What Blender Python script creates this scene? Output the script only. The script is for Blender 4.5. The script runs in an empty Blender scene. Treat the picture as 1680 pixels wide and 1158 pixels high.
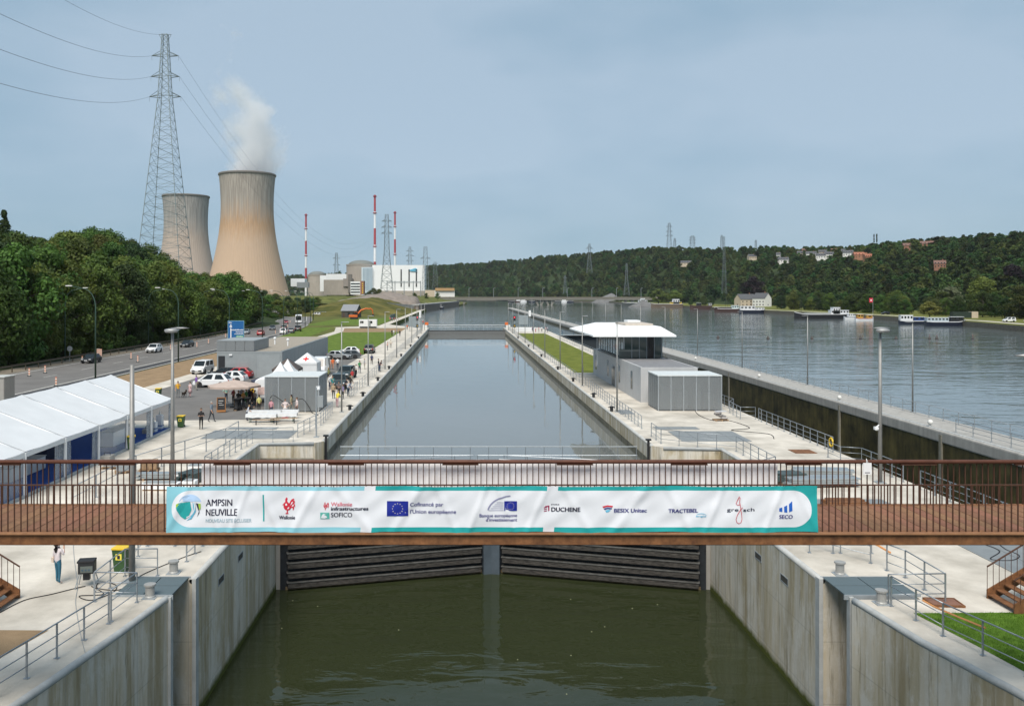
import bpy, bmesh, math, random
from mathutils import Vector, Matrix
sc = bpy.context.scene
col = sc.collection
rad = math.radians
RN = random.Random(11)

# ---------------------------------------------------------------- camera
CAMH, F, CX, CY = 11.4, 1430.0, 756.0, 483.0     # metres above the quay; focal length and optical axis of the photograph
cam_d = bpy.data.cameras.new('camera'); cam = bpy.data.objects.new('camera', cam_d); col.objects.link(cam)
cam.location = (0, 0, CAMH); cam.rotation_euler = (rad(90), 0, 0)
cam_d.sensor_width = 36; cam_d.lens = F / 1680 * 36
cam_d.shift_x = (840 - CX) / 1680; cam_d.shift_y = -(579 - CY) / 1680
cam_d.clip_start = 0.5; cam_d.clip_end = 12000
sc.camera = cam

# ---------------------------------------------------------------- sky, sun, exposure
SUN_EL, SUN_AZ = 54, 194          # azimuth: 0 = +Y, clockwise
w = bpy.data.worlds.new('World'); sc.world = w; w.use_nodes = True
wn, wl = w.node_tree.nodes, w.node_tree.links
wn.clear()
out = wn.new('ShaderNodeOutputWorld'); bg = wn.new('ShaderNodeBackground')
sky = wn.new('ShaderNodeTexSky'); sky.sky_type = 'NISHITA'; sky.sun_disc = False
sky.sun_elevation = rad(SUN_EL); sky.sun_rotation = rad(SUN_AZ)
sky.air_density = 1.0; sky.dust_density = 0.6; sky.ozone_density = 1.5; sky.altitude = 80
# thin high veil of cloud, uneven, all over the sky
tc = wn.new('ShaderNodeTexCoord'); mp = wn.new('ShaderNodeMapping'); mp.inputs['Scale'].default_value = (1, 1, 2.6)
nz = wn.new('ShaderNodeTexNoise'); nz.inputs['Scale'].default_value = 1.7; nz.inputs['Detail'].default_value = 4; nz.inputs['Roughness'].default_value = .5
rp = wn.new('ShaderNodeMapRange'); rp.inputs['From Min'].default_value = .36; rp.inputs['From Max'].default_value = .62
mv = wn.new('ShaderNodeMixRGB'); mv.inputs['Color1'].default_value = (1.28, 2.22, 3.0, 1); mv.inputs['Color2'].default_value = (2.5, 3.22, 3.95, 1)
mx = wn.new('ShaderNodeMixRGB'); mx.inputs['Fac'].default_value = .92
wl.new(tc.outputs['Generated'], mp.inputs['Vector']); wl.new(mp.outputs['Vector'], nz.inputs['Vector'])
wl.new(nz.outputs['Fac'], rp.inputs['Value']); wl.new(rp.outputs['Result'], mv.inputs['Fac']); wl.new(mv.outputs['Color'], mx.inputs['Color2'])
wl.new(sky.outputs['Color'], mx.inputs['Color1']); wl.new(mx.outputs['Color'], bg.inputs['Color'])
bg.inputs['Strength'].default_value = 0.10
wl.new(bg.outputs['Background'], out.inputs['Surface'])
sl = bpy.data.lights.new('sun', 'SUN'); so = bpy.data.objects.new('sun', sl); col.objects.link(so)
sl.energy = 2.7; sl.angle = rad(34); sl.color = (1, .93, .83)
sd = Vector((math.sin(rad(SUN_AZ)) * math.cos(rad(SUN_EL)), math.cos(rad(SUN_AZ)) * math.cos(rad(SUN_EL)), math.sin(rad(SUN_EL))))
so.rotation_euler = sd.to_track_quat('Z', 'Y').to_euler(); so.location = (0, 0, 200)
vs = sc.view_settings; vs.view_transform = 'Standard'; vs.look = 'None'; vs.exposure = 0.75; vs.gamma = 1; vs.use_curve_mapping = False
sc.render.engine = 'CYCLES'
sc.cycles.max_bounces = 6; sc.cycles.transparent_max_bounces = 8; sc.cycles.volume_bounces = 5

# ---------------------------------------------------------------- helpers
def gp(px, py, z=0.0):
    """ground point seen at a pixel of the photograph"""
    Y = (CAMH - z) * F / (py - CY)
    return ((px - CX) / F * Y, Y)
def yp(px, py, Y):
    return ((px - CX) / F * Y, Y, CAMH - (py - CY) / F * Y)

MATS = {}
def mat(name, c, rough=.6, metal=0., var=.12, scale=2.0, bump=0., bscale=25., spec=.4, rnd=0., c2=None, streak=0., sub=None, emit=0., stretch=None, alpha=1., trans=0.):
    if name in MATS: return MATS[name]
    m = bpy.data.materials.new(name); m.use_nodes = True; MATS[name] = m
    n, l = m.node_tree.nodes, m.node_tree.links
    b = n['Principled BSDF']
    b.inputs['Roughness'].default_value = rough; b.inputs['Metallic'].default_value = metal
    b.inputs['Specular IOR Level'].default_value = spec
    if alpha < 1: b.inputs['Alpha'].default_value = alpha
    if trans: b.inputs['Transmission Weight'].default_value = trans
    t = n.new('ShaderNodeTexCoord'); vec = t.outputs['Object']
    if stretch:
        mp = n.new('ShaderNodeMapping'); mp.inputs['Scale'].default_value = stretch
        l.new(vec, mp.inputs['Vector']); vec2 = mp.outputs['Vector']
    else: vec2 = vec
    nz = n.new('ShaderNodeTexNoise'); nz.inputs['Scale'].default_value = scale; nz.inputs['Detail'].default_value = 6; nz.inputs['Roughness'].default_value = .62
    l.new(vec2, nz.inputs['Vector'])
    r = n.new('ShaderNodeMapRange'); r.inputs['From Min'].default_value = .3; r.inputs['From Max'].default_value = .7
    l.new(nz.outputs['Fac'], r.inputs['Value'])
    mix = n.new('ShaderNodeMixRGB')
    ca = tuple(x * (1 - var) for x in c); cb = tuple(min(1, x * (1 + var)) for x in (c2 or c))
    mix.inputs['Color1'].default_value = (*ca, 1); mix.inputs['Color2'].default_value = (*cb, 1)
    l.new(r.outputs['Result'], mix.inputs['Fac']); cur = mix.outputs['Color']
    if streak:
        mp = n.new('ShaderNodeMapping'); mp.inputs['Scale'].default_value = (1.2, 1.2, .07); l.new(vec, mp.inputs['Vector'])
        n2 = n.new('ShaderNodeTexNoise'); n2.inputs['Scale'].default_value = 1.6; n2.inputs['Detail'].default_value = 7; l.new(mp.outputs['Vector'], n2.inputs['Vector'])
        r2 = n.new('ShaderNodeMapRange'); r2.inputs['From Min'].default_value = .35; r2.inputs['From Max'].default_value = .68
        r2.inputs['To Min'].default_value = 1 - streak; r2.inputs['To Max'].default_value = 1 + streak * .3
        l.new(n2.outputs['Fac'], r2.inputs['Value'])
        mu = n.new('ShaderNodeMixRGB'); mu.blend_type = 'MULTIPLY'; mu.inputs['Fac'].default_value = 1
        l.new(cur, mu.inputs['Color1']); l.new(r2.outputs['Result'], mu.inputs['Color2']); cur = mu.outputs['Color']
    if rnd:
        oi = n.new('ShaderNodeObjectInfo'); hs = n.new('ShaderNodeHueSaturation')
        r3 = n.new('ShaderNodeMapRange'); r3.inputs['To Min'].default_value = 1 - rnd; r3.inputs['To Max'].default_value = 1 + rnd
        l.new(oi.outputs['Random'], r3.inputs['Value']); l.new(r3.outputs['Result'], hs.inputs['Value'])
        ml = n.new('ShaderNodeMath'); ml.operation = 'MULTIPLY'; ml.inputs[1].default_value = 7.31; l.new(oi.outputs['Random'], ml.inputs[0])
        fr = n.new('ShaderNodeMath'); fr.operation = 'FRACT'; l.new(ml.outputs[0], fr.inputs[0])
        r4 = n.new('ShaderNodeMapRange'); r4.inputs['To Min'].default_value = .5 - rnd * .09; r4.inputs['To Max'].default_value = .5 + rnd * .09
        l.new(fr.outputs[0], r4.inputs['Value']); l.new(r4.outputs['Result'], hs.inputs['Hue'])
        l.new(cur, hs.inputs['Color']); cur = hs.outputs['Color']
    l.new(cur, b.inputs['Base Color'])
    if emit:
        b.inputs['Emission Strength'].default_value = emit; l.new(cur, b.inputs['Emission Color'])
    if sub:   # thin leaf: let some light through
        tr = n.new('ShaderNodeBsdfTranslucent'); l.new(cur, tr.inputs['Color'])
        ms = n.new('ShaderNodeMixShader'); ms.inputs['Fac'].default_value = sub
        l.new(b.outputs[0], ms.inputs[1]); l.new(tr.outputs[0], ms.inputs[2]); l.new(ms.outputs[0], n['Material Output'].inputs['Surface'])
    if bump:
        nb = n.new('ShaderNodeTexNoise'); nb.inputs['Scale'].default_value = bscale; nb.inputs['Detail'].default_value = 5
        l.new(vec2, nb.inputs['Vector'])
        bp = n.new('ShaderNodeBump'); bp.inputs['Strength'].default_value = bump; bp.inputs['Distance'].default_value = .05
        l.new(nb.outputs['Fac'], bp.inputs['Height']); l.new(bp.outputs[0], b.inputs['Normal'])
    return m

def T(px_or_vec): return Vector(px_or_vec)
class MB:
    def __init__(s): s.v, s.f, s.m = [], [], []
    def add(s, vs, fs, mi=0):
        o = len(s.v); s.v += [tuple(p) for p in vs]
        for f in fs: s.f.append(tuple(i + o for i in f)); s.m.append(mi)
        return s
    def box(s, x, y, z, sx, sy, sz, mi=0, rz=0., rx=0., ry=0.):
        """box by centre and size"""
        M = Matrix.Translation((x, y, z)) @ Matrix.Rotation(rz, 4, 'Z') @ Matrix.Rotation(ry, 4, 'Y') @ Matrix.Rotation(rx, 4, 'X')
        vs = [M @ Vector((a * sx / 2, b * sy / 2, c * sz / 2)) for a in (-1, 1) for b in (-1, 1) for c in (-1, 1)]
        return s.add(vs, [(0, 1, 3, 2), (4, 6, 7, 5), (0, 4, 5, 1), (2, 3, 7, 6), (0, 2, 6, 4), (1, 5, 7, 3)], mi)
    def bb(s, x0, x1, y0, y1, z0, z1, mi=0): return s.box((x0 + x1) / 2, (y0 + y1) / 2, (z0 + z1) / 2, x1 - x0, y1 - y0, z1 - z0, mi)
    def prism(s, poly, z0, z1, mi=0, mside=None):
        n = len(poly); vs = [(p[0], p[1], z0) for p in poly] + [(p[0], p[1], z1) for p in poly]
        s.add(vs, [tuple(range(n, 2 * n))], mi)
        o = len(s.v) - 2 * n
        for i in range(n):
            j = (i + 1) % n; s.f.append((o + i, o + j, o + n + j, o + n + i)); s.m.append(mi if mside is None else mside)
        s.f.append(tuple(o + i for i in range(n - 1, -1, -1))); s.m.append(mi if mside is None else mside)
        return s
    def sheet(s, poly, z, mi=0): return s.add([(p[0], p[1], z) for p in poly], [tuple(range(len(poly)))], mi)
    def ext(s, poly, d, mi=0):
        """extrude a 3-d polygon by a vector"""
        n = len(poly); d = Vector(d); a = [Vector(p) for p in poly]; vs = a + [p + d for p in a]
        fs = [tuple(range(n)), tuple(range(2 * n - 1, n - 1, -1))] + [(i, (i + 1) % n, n + (i + 1) % n, n + i) for i in range(n)]
        return s.add(vs, fs, mi)
    def tube(s, a, b, r, n=6, r2=None, mi=0, cap=True):
        a, b = Vector(a), Vector(b); d = (b - a)
        if d.length < 1e-6: return s
        q = d.to_track_quat('Z', 'Y'); r2 = r if r2 is None else r2
        vs = []
        for (c, rr) in ((a, r), (b, r2)):
            for i in range(n):
                t = 2 * math.pi * i / n; vs.append(c + q @ Vector((rr * math.cos(t), rr * math.sin(t), 0)))
        fs = [(i, (i + 1) % n, n + (i + 1) % n, n + i) for i in range(n)]
        if cap: fs += [tuple(range(n - 1, -1, -1)), tuple(range(n, 2 * n))]
        return s.add(vs, fs, mi)
    def path(s, pts, r, n=6, mi=0):
        pts = [Vector(p) for p in pts]; k = len(pts); o = len(s.v); vs = []
        for i, p in enumerate(pts):
            d = (pts[min(i + 1, k - 1)] - pts[max(i - 1, 0)]); q = d.to_track_quat('Z', 'Y')
            rr = r[i] if isinstance(r, (list, tuple)) else r
            for j in range(n):
                t = 2 * math.pi * j / n; vs.append(p + q @ Vector((rr * math.cos(t), rr * math.sin(t), 0)))
        fs = []
        for i in range(k - 1):
            for j in range(n):
                fs.append((i * n + j, i * n + (j + 1) % n, (i + 1) * n + (j + 1) % n, (i + 1) * n + j))
        fs += [tuple(range(n - 1, -1, -1)), tuple(range((k - 1) * n, k * n))]
        return s.add(vs, fs, mi)
    def lathe(s, prof, n=16, x=0, y=0, z=0, mi=0, sx=1, sy=1):
        vs = []; k = len(prof)
        for (r, h) in prof:
            for j in range(n):
                t = 2 * math.pi * j / n; vs.append((x + r * math.cos(t) * sx, y + r * math.sin(t) * sy, z + h))
        fs = []
        for i in range(k - 1):
            for j in range(n): fs.append((i * n + j, i * n + (j + 1) % n, (i + 1) * n + (j + 1) % n, (i + 1) * n + j))
        if prof[0][0] > 0: fs.append(tuple(range(n - 1, -1, -1)))
        if prof[-1][0] > 0: fs.append(tuple(range((k - 1) * n, k * n)))
        return s.add(vs, fs, mi)
    def ball(s, c, rx, ry=None, rz=None, n=8, mi=0):
        ry = rx if ry is None else ry; rz = rx if rz is None else rz
        prof = [(max(1e-3, math.sin(math.pi * i / n)), -math.cos(math.pi * i / n) * rz) for i in range(n + 1)]
        return s.lathe(prof, max(6, n), c[0], c[1], c[2], mi, rx, ry)
    def build(s, name, mats, parent=None, smooth=False, bevel=0., loc=None, fix=True):
        me = bpy.data.meshes.new(name); me.from_pydata(s.v, [], s.f)
        mats = mats if isinstance(mats, (list, tuple)) else [mats]
        for m in mats: me.materials.append(m)
        if len(mats) > 1: me.polygons.foreach_set('material_index', s.m)
        if fix and len(s.f) < 60000:
            bm = bmesh.new(); bm.from_mesh(me); bmesh.ops.recalc_face_normals(bm, faces=bm.faces)
            if bevel: bmesh.ops.bevel(bm, geom=[e for e in bm.edges if len(e.link_faces) == 2 and e.calc_face_angle(0) > .6], offset=bevel, segments=2, affect='EDGES', profile=.6)
            bm.to_mesh(me); bm.free()
        if smooth: me.polygons.foreach_set('use_smooth', [True] * len(me.polygons))
        me.update()
        o = bpy.data.objects.new(name, me); col.objects.link(o)
        if parent is not None: o.parent = parent
        if loc: o.location = loc
        return o

def tag(o, label=None, cat=None, group=None, kind=None):
    if label: o['label'] = label
    if cat: o['category'] = cat
    if group: o['group'] = group
    if kind: o['kind'] = kind
    return o
def thing(name, label, cat, loc=(0, 0, 0), rz=0., group=None, s=1.):
    o = bpy.data.objects.new(name, None); col.objects.link(o); o.empty_display_size = .1
    o.location = loc if len(loc) == 3 else (loc[0], loc[1], 0); o.rotation_euler = (0, 0, rz); o.scale = (s, s, s)
    return tag(o, label, cat, group)
def struct(o): o['kind'] = 'structure'; return o
def share(src, parent, loc=(0, 0, 0), rz=0., name=None, scale=None):
    """another object on the same mesh"""
    o = bpy.data.objects.new(name or src.name.split('.')[0], src.data); col.objects.link(o); o.parent = parent
    o.location = loc; o.rotation_euler = (0, 0, rz)
    if scale: o.scale = scale
    return o
def copy_tree(o, parent=None):
    c = o.copy(); col.objects.link(c); c.parent = parent
    for ch in [x for x in o.children]: copy_tree(ch, c)
    return c
def place(o, loc, rz=None, label=None, group=None, s=None):
    o.location = loc if len(loc) == 3 else (loc[0], loc[1], 0)
    if rz is not None: o.rotation_euler = (0, 0, rz)
    if label: o['label'] = label
    if group: o['group'] = group
    if s: o.scale = (s, s, s)
    return o

# ---------------------------------------------------------------- materials
GALV = mat('galvanised_steel', (.36, .39, .42), .45, .75, .12, 6)
GALVM = mat('dull_galvanised', (.33, .36, .38), .55, .3, .12, 3)
DARKM = mat('dark_metal', (.03, .032, .036), .5, .3)
BLACK = mat('black_rubber', (.018, .018, .02), .7)
WHITE = mat('white_paint', (.75, .76, .77), .45, 0, .04)
WTENT = mat('white_tent_fabric', (.70, .715, .73), .65, 0, .05, .6, sub=.12)
CONC_TOP = mat('concrete_paving', (.44, .40, .34), .85, 0, .2, .3, .25, 14, c2=(.58, .535, .47))
CORTEN = mat('weathering_steel', (.175, .072, .03), .75, .1, .3, 5, .15, 40, c2=(.215, .095, .038), streak=.25)
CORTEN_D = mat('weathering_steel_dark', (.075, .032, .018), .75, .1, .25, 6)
DECK = mat('weathered_deck_plank', (.215, .105, .058), .8, 0, .25, 4, .2, 30, rnd=.12)
GLASS = mat('dark_window_glass', (.02, .027, .03), .06, 0, .05, spec=.7)
CARGLASS = mat('car_glass', (.012, .016, .018), .08, 0, .05, spec=.6)
TYRE = mat('tyre', (.015, .015, .016), .85)
RIM = mat('wheel_rim', (.35, .36, .37), .35, .8)
RED = mat('red_paint', (.38, .06, .07), .5)
ORANGE = mat('orange_paint', (.62, .14, .03), .5)
YELLOW = mat('yellow_paint', (.68, .46, .03), .5)
BLUE = mat('sign_blue', (.012, .105, .3), .5)
WOOD = mat('raw_wood', (.3, .2, .12), .75, 0, .2, 4)
LAMPGREEN = mat('green_painted_steel', (.045, .085, .065), .5, .2)
BRICKM = mat('brick_wall', (.26, .13, .085), .85, 0, .25, 8)
SLATE = mat('roof_slate', (.085, .087, .095), .7, 0, .2, 3)
TILE = mat('roof_tile', (.3, .12, .07), .75, 0, .2, 3)
RENDER_W = mat('white_render', (.68, .67, .64), .8, 0, .06, 1)
CREAM = mat('cream_render', (.5, .42, .32), .85, 0, .1, 1)
HEADL = mat('headlight_glass', (.6, .62, .64), .15)
TAILL = mat('tail_light', (.35, .01, .01), .25)
CABLE = mat('power_cable', (.16, .175, .19), .6, .3)
SKIN = mat('skin', (.46, .27, .19), .6, 0, .05)

def concrete_wall():
    """cast wall: formwork panels, streaks, a slimy dark band at the water"""
    m = bpy.data.materials.new('concrete_wall'); m.use_nodes = True
    n, l = m.node_tree.nodes, m.node_tree.links; b = n['Principled BSDF']; b.inputs['Roughness'].default_value = .85; b.inputs['Specular IOR Level'].default_value = .3
    t = n.new('ShaderNodeTexCoord'); P = t.outputs['Object']
    def noise(scale, st, det=7, ro=.65):
        mp = n.new('ShaderNodeMapping'); mp.inputs['Scale'].default_value = st; l.new(P, mp.inputs['Vector'])
        z = n.new('ShaderNodeTexNoise'); z.inputs['Scale'].default_value = scale; z.inputs['Detail'].default_value = det; z.inputs['Roughness'].default_value = ro
        l.new(mp.outputs['Vector'], z.inputs['Vector']); return z.outputs['Fac']
    def rng(v, a, bb_, c=0., d=1.):
        r = n.new('ShaderNodeMapRange'); r.inputs['From Min'].default_value = a; r.inputs['From Max'].default_value = bb_
        r.inputs['To Min'].default_value = c; r.inputs['To Max'].default_value = d; l.new(v, r.inputs['Value']); return r.outputs['Result']
    def mixc(f, a, c, mode='MIX'):
        x = n.new('ShaderNodeMixRGB'); x.blend_type = mode
        if hasattr(f, 'links'): l.new(f, x.inputs['Fac'])
        else: x.inputs['Fac'].default_value = f
        for i, q in ((1, a), (2, c)):
            if hasattr(q, 'links'): l.new(q, x.inputs[i])
            else: x.inputs[i].default_value = (*q, 1)
        return x.outputs['Color']
    c = mixc(rng(noise(.5, (1, 1, .2)), .38, .62), (.42, .355, .235), (.62, .555, .45))
    c = mixc(rng(noise(1.1, (1.6, 1.6, .05)), .45, .6, 0, .6), c, (.55, .53, .49))
    c = mixc(rng(noise(.5, (1, 1, .55), 9, .8), .48, .56, 0, .7), c, (.62, .59, .53))
    c = mixc(rng(noise(.8, (1.2, 1.2, .1), 8, .7), .48, .62, 0, .75), c, (.27, .21, .11))
    c = mixc(rng(noise(2.2, (1.3, 1.3, .12), 6, .7), .56, .66, 0, .55), c, (.16, .13, .08))
    # formwork boards
    sp = n.new('ShaderNodeSeparateXYZ'); l.new(P, sp.inputs[0])
    ad = n.new('ShaderNodeMath'); ad.operation = 'ADD'; l.new(sp.outputs['X'], ad.inputs[0]); l.new(sp.outputs['Y'], ad.inputs[1])
    wv = n.new('ShaderNodeMath'); wv.operation = 'PINGPONG'; wv.inputs[1].default_value = 1.2; l.new(ad.outputs[0], wv.inputs[0])
    c = mixc(rng(wv.outputs[0], 0, .035, .45, 0), c, (.2, .19, .16))
    wz = n.new('ShaderNodeMath'); wz.operation = 'PINGPONG'; wz.inputs[1].default_value = 1.25; l.new(sp.outputs['Z'], wz.inputs[0])
    c = mixc(rng(wz.outputs[0], 0, .03, .4, 0), c, (.2, .19, .16))
    # algae at the water line (low water stands at -5.6, upper water at -1.7)
    zz = n.new('ShaderNodeMath'); zz.operation = 'ADD'; l.new(sp.outputs['Z'], zz.inputs[0])
    l.new(rng(noise(1.5, (1, 1, 1)), .3, .7, -.1, .1), zz.inputs[1])
    alg = rng(zz.outputs[0], -5.42, -5.12, 1, 0)
    c = mixc(alg, c, (.075, .085, .012))
    l.new(c, b.inputs['Base Color'])
    bp = n.new('ShaderNodeBump'); bp.inputs['Strength'].default_value = .25; bp.inputs['Distance'].default_value = .03
    l.new(noise(9, (1, 1, .5)), bp.inputs['Height']); l.new(bp.outputs[0], b.inputs['Normal'])
    return m
CONC_WALL = concrete_wall()
CONC_PLAIN = mat('plain_concrete', (.37, .355, .33), .8, 0, .12, .8, .15, 12, streak=.18)
WET_WALL = mat('slimy_lock_wall', (.03, .026, .009), .6, 0, .5, .5, .4, 6, c2=(.085, .07, .025), streak=.45)
LOWCONC = mat('stained_low_concrete', (.25, .235, .19), .85, 0, .25, 1.2, .2, 10, streak=.35)

def water(name, base, bscale, bstr, st, rough=.03, big=0.):
    m = bpy.data.materials.new(name); m.use_nodes = True
    n, l = m.node_tree.nodes, m.node_tree.links; b = n['Principled BSDF']
    b.inputs['Base Color'].default_value = (*base, 1); b.inputs['Roughness'].default_value = rough; b.inputs['IOR'].default_value = 1.333; b.inputs['Specular IOR Level'].default_value = .5
    t = n.new('ShaderNodeTexCoord'); mp = n.new('ShaderNodeMapping'); mp.inputs['Scale'].default_value = st; mp.inputs['Rotation'].default_value = (0, 0, .12)
    l.new(t.outputs['Object'], mp.inputs['Vector'])
    z = n.new('ShaderNodeTexNoise'); z.inputs['Scale'].default_value = bscale; z.inputs['Detail'].default_value = 3; z.inputs['Roughness'].default_value = .5; z.inputs['Distortion'].default_value = .4
    l.new(mp.outputs['Vector'], z.inputs['Vector'])
    h = z.outputs['Fac']
    if big:   # calm and ruffled patches
        z2 = n.new('ShaderNodeTexNoise'); z2.inputs['Scale'].default_value = big; z2.inputs['Detail'].default_value = 2; l.new(mp.outputs['Vector'], z2.inputs['Vector'])
        r = n.new('ShaderNodeMapRange'); r.inputs['From Min'].default_value = .35; r.inputs['From Max'].default_value = .65; r.inputs['To Min'].default_value = .35
        l.new(z2.outputs['Fac'], r.inputs['Value'])
        mm = n.new('ShaderNodeMath'); mm.operation = 'MULTIPLY'; l.new(h, mm.inputs[0]); l.new(r.outputs['Result'], mm.inputs[1]); h = mm.outputs[0]
    bp = n.new('ShaderNodeBump'); bp.inputs['Strength'].default_value = 1; bp.inputs['Distance'].default_value = bstr
    l.new(h, bp.inputs['Height']); l.new(bp.outputs[0], b.inputs['Normal'])
    return m
W_CHAMBER = water('calm_chamber_water', (.145, .155, .15), .5, .016, (1, .5, 1), .03)
W_RIVER = water('river_water', (.12, .142, .146), .42, .12, (.5, 1.25, 1), .06, .1)
W_LOW = water('low_green_water', (.026, .032, .014), .55, .12, (.55, 1.2, 1), .03, .25)
GRASS = mat('lawn_grass', (.075, .135, .018), .9, 0, .3, .6, .5, 30, c2=(.12, .165, .03), spec=.1)
LUSH = mat('lush_lawn', (.058, .13, .012), .9, 0, .35, 1.5, .5, 40, c2=(.105, .185, .025), spec=.1)
WILD = mat('rough_meadow', (.07, .09, .024), .95, 0, .4, .12, .6, 6, c2=(.12, .125, .035), spec=.1)
DIRT = mat('bare_brown_soil', (.27, .19, .115), .95, 0, .22, .7, .5, 18, spec=.1)
ASPHALT = mat('asphalt', (.15, .142, .135), .85, 0, .16, .3, .2, 40)
ASPHALT_N = mat('fresh_asphalt', (.045, .046, .05), .85, 0, .15, .4, .2, 40)
GRAVEL = mat('roof_gravel', (.32, .28, .23), .95, 0, .25, 9, .6, 50)
# ================================================================ the setting
def struct_sheet(name, poly, z, m, z0=None):
    b = MB(); b.sheet(poly, z) if z0 is None else b.prism(poly, z0, z)
    return struct(b.build(name, m))
def hf(name, x0, x1, nx, y0, y1, ny, fn, m):
    vs = [(x0 + (x1 - x0) * i / nx, y0 + (y1 - y0) * j / ny) for j in range(ny + 1) for i in range(nx + 1)]
    b = MB(); b.add([(x, y, fn(x, y)) for x, y in vs], [(j * (nx + 1) + i, j * (nx + 1) + i + 1, (j + 1) * (nx + 1) + i + 1, (j + 1) * (nx + 1) + i) for j in range(ny) for i in range(nx)])
    return struct(b.build(name, m, smooth=True))
def sst(a, b, x):
    t = max(0., min(1., (x - a) / (b - a))); return t * t * (3 - 2 * t)
from mathutils import noise as mnoise
def nz3(x, y, z=0.): return mnoise.noise(Vector((x, y, z)))

# left bank land
struct_sheet('ground', [(-18.3, -40), (-18.3, 297), (-15, 299), (-27, 330), (-27, 760), (-15, 860), (0, 1000), (8, 1150), (4, 1340), (-60, 1500), (-300, 1700), (-3000, 1800), (-3000, -40)], -.06, WILD, -4)
LE = [(-15.5, -40), (-15.5, 2), (-13.6, 16), (-12.75, 22), (-12.1, 25.5), (-11.45, 29.5), (-11.05, 32.6), (-10.95, 33.0), (-13.0, 33.0), (-13.0, 34.9), (-10.65, 34.9), (-10.65, 50.6), (-11.6, 52.2), (-15.4, 56), (-15.4, 66.6), (-11.2, 67.0), (-10.65, 67.8), (-10.65, 298)]
b = MB(); b.prism(LE + [(-18.35, 298), (-18.35, 79.5), (-36, 78.2), (-36, -40)], -8, 0, 0, 1)
quay_l = struct(b.build('quay_left', [CONC_TOP, CONC_WALL]))
RE = [(19, -40), (19, 2), (17.2, 16), (16.45, 22), (15.9, 25.2), (15.1, 28.7), (14.7, 32.1), (14.62, 32.6), (17.2, 32.6), (17.2, 34.9), (14.37, 34.9), (14.37, 50.6), (15.3, 52.2), (19.2, 56), (19.2, 64.4), (15.0, 65.0), (14.37, 65.8), (14.37, 299)]
b = MB(); b.prism(RE + [(17, 304), (25, 304), (27.3, 298), (27.3, -40)], -8, 0, 0, 1)
quay_m = struct(b.build('quay_middle', [CONC_TOP, CONC_WALL]))
COPING = mat('blue_grey_coping', (.40, .41, .405), .6, 0, .14, 2, .1, 20)
def coping(pts, parent, r=.13, z=-.06):
    MB().path([(p[0], p[1], z) for p in pts], r, 10).build('coping', COPING, parent, smooth=True)
coping([(x - .1, y) for x, y in LE[1:8]], quay_l); coping([(x - .1, y) for x, y in LE[10:13]], quay_l)
coping([(x - .1, y) for x, y in LE[12:16]], quay_l); coping([(-10.75, 67.8), (-10.75, 298)], quay_l)
coping([(x + .1, y) for x, y in RE[1:8]], quay_m); coping([(x + .1, y) for x, y in RE[10:13]], quay_m)
coping([(x + .1, y) for x, y in RE[12:16]], quay_m); coping([(14.47, 65.8), (14.47, 299)], quay_m)
# dark stained strip of the chamber walls at the upper water
STAIN = mat('damp_chamber_wall', (.16, .15, .11), .8, 0, .3, .8, .2, 8, streak=.4)
MB().bb(-10.7, -10.61, 67.9, 297, -2.2, -1.15).build('stained_band', STAIN, quay_l)
MB().bb(14.33, 14.42, 66, 297, -2.2, -1.15).build('stained_band', STAIN, quay_m)
MB().bb(-15.42, -15.36, 56.2, 66.4, -2.2, -1.1).build('stained_band', LOWCONC, quay_l)
MB().bb(-15.3, -11.2, 66.55, 66.63, -2.2, -1.1).build('stained_band', LOWCONC, quay_l)
MB().bb(15.0, 19.1, 64.36, 64.44, -2.2, -1.05).build('stained_band', LOWCONC, quay_m)
# steel edges and hollow of the stop-log slots
for (x0, x1, q) in ((-11.06, -10.9, quay_l), (14.62, 14.78, quay_m)):
    MB().bb(x0, x1, 32.75, 33.03, -7, .02).build('slot_edge', COPING, q); MB().bb(x0 + (.3 if x0 < 0 else -.28), x1 + (.3 if x0 < 0 else -.28), 34.87, 35.25, -7, .02).build('slot_edge', COPING, q)
# paving fields, soil, lawns
struct_sheet('asphalt_yard', [(-36.2, 76), (-36.2, 166), (-18.3, 166), (-18.3, 79), (-21, 78.3), (-24, 79), (-28, 79), (-36, 77.6)], -.02, ASPHALT)
struct_sheet('bare_soil', [(-47.6, 40), (-47.6, 185), (-38.9, 185), (-38.9, 40)], -.035, DIRT)
struct_sheet('footpath', [(-38.9, 30), (-38.9, 268), (-43, 300), (-40, 300), (-36.2, 268), (-36.2, 30)], -.025, CONC_TOP)
struct_sheet('lawn', [(-36.2, 166), (-36.2, 262), (-18.4, 266), (-18.4, 166)], -.02, GRASS)
struct_sheet('gravel_strip', [(-36.2, 262), (-40, 292), (-18.4, 296), (-18.4, 266)], -.028, DIRT)
struct_sheet('towpath', [(-18.4, 296), (-40, 294), (-44, 302), (-30, 318), (-30.5, 760), (-27.2, 760), (-27.2, 331), (-15.5, 300)], -.02, CONC_TOP)
struct_sheet('lawn', [(-58, 322), (-58, 400), (-31, 430), (-31, 330)], -.04, GRASS)
struct_sheet('lawn', [(-39.2, 190), (-47.5, 190), (-53, 300), (-44, 300)], -.04, GRASS)
near_dirt = struct_sheet('bare_soil', [(-14.0, 29.6), (-26, 29.8), (-26, 8), (-16.2, 14), (-14.9, 24), (-14.4, 27.6)], .006, DIRT)
lawn_near = [(16.2, 31.2), (27, 31.4), (27, 6), (18.9, 10), (17.7, 20), (17.1, 26), (16.75, 28.3)]
struct_sheet('lawn', lawn_near, .008, LUSH)
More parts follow.
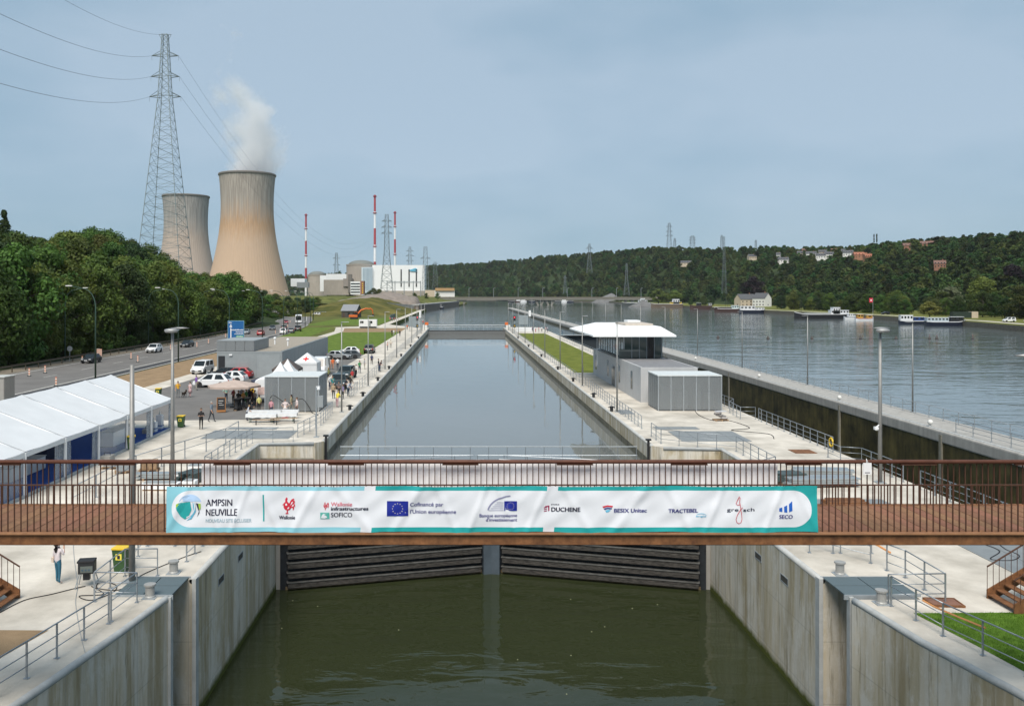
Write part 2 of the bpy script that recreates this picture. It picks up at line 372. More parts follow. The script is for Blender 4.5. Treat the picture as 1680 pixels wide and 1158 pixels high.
struct_sheet('lawn', [(16.6, 127), (16.6, 255), (24.6, 255), (24.6, 127)], .006, mat('dry_lawn', (.105, .135, .022), .9, 0, .25, .5, .4, 25, c2=(.14, .155, .03), spec=.1))
# grass blades on the near lawn
def inside(p, poly):
    x, y = p; c = False
    for i in range(len(poly)):
        (x1, y1), (x2, y2) = poly[i], poly[i - 1]
        if (y1 > y) != (y2 > y) and x < (x2 - x1) * (y - y1) / (y2 - y1) + x1: c = not c
    return c
b = MB(); k = 0
while k < 26000:
    x, y = RN.uniform(16.2, 21.5), RN.uniform(22, 31.4)
    if not inside((x, y), lawn_near): continue
    a = RN.uniform(0, 6.3); h = RN.uniform(.03, .075) * (1 + .5 * nz3(x * .9, y * .9)); lx, ly = RN.uniform(-.03, .03), RN.uniform(-.03, .03)
    b.v += [(x - .006 * math.cos(a), y - .006 * math.sin(a), .008), (x + .006 * math.cos(a), y + .006 * math.sin(a), .008), (x + lx, y + ly, .008 + h)]
    b.f.append((3 * k, 3 * k + 1, 3 * k + 2)); b.m.append(0); k += 1
tag(b.build('grass', mat('grass_blade', (.07, .16, .015), .8, 0, .35, 1.3, c2=(.125, .22, .03), sub=.3, spec=.1), fix=False), 'short bright green grass of the lawn beside the quay', 'grass', kind='stuff')
# water
b = MB()
b.sheet([(-10.66, 50.9), (1.87, 54.3), (14.38, 50.9), (20, 56), (20, 299), (-16, 299), (-16, 56)], -1.7, 0)
b.sheet([(26, 238.4), (41, 238.4), (41, 299), (26, 299)], -1.7, 1)
b.sheet([(-60, 299), (42, 299), (42, 3000), (-1500, 3000), (-1500, 1200), (-60, 1000)], -1.7, 1)
b.sheet([(42, -100), (420, -100), (420, 3000), (42, 3000)], -1.7, 1)
struct(b.build('river_water', [W_CHAMBER, W_RIVER], fix=False))
struct(MB().sheet([(-20, -60), (25, -60), (25, 53.9), (-20, 53.9)], -5.6).build('lower_water', W_LOW, fix=False))
struct(MB().sheet([(27, -60), (40.3, -60), (40.3, 238), (27, 238)], -5.6).build('old_lock_water', W_LOW, fix=False))
# far bank and hills
BANK = [(215, -60), (200, 200), (195, 300), (207, 360), (216, 457), (210, 604), (217, 851), (232, 1102), (235, 1400), (120, 1750), (-60, 2000), (-400, 2200), (-3000, 2300)]
RIPRAP = mat('stone_bank', (.13, .115, .09), .95, 0, .4, 1.5, .6, 5)
b = MB(); b.prism(BANK + [(-3000, 7000), (7000, 7000), (7000, -60)], -4, .45, 0, 1); struct(b.build('far_bank', [mat('bank_meadow', (.1, .12, .028), .95, 0, .3, .06, .5, 3, c2=(.15, .15, .04), spec=.1), RIPRAP]))
struct_sheet('towpath', [(203, 200), (201, 300), (213, 360), (222, 457), (216, 604), (223, 851), (227, 851), (220, 604), (226, 457), (217, 360), (205, 300), (207, 200)], .5, CONC_TOP)
FOOT = [(2600, 310, 150), (2100, 310, 330), (1680, 310, 480), (1480, 305, 640), (1300, 300, 800), (1100, 277, 1150), (960, 214, 1500), (800, 57, 1850), (700, -78, 2000), (500, -412, 2300), (300, -765, 2400), (0, -1400, 2600)]
RIDGE = [(2600, 900, 700, 95), (2100, 800, 850, 95), (1680, 646, 1000, 70), (1480, 595, 1180, 68), (1300, 532, 1400, 72), (1100, 421, 1750, 92), (960, 285, 2000, 96), (800, 77, 2500, 93), (700, -110, 2800, 92), (500, -537, 3000, 66), (300, -957, 3000, 66), (0, -1586, 3000, 70)]
def lerp(a, c, t): return [x + (y - x) * t for x, y in zip(a, c)]
cols = []
for i in range(len(FOOT) - 1):
    for k in range(8): cols.append((lerp(FOOT[i][1:], FOOT[i + 1][1:], k / 8), lerp(RIDGE[i][1:], RIDGE[i + 1][1:], k / 8)))
cols.append((FOOT[-1][1:], RIDGE[-1][1:]))
hill_pts = []
def hill(ci, t):
    """t 0 foot .. 1 ridge .. 1.6 behind"""
    c = max(0, min(len(cols) - 1.001, ci)); i = int(c); (fa, ra), (fb, rb) = cols[i], cols[i + 1]; u = c - i
    f, r = lerp(fa, fb, u), lerp(ra, rb, u)
    x, y = f[0] + (r[0] - f[0]) * t, f[1] + (r[1] - f[1]) * t
    z = .4 + (r[2] - .4) * (sst(0, 1, t) if t <= 1 else 1 - .35 * sst(1, 1.6, t))
    z += 5 * nz3(x * .006, y * .006, 3) * sst(0, .3, t)
    return x, y, z
NT = 20
vs = [hill(i, 1.6 * j / NT) for j in range(NT + 1) for i in range(len(cols))]
b = MB(); nc = len(cols); b.add(vs, [(j * nc + i, j * nc + i + 1, (j + 1) * nc + i + 1, (j + 1) * nc + i) for j in range(NT) for i in range(nc - 1)])
struct(b.build('wooded_hill', mat('hill_soil', (.022, .038, .013), .95, 0, .4, .02, .5, .1, c2=(.035, .05, .018), spec=.1), smooth=True))
def lefthill(x, y): return -.05 + 30 * sst(-68, -150, x) * sst(60, 110, y) * (1 - .45 * sst(230, 330, y)) + 1.5 * nz3(x * .04, y * .04) * sst(-75, -90, x)
hf('wooded_slope', -420, -69, 40, 30, 420, 40, lambda x, y: lefthill(x, y) - 2 * sst(330, 420, y), mat('forest_floor', (.03, .045, .015), .95, 0, .4, .2, .5, 3, spec=.1))
# embankments and spoil heap beyond the lock
def emb(x, y):
    z = 6.2 * sst(430, 560, y) * sst(-100, -80, x) * (1 - sst(-60, -34, x + (y - 450) * .02)) + 4.5 * sst(470, 540, y) * (1 - sst(-44, -31, x)) * sst(-90, -60, x) * .6
    return -.3 + z * (1 - .2 * sst(640, 760, y)) + (1.1 * nz3(x * .09, y * .05) + .7 * nz3(x * .2, y * .13, 4)) * sst(430, 480, y)
hf('grass_embankment', -112, -31, 60, 420, 760, 90, emb, mat('embankment_meadow', (.05, .075, .018), .95, 0, .4, .06, .8, 1.2, c2=(.125, .105, .03), spec=.1))
def heap(x, y):
    r = math.hypot((x + 62) / 48, (y - 745) / 40); return -1 + (5 + 9.3 * max(0, 1 - r) ** .8 + 1.1 * nz3(x * .12, y * .12)) * sst(-116, -104, x) * (1 - sst(-38, -32, x)) * sst(703, 715, y)
hf('spoil_heap', -116, -32, 50, 703, 792, 34, heap, mat('spoil_gravel', (.22, .185, .16), .95, 0, .25, .3, .6, 3))
TX = lambda u, y: -34 + 29 * min(1, (y - 640) / 330) - u
b = MB(); uu = [0, 6, 14, 30, 60, 100, 160, 240, 340, 460, 600]; yy = [770 + 31 * i for i in range(31)]
b.add([(TX(u, y), y, 3.3 + 5.7 * sst(0, 40, u) * sst(780, 850, y) + .5 * nz3(u * .05, y * .03)) for y in yy for u in uu], [(j * 11 + i, j * 11 + i + 1, j * 11 + 12 + i, j * 11 + 11 + i) for j in range(30) for i in range(10)])
struct(b.build('plant_terrace', WILD, smooth=True))

# the road
RC = [(-40, -56.6, 8.3), (200, -56.6, 8.3), (260, -59, 8.2), (320, -65, 8.0), (380, -73, 8), (440, -83.5, 8), (520, -101, 7.5), (604, -124, 7), (720, -156, 7)]
def road_at(y):
    for (a, c) in zip(RC, RC[1:]):
        if y <= c[0]:
            t = (y - a[0]) / (c[0] - a[0]); return a[1] + (c[1] - a[1]) * t, a[2] + (c[2] - a[2]) * t
    return RC[-1][1], RC[-1][2]
def ribbon(name, off0, off1, z, m, y0=-40, y1=720, st=10, parent=None, zt=None):
    ys = [y0 + (y1 - y0) * i / max(1, int((y1 - y0) / st)) for i in range(int((y1 - y0) / st) + 1)]
    b = MB()
    def P(y, o):
        c, h = road_at(y); return c + o
    for a, c in zip(ys, ys[1:]):
        q = [(P(a, off0), a), (P(a, off1), a), (P(c, off1), c), (P(c, off0), c)]
        b.sheet(q, z) if zt is None else b.prism(q, z, zt)
    o = b.build(name, m, parent)
    return o if parent else struct(o)
road = ribbon('road', -8.3, 8.3, -.016, ASPHALT)
ribbon('fresh_asphalt_strip', 6.2, 8.2, -.010, ASPHALT_N, parent=road, y1=240)
ribbon('edge_line', 5.5, 5.75, -.006, mat('road_line', (.5, .49, .46), .8, 0, .35, 3), parent=road)
ribbon('edge_line', -7.2, -6.95, -.006, MATS['road_line'], parent=road)
for k in range(40): ribbon('lane_dash', -.9, -.75, -.006, MATS['road_line'], 60 + 12 * k, 64 + 12 * k, 4, road)
ribbon('kerb', 8.3, 8.75, -.2, CONC_PLAIN, zt=.07, y1=330)
ribbon('gravel_verge', -12.5, -8.3, -.03, mat('verge_soil', (.2, .17, .13), .95, 0, .3, .5, .4, 10), y1=400)

# ================================================================ steel railings of the lock
POST_H = {}
def railing(pts, label, h=1.1, sp=1.5, rails=(1.0, .66, .33), r=.024, m=None, group=None, z=0., closed_end=False):
    m = m or GALV
    root = thing('railing', label, 'railing', (pts[0][0], pts[0][1], z), group=group)
    P = [Vector((p[0] - pts[0][0], p[1] - pts[0][1], (p[2] if len(p) > 2 else 0))) for p in pts]
    for i, f in enumerate(rails):
        b = MB()
        for a, c in zip(P, P[1:]): b.tube(a + Vector((0, 0, h * f)), c + Vector((0, 0, h * f)), r * (1 if i == 0 else .7), 6)
        b.build('top_rail' if i == 0 else 'lower_rail', m, root, smooth=True)
    key = (h, r, m.name); k0 = None
    for a, c in zip(P, P[1:]):
        n = max(1, round((c - a).length / sp)); ang = math.atan2(c.y - a.y, c.x - a.x)
        for j in range(n + (1 if c is P[-1] else 0)):
            q = a + (c - a) * (j / n)
            if key not in POST_H:
                o = MB().box(0, 0, h / 2, r * 1.3, r * 2.4, h).box(0, 0, .01, .13, .16, .02).build('post', m, root); POST_H[key] = o; o.location = q; o.rotation_euler[2] = ang
            else: share(POST_H[key], root, q, ang, 'post')
    return root

# near left
railing([(-14.3, 14), (-13.6, 22), (-12.9, 25.9), (-12.2, 30.2)], 'galvanised railing on the left quay curving beside the bare soil patch')
railing([(-12.2, 30.4), (-12.0, 32.3), (-13.6, 32.35), (-13.6, 35.3), (-12.3, 35.35)], 'galvanised railing turning the corner round the left stop-log slot')
railing([(-11.7, 37.2), (-11.7, 39.5), (-14.2, 39.5), (-13.9, 36.4)], 'galvanised railing boxing in a bollard on the left quay behind the footbridge')
railing([(-11.7, 40.5), (-11.7, 49.5), (-12.8, 52), (-16.3, 55.5), (-16.3, 63), (-16.0, 66.9), (-13.0, 67.6)], 'galvanised railing along the left gate recess', h=1.1)
railing([(-20.5, 46), (-20.5, 55), (-17.8, 66), (-17.8, 69.8)], 'scaffold tube barrier standing on the plaza beside the left gate recess', h=1.25, sp=2.6, rails=(1.0, .55), r=.028)
railing([(-13.0, 69.5), (-12.2, 76), (-12.4, 84)], 'galvanised railing between the picnic tables and the chamber wall')
# near right
railing([(19.0, 14), (18.0, 20), (16.9, 26), (16.1, 29.1), (15.75, 31.9)], 'galvanised railing on the right quay along the bright lawn')
railing([(15.75, 32.1), (17.9, 32.2), (17.9, 35.1), (17.6, 36)], 'galvanised railing turning the corner beside the right stop-log slot')
railing([(17.4, 37), (15.4, 39.8), (13.9 + 1.5, 43), (15.4, 49.5), (16.4, 52), (20, 55.4), (20, 63.3), (15.3, 66.6), (15.3, 70)], 'galvanised railing along the right gate recess')
railing([(15.4, 38.5), (18.1, 38.4)], 'short galvanised cross railing behind the bollard on the right quay')
railing([(15.35, 74), (15.35, 90), (15.5, 104)], 'galvanised railing along the chamber wall in front of the control building')
railing([(15.7, 107), (15.7, 112), (15.35, 113), (15.35, 290)], 'long galvanised railing along the chamber wall beside the island lawn', sp=3)
railing([(26.9, 34), (26.9, 51)], 'galvanised railing above the old lock next to the right steel staircase')
railing([(26.9, 53), (26.9, 58.5), (25.7, 59), (25.7, 61)], 'galvanised railing above the old lock beside the stacked steel rails')
railing([(26.9, 63), (26.9, 78), (27.0, 79)], 'galvanised railing above the old lock beside the pallet', sp=1.4)
railing([(26.9, 79.6), (25.6, 79.8), (25.9, 84), (26.9, 86), (26.9, 92)], 'galvanised railing stepping round behind the right mesh pavilion')
railing([(25.4, 126), (25.4, 228)], 'galvanised railing on the old lock side of the island lawn', sp=3)
railing([(-12.2, 96), (-12.2, 103)], 'galvanised railing where visitors lean over the chamber', sp=1.4)
railing([(-12.2, 105), (-12.2, 290)], 'long galvanised railing along the left chamber wall under the lamp posts', sp=3)
railing([(43.5, -10), (43.5, 330)], 'long galvanised railing on the river edge of the guide wall', sp=2.4, m=GALVM)
railing([(40.9, -10), (40.9, 72)], 'galvanised railing on the old lock edge of the guide wall', sp=2.4, m=GALVM)

# guide wall between the old lock and the river
gw = thing('guide_wall', 'long concrete wall between the empty old lock and the river', 'wall', (40, 0, 0))
MB().bb(0, 4.3, -40, 742, -.95, 0).build('wall_cap', CONC_PLAIN, gw, bevel=.12)
MB().bb(.1, 4.2, -39.9, 741, -8, -.951).build('wall_face', WET_WALL, gw)
MB().path([(.35, -39, .0), (.35, 730, 0)], .1, 8).build('edge_rail', COPING, gw)
for y in (44, 56, 72.5, 92, 130, 170): MB().bb(-.04, .3, y, y + .4, -8, -.3).build('ladder_pilaster', LOWCONC, gw); 
for y in (41, 60.5, 75, 93, 118, 150, 190): MB().bb(.3, .5, y, y + .1, 0, .25).ball((.4, y, .42), .22, n=10).build('marker_ball', RENDER_W, gw, smooth=True)
# slimy wall of the island in the old lock
MB().bb(27.31, 27.4, -39, 238, -8, -.9).build('slimy_band', WET_WALL, quay_m)
# old lock upper gate
og = thing('old_lock_gate', 'dark steel gate with blue railing closing the old lock', 'gate', (33.6, 238, 0))
MB().bb(-6.3, 6.4, -.4, .4, -7.5, .25).build('gate_leaf', mat('gate_steel_dark', (.035, .045, .055), .6, .3), og)
MB().bb(-6.3, 6.4, -1.5, .9, .251, .4).build('walkway', GALVM, og)
for x in (-6, -3, 0, 3, 6): MB().tube((x, -1.4, .4), (x, -1.4, 1.5), .04).build('post', mat('blue_steel', (.02, .06, .12), .5), og)
MB().tube((-6.3, -1.4, 1.5), (6.4, -1.4, 1.5), .05).tube((-6.3, -1.4, .95), (6.4, -1.4, .95), .035).build('rail', MATS['blue_steel'], og)

# ================================================================ the mitre gate
GATE = mat('gate_black_steel', (.028, .032, .038), .6, .3, .3, 3, .2, 15, streak=.3)
FEND = mat('gate_fender', (.022, .023, .027), .75, 0, .9, 5, .7, 18, c2=(.05, .045, .04), stretch=(.6, .6, 3))
def gate_leaf(sx, label):
    hx, hy = (-10.55 if sx < 0 else 14.27), 50.35
    tip = Vector((1.87 - sx * -.06, 53.75, 0)); d = tip - Vector((hx, hy, 0)); L = d.length
    MB().bb(*((-11.6, -10.42) if sx < 0 else (14.14, 15.3)), 50.25, 51.6, -8, .02).build('gate_quoin', CONC_PLAIN, quay_l if sx < 0 else quay_m)
    g = thing('lock_gate', label, 'lock gate', (hx, hy, 0), math.atan2(d.y, d.x)); s = -1 if sx < 0 else 1      # local x runs to the tip; camera side is local -y for the left leaf
    MB().bb(.1, L - .1, -.25 if sx < 0 else -.15, .35 if sx < 0 else .25, -8, .05).build('skin_plate', GATE, g)
    for k in range(11):
        z = -5.45 + k * .56
        MB().bb(.5, L - .75, *( (-.62, -.26) if sx < 0 else (.26, .62)), z, z + .31).build('fender_beam', FEND, g, bevel=.03)
        MB().bb(.45, L - .7, *( (-.66, -.25) if sx < 0 else (.25, .66)), z + .32, z + .35).build('flange', mat('worn_flange', (.12, .12, .115), .6, .3, .4, 3), g)
    MB().bb(L - .62, L - .06, *( (-.7, -.24) if sx < 0 else (.24, .7)), -8, .1).build('mitre_post', mat('mitre_blue_grey', (.09, .115, .14), .5, .3, .15, 2), g)
    MB().bb(.4, L - .1, *((-.3, -.251) if sx < 0 else (.251, .3)), -5.7, -5.42).build('mud_line', mat('mud_brown', (.17, .125, .07), .8, 0, .3, 3), g)
    MB().bb(.3, L - .4, -.75, .75, .1, .22).build('walkway', GALVM, g)
    b = MB()
    for side in (-.7, .7):
        b.tube((.4, side, 1.4), (L - .6, side, 1.4), .022).tube((.4, side, .85), (L - .6, side, .85), .015)
        for j in range(9): b.tube((.4 + j * (L - 1) / 8, side, .2), (.4 + j * (L - 1) / 8, side, 1.4), .026)
    b.build('walkway_railing', GALV, g)
gate_leaf(-1, 'left leaf of the black mitre gate with horizontal fender beams'); gate_leaf(1, 'right leaf of the black mitre gate with horizontal fender beams')
cw = thing('catwalk', 'galvanised catwalk crossing the chamber behind the mitre gate', 'catwalk', (1.87, 58, 0))
MB().bb(-13.5, 13.5, -.5, .5, -.45, .02).build('girder', GALVM, cw)
for i in range(17):
    for y in (.45,): MB().tube((-9.9 + i * 19.8 / 16, y, 0), (-9.9 + i * 19.8 / 16, y, 1.2), .022).build('post', GALV, cw)
for y in (.45,):
    MB().tube((-9.95, y, 1.2), (9.95, y, 1.2), .03).build('top_rail', GALVM, cw); MB().tube((-9.95, y, .62), (9.95, y, .62), .024).build('lower_rail', GALV, cw)
# upstream lift gate
ug = thing('lift_gate', 'low grey gate beam with white railing at the far end of the chamber', 'gate', (1.87, 282, 0))
MB().bb(-12.5, 12.5, -.6, .6, -1.9, -.35).build('gate_beam', mat('gate_grey', (.15, .155, .155), .6, .2), ug)
MB().bb(-12.5, 12.5, -.65, .65, -.35, -.2).build('gate_deck', DARKM, ug)
b = MB(); [b.tube((-12.2 + i * 24.4 / 18, .5, -.2), (-12.2 + i * 24.4 / 18, .5, 1.5), .045) for i in range(19)]; b.build('post', GALV, ug)
MB().tube((-12.4, .5, 1.5), (12.4, .5, 1.5), .06).tube((-12.4, .5, .9), (12.4, .5, .9), .04).build('rail', WHITE, ug)
for sx in (-1, 1):
    MB().bb(sx * 13.4 - .7, sx * 13.4 + .7, -1, 1, 0, 1.5).build('gate_housing', RENDER_W, ug, bevel=.05)
    MB().bb(sx * 12.9 - .55, sx * 12.9 + .55, -.8, -.2, 1.5, 2.4).build('winch_cover', ORANGE, ug, bevel=.1)

# ================================================================ footbridge with its two banners
YN, YF, ZD = 21.4, 24.2, 5.54
XA, XB = -24.0, 27.0
fb = thing('footbridge', 'rust brown weathering steel footbridge spanning the lock', 'bridge', (0, 0, 0))
MB().bb(XA, XB, YN - .06, YN + .14, ZD - .26, ZD + .04).build('edge_girder', CORTEN, fb)
MB().bb(XA, XB, YN - .14, YN - .061, ZD + .0, ZD + .045).build('edge_lip', mat('lip_steel', (.3, .15, .075), .7, .1, .2, 4), fb)
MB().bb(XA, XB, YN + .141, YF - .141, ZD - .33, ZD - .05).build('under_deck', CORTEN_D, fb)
MB().bb(XA, XB, YF - .14, YF + .06, ZD - .26, ZD + .04).build('edge_girder', CORTEN, fb)
n = int((XB - XA) / .32); pk = None
for i in range(n):
    x = XA + .16 + i * .32
    if pk is None: pk = MB().box(0, 0, 0, .306, YF - YN - .30, .05).build('deck_plank', DECK, fb, bevel=.006, loc=(x, (YN + YF) / 2, ZD + .01))
    else: share(pk, fb, (x, (YN + YF) / 2, ZD + .01 + RN.uniform(-.004, .004)))
for (yy, near) in ((YN, 1), (YF, 0)):
    MB().bb(XA, XB, yy - .02, yy + .02, ZD + 1.17, ZD + 1.2).build('top_bar', CORTEN_D, fb)
    if not near:
        MB().tube((XA, yy - .07, ZD + 1.235), (XB, yy - .07, ZD + 1.235), .055, 10).build('handrail', mat('handrail_rust', (.11, .043, .026), .6, .1, .2, 4), fb, smooth=True)
        for i in range(17): MB().bb(XA + 1.3 + 3.17 * i, XA + 2.3 + 3.17 * i, yy - .1, yy - .02, ZD + 1.14, ZD + 1.17).build('handrail_bracket', CORTEN_D, fb)
    lo, hi = (-11.6, 14.2) if near else (-13.0, 16.0)
    first = None; rest = MB(); xs = []
    x = XA + .08
    while x < XB: xs.append(x); x += .16
    vis = [x for x in xs if lo < x < hi]; step = len(vis) - 146; keep = set(vis[:146 // 2] + vis[-73:])
    for x in xs:
        h = .004 * nz3(x * 3, yy)
        if x in keep:
            if first is None: first = MB().box(0, 0, .56, .022, .03, 1.16).build('baluster', CORTEN_D, fb, loc=(x, yy, ZD + .03))
            else: share(first, fb, (x, yy, ZD + .03))
        else: rest.box(x, yy, ZD + .59, .022, .03, 1.16)
    o = rest.build('balusters', CORTEN_D, fb); o['kind'] = 'stuff'
# steel stairs down to the quays
def stairs(x0, y0, sx, label):
    """foot at x0 on the quay, climbing away from the lock"""
    t = thing('steel_stairs', label, 'stairs', (x0, y0, 0)); nst = 30; dx, dz = .30, ZD / nst
    for k in range(nst): 
        MB().bb(*sorted((sx * k * dx, sx * (k * dx + .29))), -.75, .75, (k + 1) * dz - .04, (k + 1) * dz).build('tread', CORTEN, t)
    for yy in (-.8, .8):
        MB().ext([(0, yy, -.0), (sx * .35, yy, 0), (sx * (nst * dx), yy, ZD - .25), (sx * (nst * dx), yy, ZD + .1), (0, yy, .33)], (0, .05, 0)).build('stringer', CORTEN, t)
        MB().tube((0, yy, 1.2), (sx * nst * dx, yy, 1.2 + ZD), .03).build('handrail', CORTEN_D, t)
        for k in range(40):
            f = k / 40; MB().tube((sx * f * nst * dx, yy, .2 + f * ZD), (sx * f * nst * dx, yy, 1.2 + f * ZD), .013, 4).build('baluster', CORTEN_D, t)
stairs(-16.55, 31.9, -1, 'rust brown steel stairs rising from the left quay by the woman in jeans')
stairs(19.75, 31.9, 1, 'rust brown steel stairs rising from the right quay behind the bright lawn')

# banner, printed like the photograph's, hung on the near railing
BX, BZ, KB = (807 - CX) / F * 21.34, CAMH - (834.5 - CY) / F * 21.34, F / 21.34
def fold(x, z):
    """drape: creases running down from the eyelets"""
    u = x * .62; f = 0
    for k, (a, p) in enumerate(((.9, .3), (1.35, 1.7), (2.2, 4.1))):
        f += math.sin(u * a * 2.1 + p + abs(math.sin(u * a + p)) * z * 2.4) / (1 + k)
    n2 = nz3(x * .9 + z * 1.3, z * .8, 7) + .8 * nz3(x * 1.9 - z * 2.4, z * 1.1, 2)
    t = abs(((x * .53 + .18 * math.sin(x)) % 1) - .5) * 2                       # V folds
    v = max(0, 1 - abs(t - .5 - z * .55) * 7)
    return -.006 * f - .032 * n2 - .03 * v
def banner_mat():
    m = bpy.data.materials.new('printed_banner'); m.use_nodes = True; n, l = m.node_tree.nodes, m.node_tree.links; b = n['Principled BSDF']
    b.inputs['Roughness'].default_value = .5; b.inputs['Specular IOR Level'].default_value = .3
    t = n.new('ShaderNodeTexCoord'); s = n.new('ShaderNodeSeparateXYZ'); l.new(t.outputs['Object'], s.inputs[0])
    def M(op, a, c=None, d=None):
        x = n.new('ShaderNodeMath'); x.operation = op
        for i, q in enumerate((a, c, d)):
            if q is None: continue
            if hasattr(q, 'links'): l.new(q, x.inputs[i])
            else: x.inputs[i].default_value = q
        return x.outputs[0]
    X, Z = s.outputs['X'], s.outputs['Z']
    # pill: rounded bar from px 282..1331, py 804..865
    cx, cz, hw, hh = (806.5 - 807) / KB, (834.5 - 834) / KB, 524 / KB, 30.0 / KB
    dx = M('MAXIMUM', M('SUBTRACT', M('ABSOLUTE', M('SUBTRACT', X, cx)), hw - hh), 0); dz = M('SUBTRACT', Z, cz)
    d = M('SQRT', M('ADD', M('MULTIPLY', dx, dx), M('MULTIPLY', dz, dz)))
    pill = M('LESS_THAN', d, hh)
    slant = M('ADD', X, M('MULTIPLY', Z, -.30 / 1.1 * .35))
    def col3(a): x = n.new('ShaderNodeRGB'); x.outputs[0].default_value = (*a, 1); return x.outputs[0]
    def mix(f, a, c):
        x = n.new('ShaderNodeMixRGB'); l.new(f, x.inputs[0]); l.new(a, x.inputs[1]); l.new(c, x.inputs[2]); return x.outputs[0]
    gl = lambda px: (px - 807) / KB
    light, teal, wh = col3((.24, .53, .62)), col3((.02, .33, .33)), col3((.72, .73, .77))
    c = mix(M('GREATER_THAN', slant, gl(604)), light, teal)
    for px in (604, 903): c = mix(M('LESS_THAN', M('ABSOLUTE', M('SUBTRACT', slant, gl(px))), 9 / KB), c, wh)
    c = mix(pill, c, wh); l.new(c, b.inputs['Base Color'])
    return m
NXB, NZB, HWB, HHB = 330, 30, 533 / KB, 37.5 / KB
ban = thing('banner', 'white and teal sponsor banner hung on the front railing of the footbridge', 'banner', (BX, 21.30, BZ))
def grid(nx, nz, hw, hh, fn):
    b = MB(); vs = []
    for j in range(nz + 1):
        for i in range(nx + 1):
            x, z = -hw + 2 * hw * i / nx, -hh + 2 * hh * j / nz
            zz = z + (.022 * math.sin(x * 1.9) * abs(math.sin(x * .95)) + .012 * nz3(x * 2, 0, 1)) * (abs(z) / hh) ** 2 * (1 if z < 0 else .7)
            vs.append((x, fn(x, z), zz))
    return b.add(vs, [(j * (nx + 1) + i, j * (nx + 1) + i + 1, (j + 1) * (nx + 1) + i + 1, (j + 1) * (nx + 1) + i) for j in range(nz) for i in range(nx)])
grid(NXB, NZB, HWB, HHB, fold).build('cloth', banner_mat(), ban, smooth=True)
ban2 = thing('banner', 'plain white back of the banner hung on the rear railing of the footbridge', 'banner', ((803 - CX) / F * 24.3, 24.33, ZD + .64))
grid(200, 20, 473 / F * 24.3, .55, lambda x, z: -fold(x + 3, z) * .55).build('cloth', mat('banner_back', (.88, .88, .9), .6, 0, .02, 1), ban2, smooth=True)
def bxy(px, py): return ((px - 807) / KB, (834.5 - py) / KB)
def flat(name, polys, m, off=.008):
    """flat print laid on the cloth: polygons in photograph coordinates"""
    bm = bmesh.new()
    for poly in polys:
        try: bm.faces.new([bm.verts.new((*bxy(*p), 0)) for p in poly])
        except ValueError: pass
    bmesh.ops.triangulate(bm, faces=bm.faces)
    for _ in range(2):
        long = [e for e in bm.edges if e.calc_length() > .16]
        if long: bmesh.ops.subdivide_edges(bm, edges=long, cuts=1); bmesh.ops.triangulate(bm, faces=bm.faces)
    me = bpy.data.meshes.new(name); bm.to_mesh(me); bm.free()
    return lay(name, me, m, off)
def lay(name, me, m, off=.008):
    for v in me.vertices:
        x, z = v.co.x, v.co.y; v.co = (x, fold(x, z) - off, z)
    me.materials.clear(); me.materials.append(m)
    o = bpy.data.objects.new(name, me); col.objects.link(o); o.parent = ban; return o
def text(s, x0, x1, ybase, cap, m, bold=0., name='lettering', off=.009):
    """text from x0 to x1 on a baseline, cap height in photograph pixels"""
    cu = bpy.data.curves.new('t', 'FONT'); cu.body = s; cu.size = 1; cu.resolution_u = 3
    o = bpy.data.objects.new('t', cu); col.objects.link(o); bpy.context.view_layer.update()
    me = bpy.data.meshes.new_from_object(o.evaluated_get(bpy.context.evaluated_depsgraph_get()))
    bpy.data.objects.remove(o)
    xs = [v.co.x for v in me.vertices]; a, c = min(xs), max(xs); (u0, zb), (u1, _) = bxy(x0, ybase), bxy(x1, ybase)
    k = (u1 - u0) / (c - a); kz = cap / KB / .69
    for v in me.vertices: v.co.x, v.co.y = u0 + (v.co.x - a) * k, zb + v.co.y * kz
    bm = bmesh.new(); bm.from_mesh(me)          # heavier strokes: the outline laid twice, a hair apart
    g = bmesh.ops.duplicate(bm, geom=bm.verts[:] + bm.edges[:] + bm.faces[:])['geom']; wgt = (.35 + bold * 45) / KB
    for v in g:
        if isinstance(v, bmesh.types.BMVert): v.co.x += wgt; v.co.y += wgt * .4
    bm.to_mesh(me); bm.free()
    return lay(name, me, m, off)
INK = mat('ink_dark', (.02, .02, .045), .6); INKB = mat('ink_blue', (.05, .05, .2), .6); INKT = mat('ink_teal', (.02, .36, .36), .6); INKR = mat('ink_red', (.55, .02, .045), .6)
INKG = mat('ink_grey_blue', (.36, .46, .52), .6); EUB = mat('eu_blue', (.008, .02, .25), .55); SKYB = mat('pale_blue_ink', (.42, .58, .8), .6); LIME = mat('lime_ink', (.35, .55, .06), .6); CYAN = mat('cyan_ink', (.12, .42, .6), .6)
PINK = mat('ink_pink', (.62, .12, .17), .6); WINK = mat('white_ink', (.75, .76, .8), .6)
def arc(cx, cy, r, a0, a1, n=16, ry=None): return [(cx + r * math.cos(rad(a0 + (a1 - a0) * i / n)), cy - (ry or r) * math.sin(rad(a0 + (a1 - a0) * i / n))) for i in range(n + 1)]
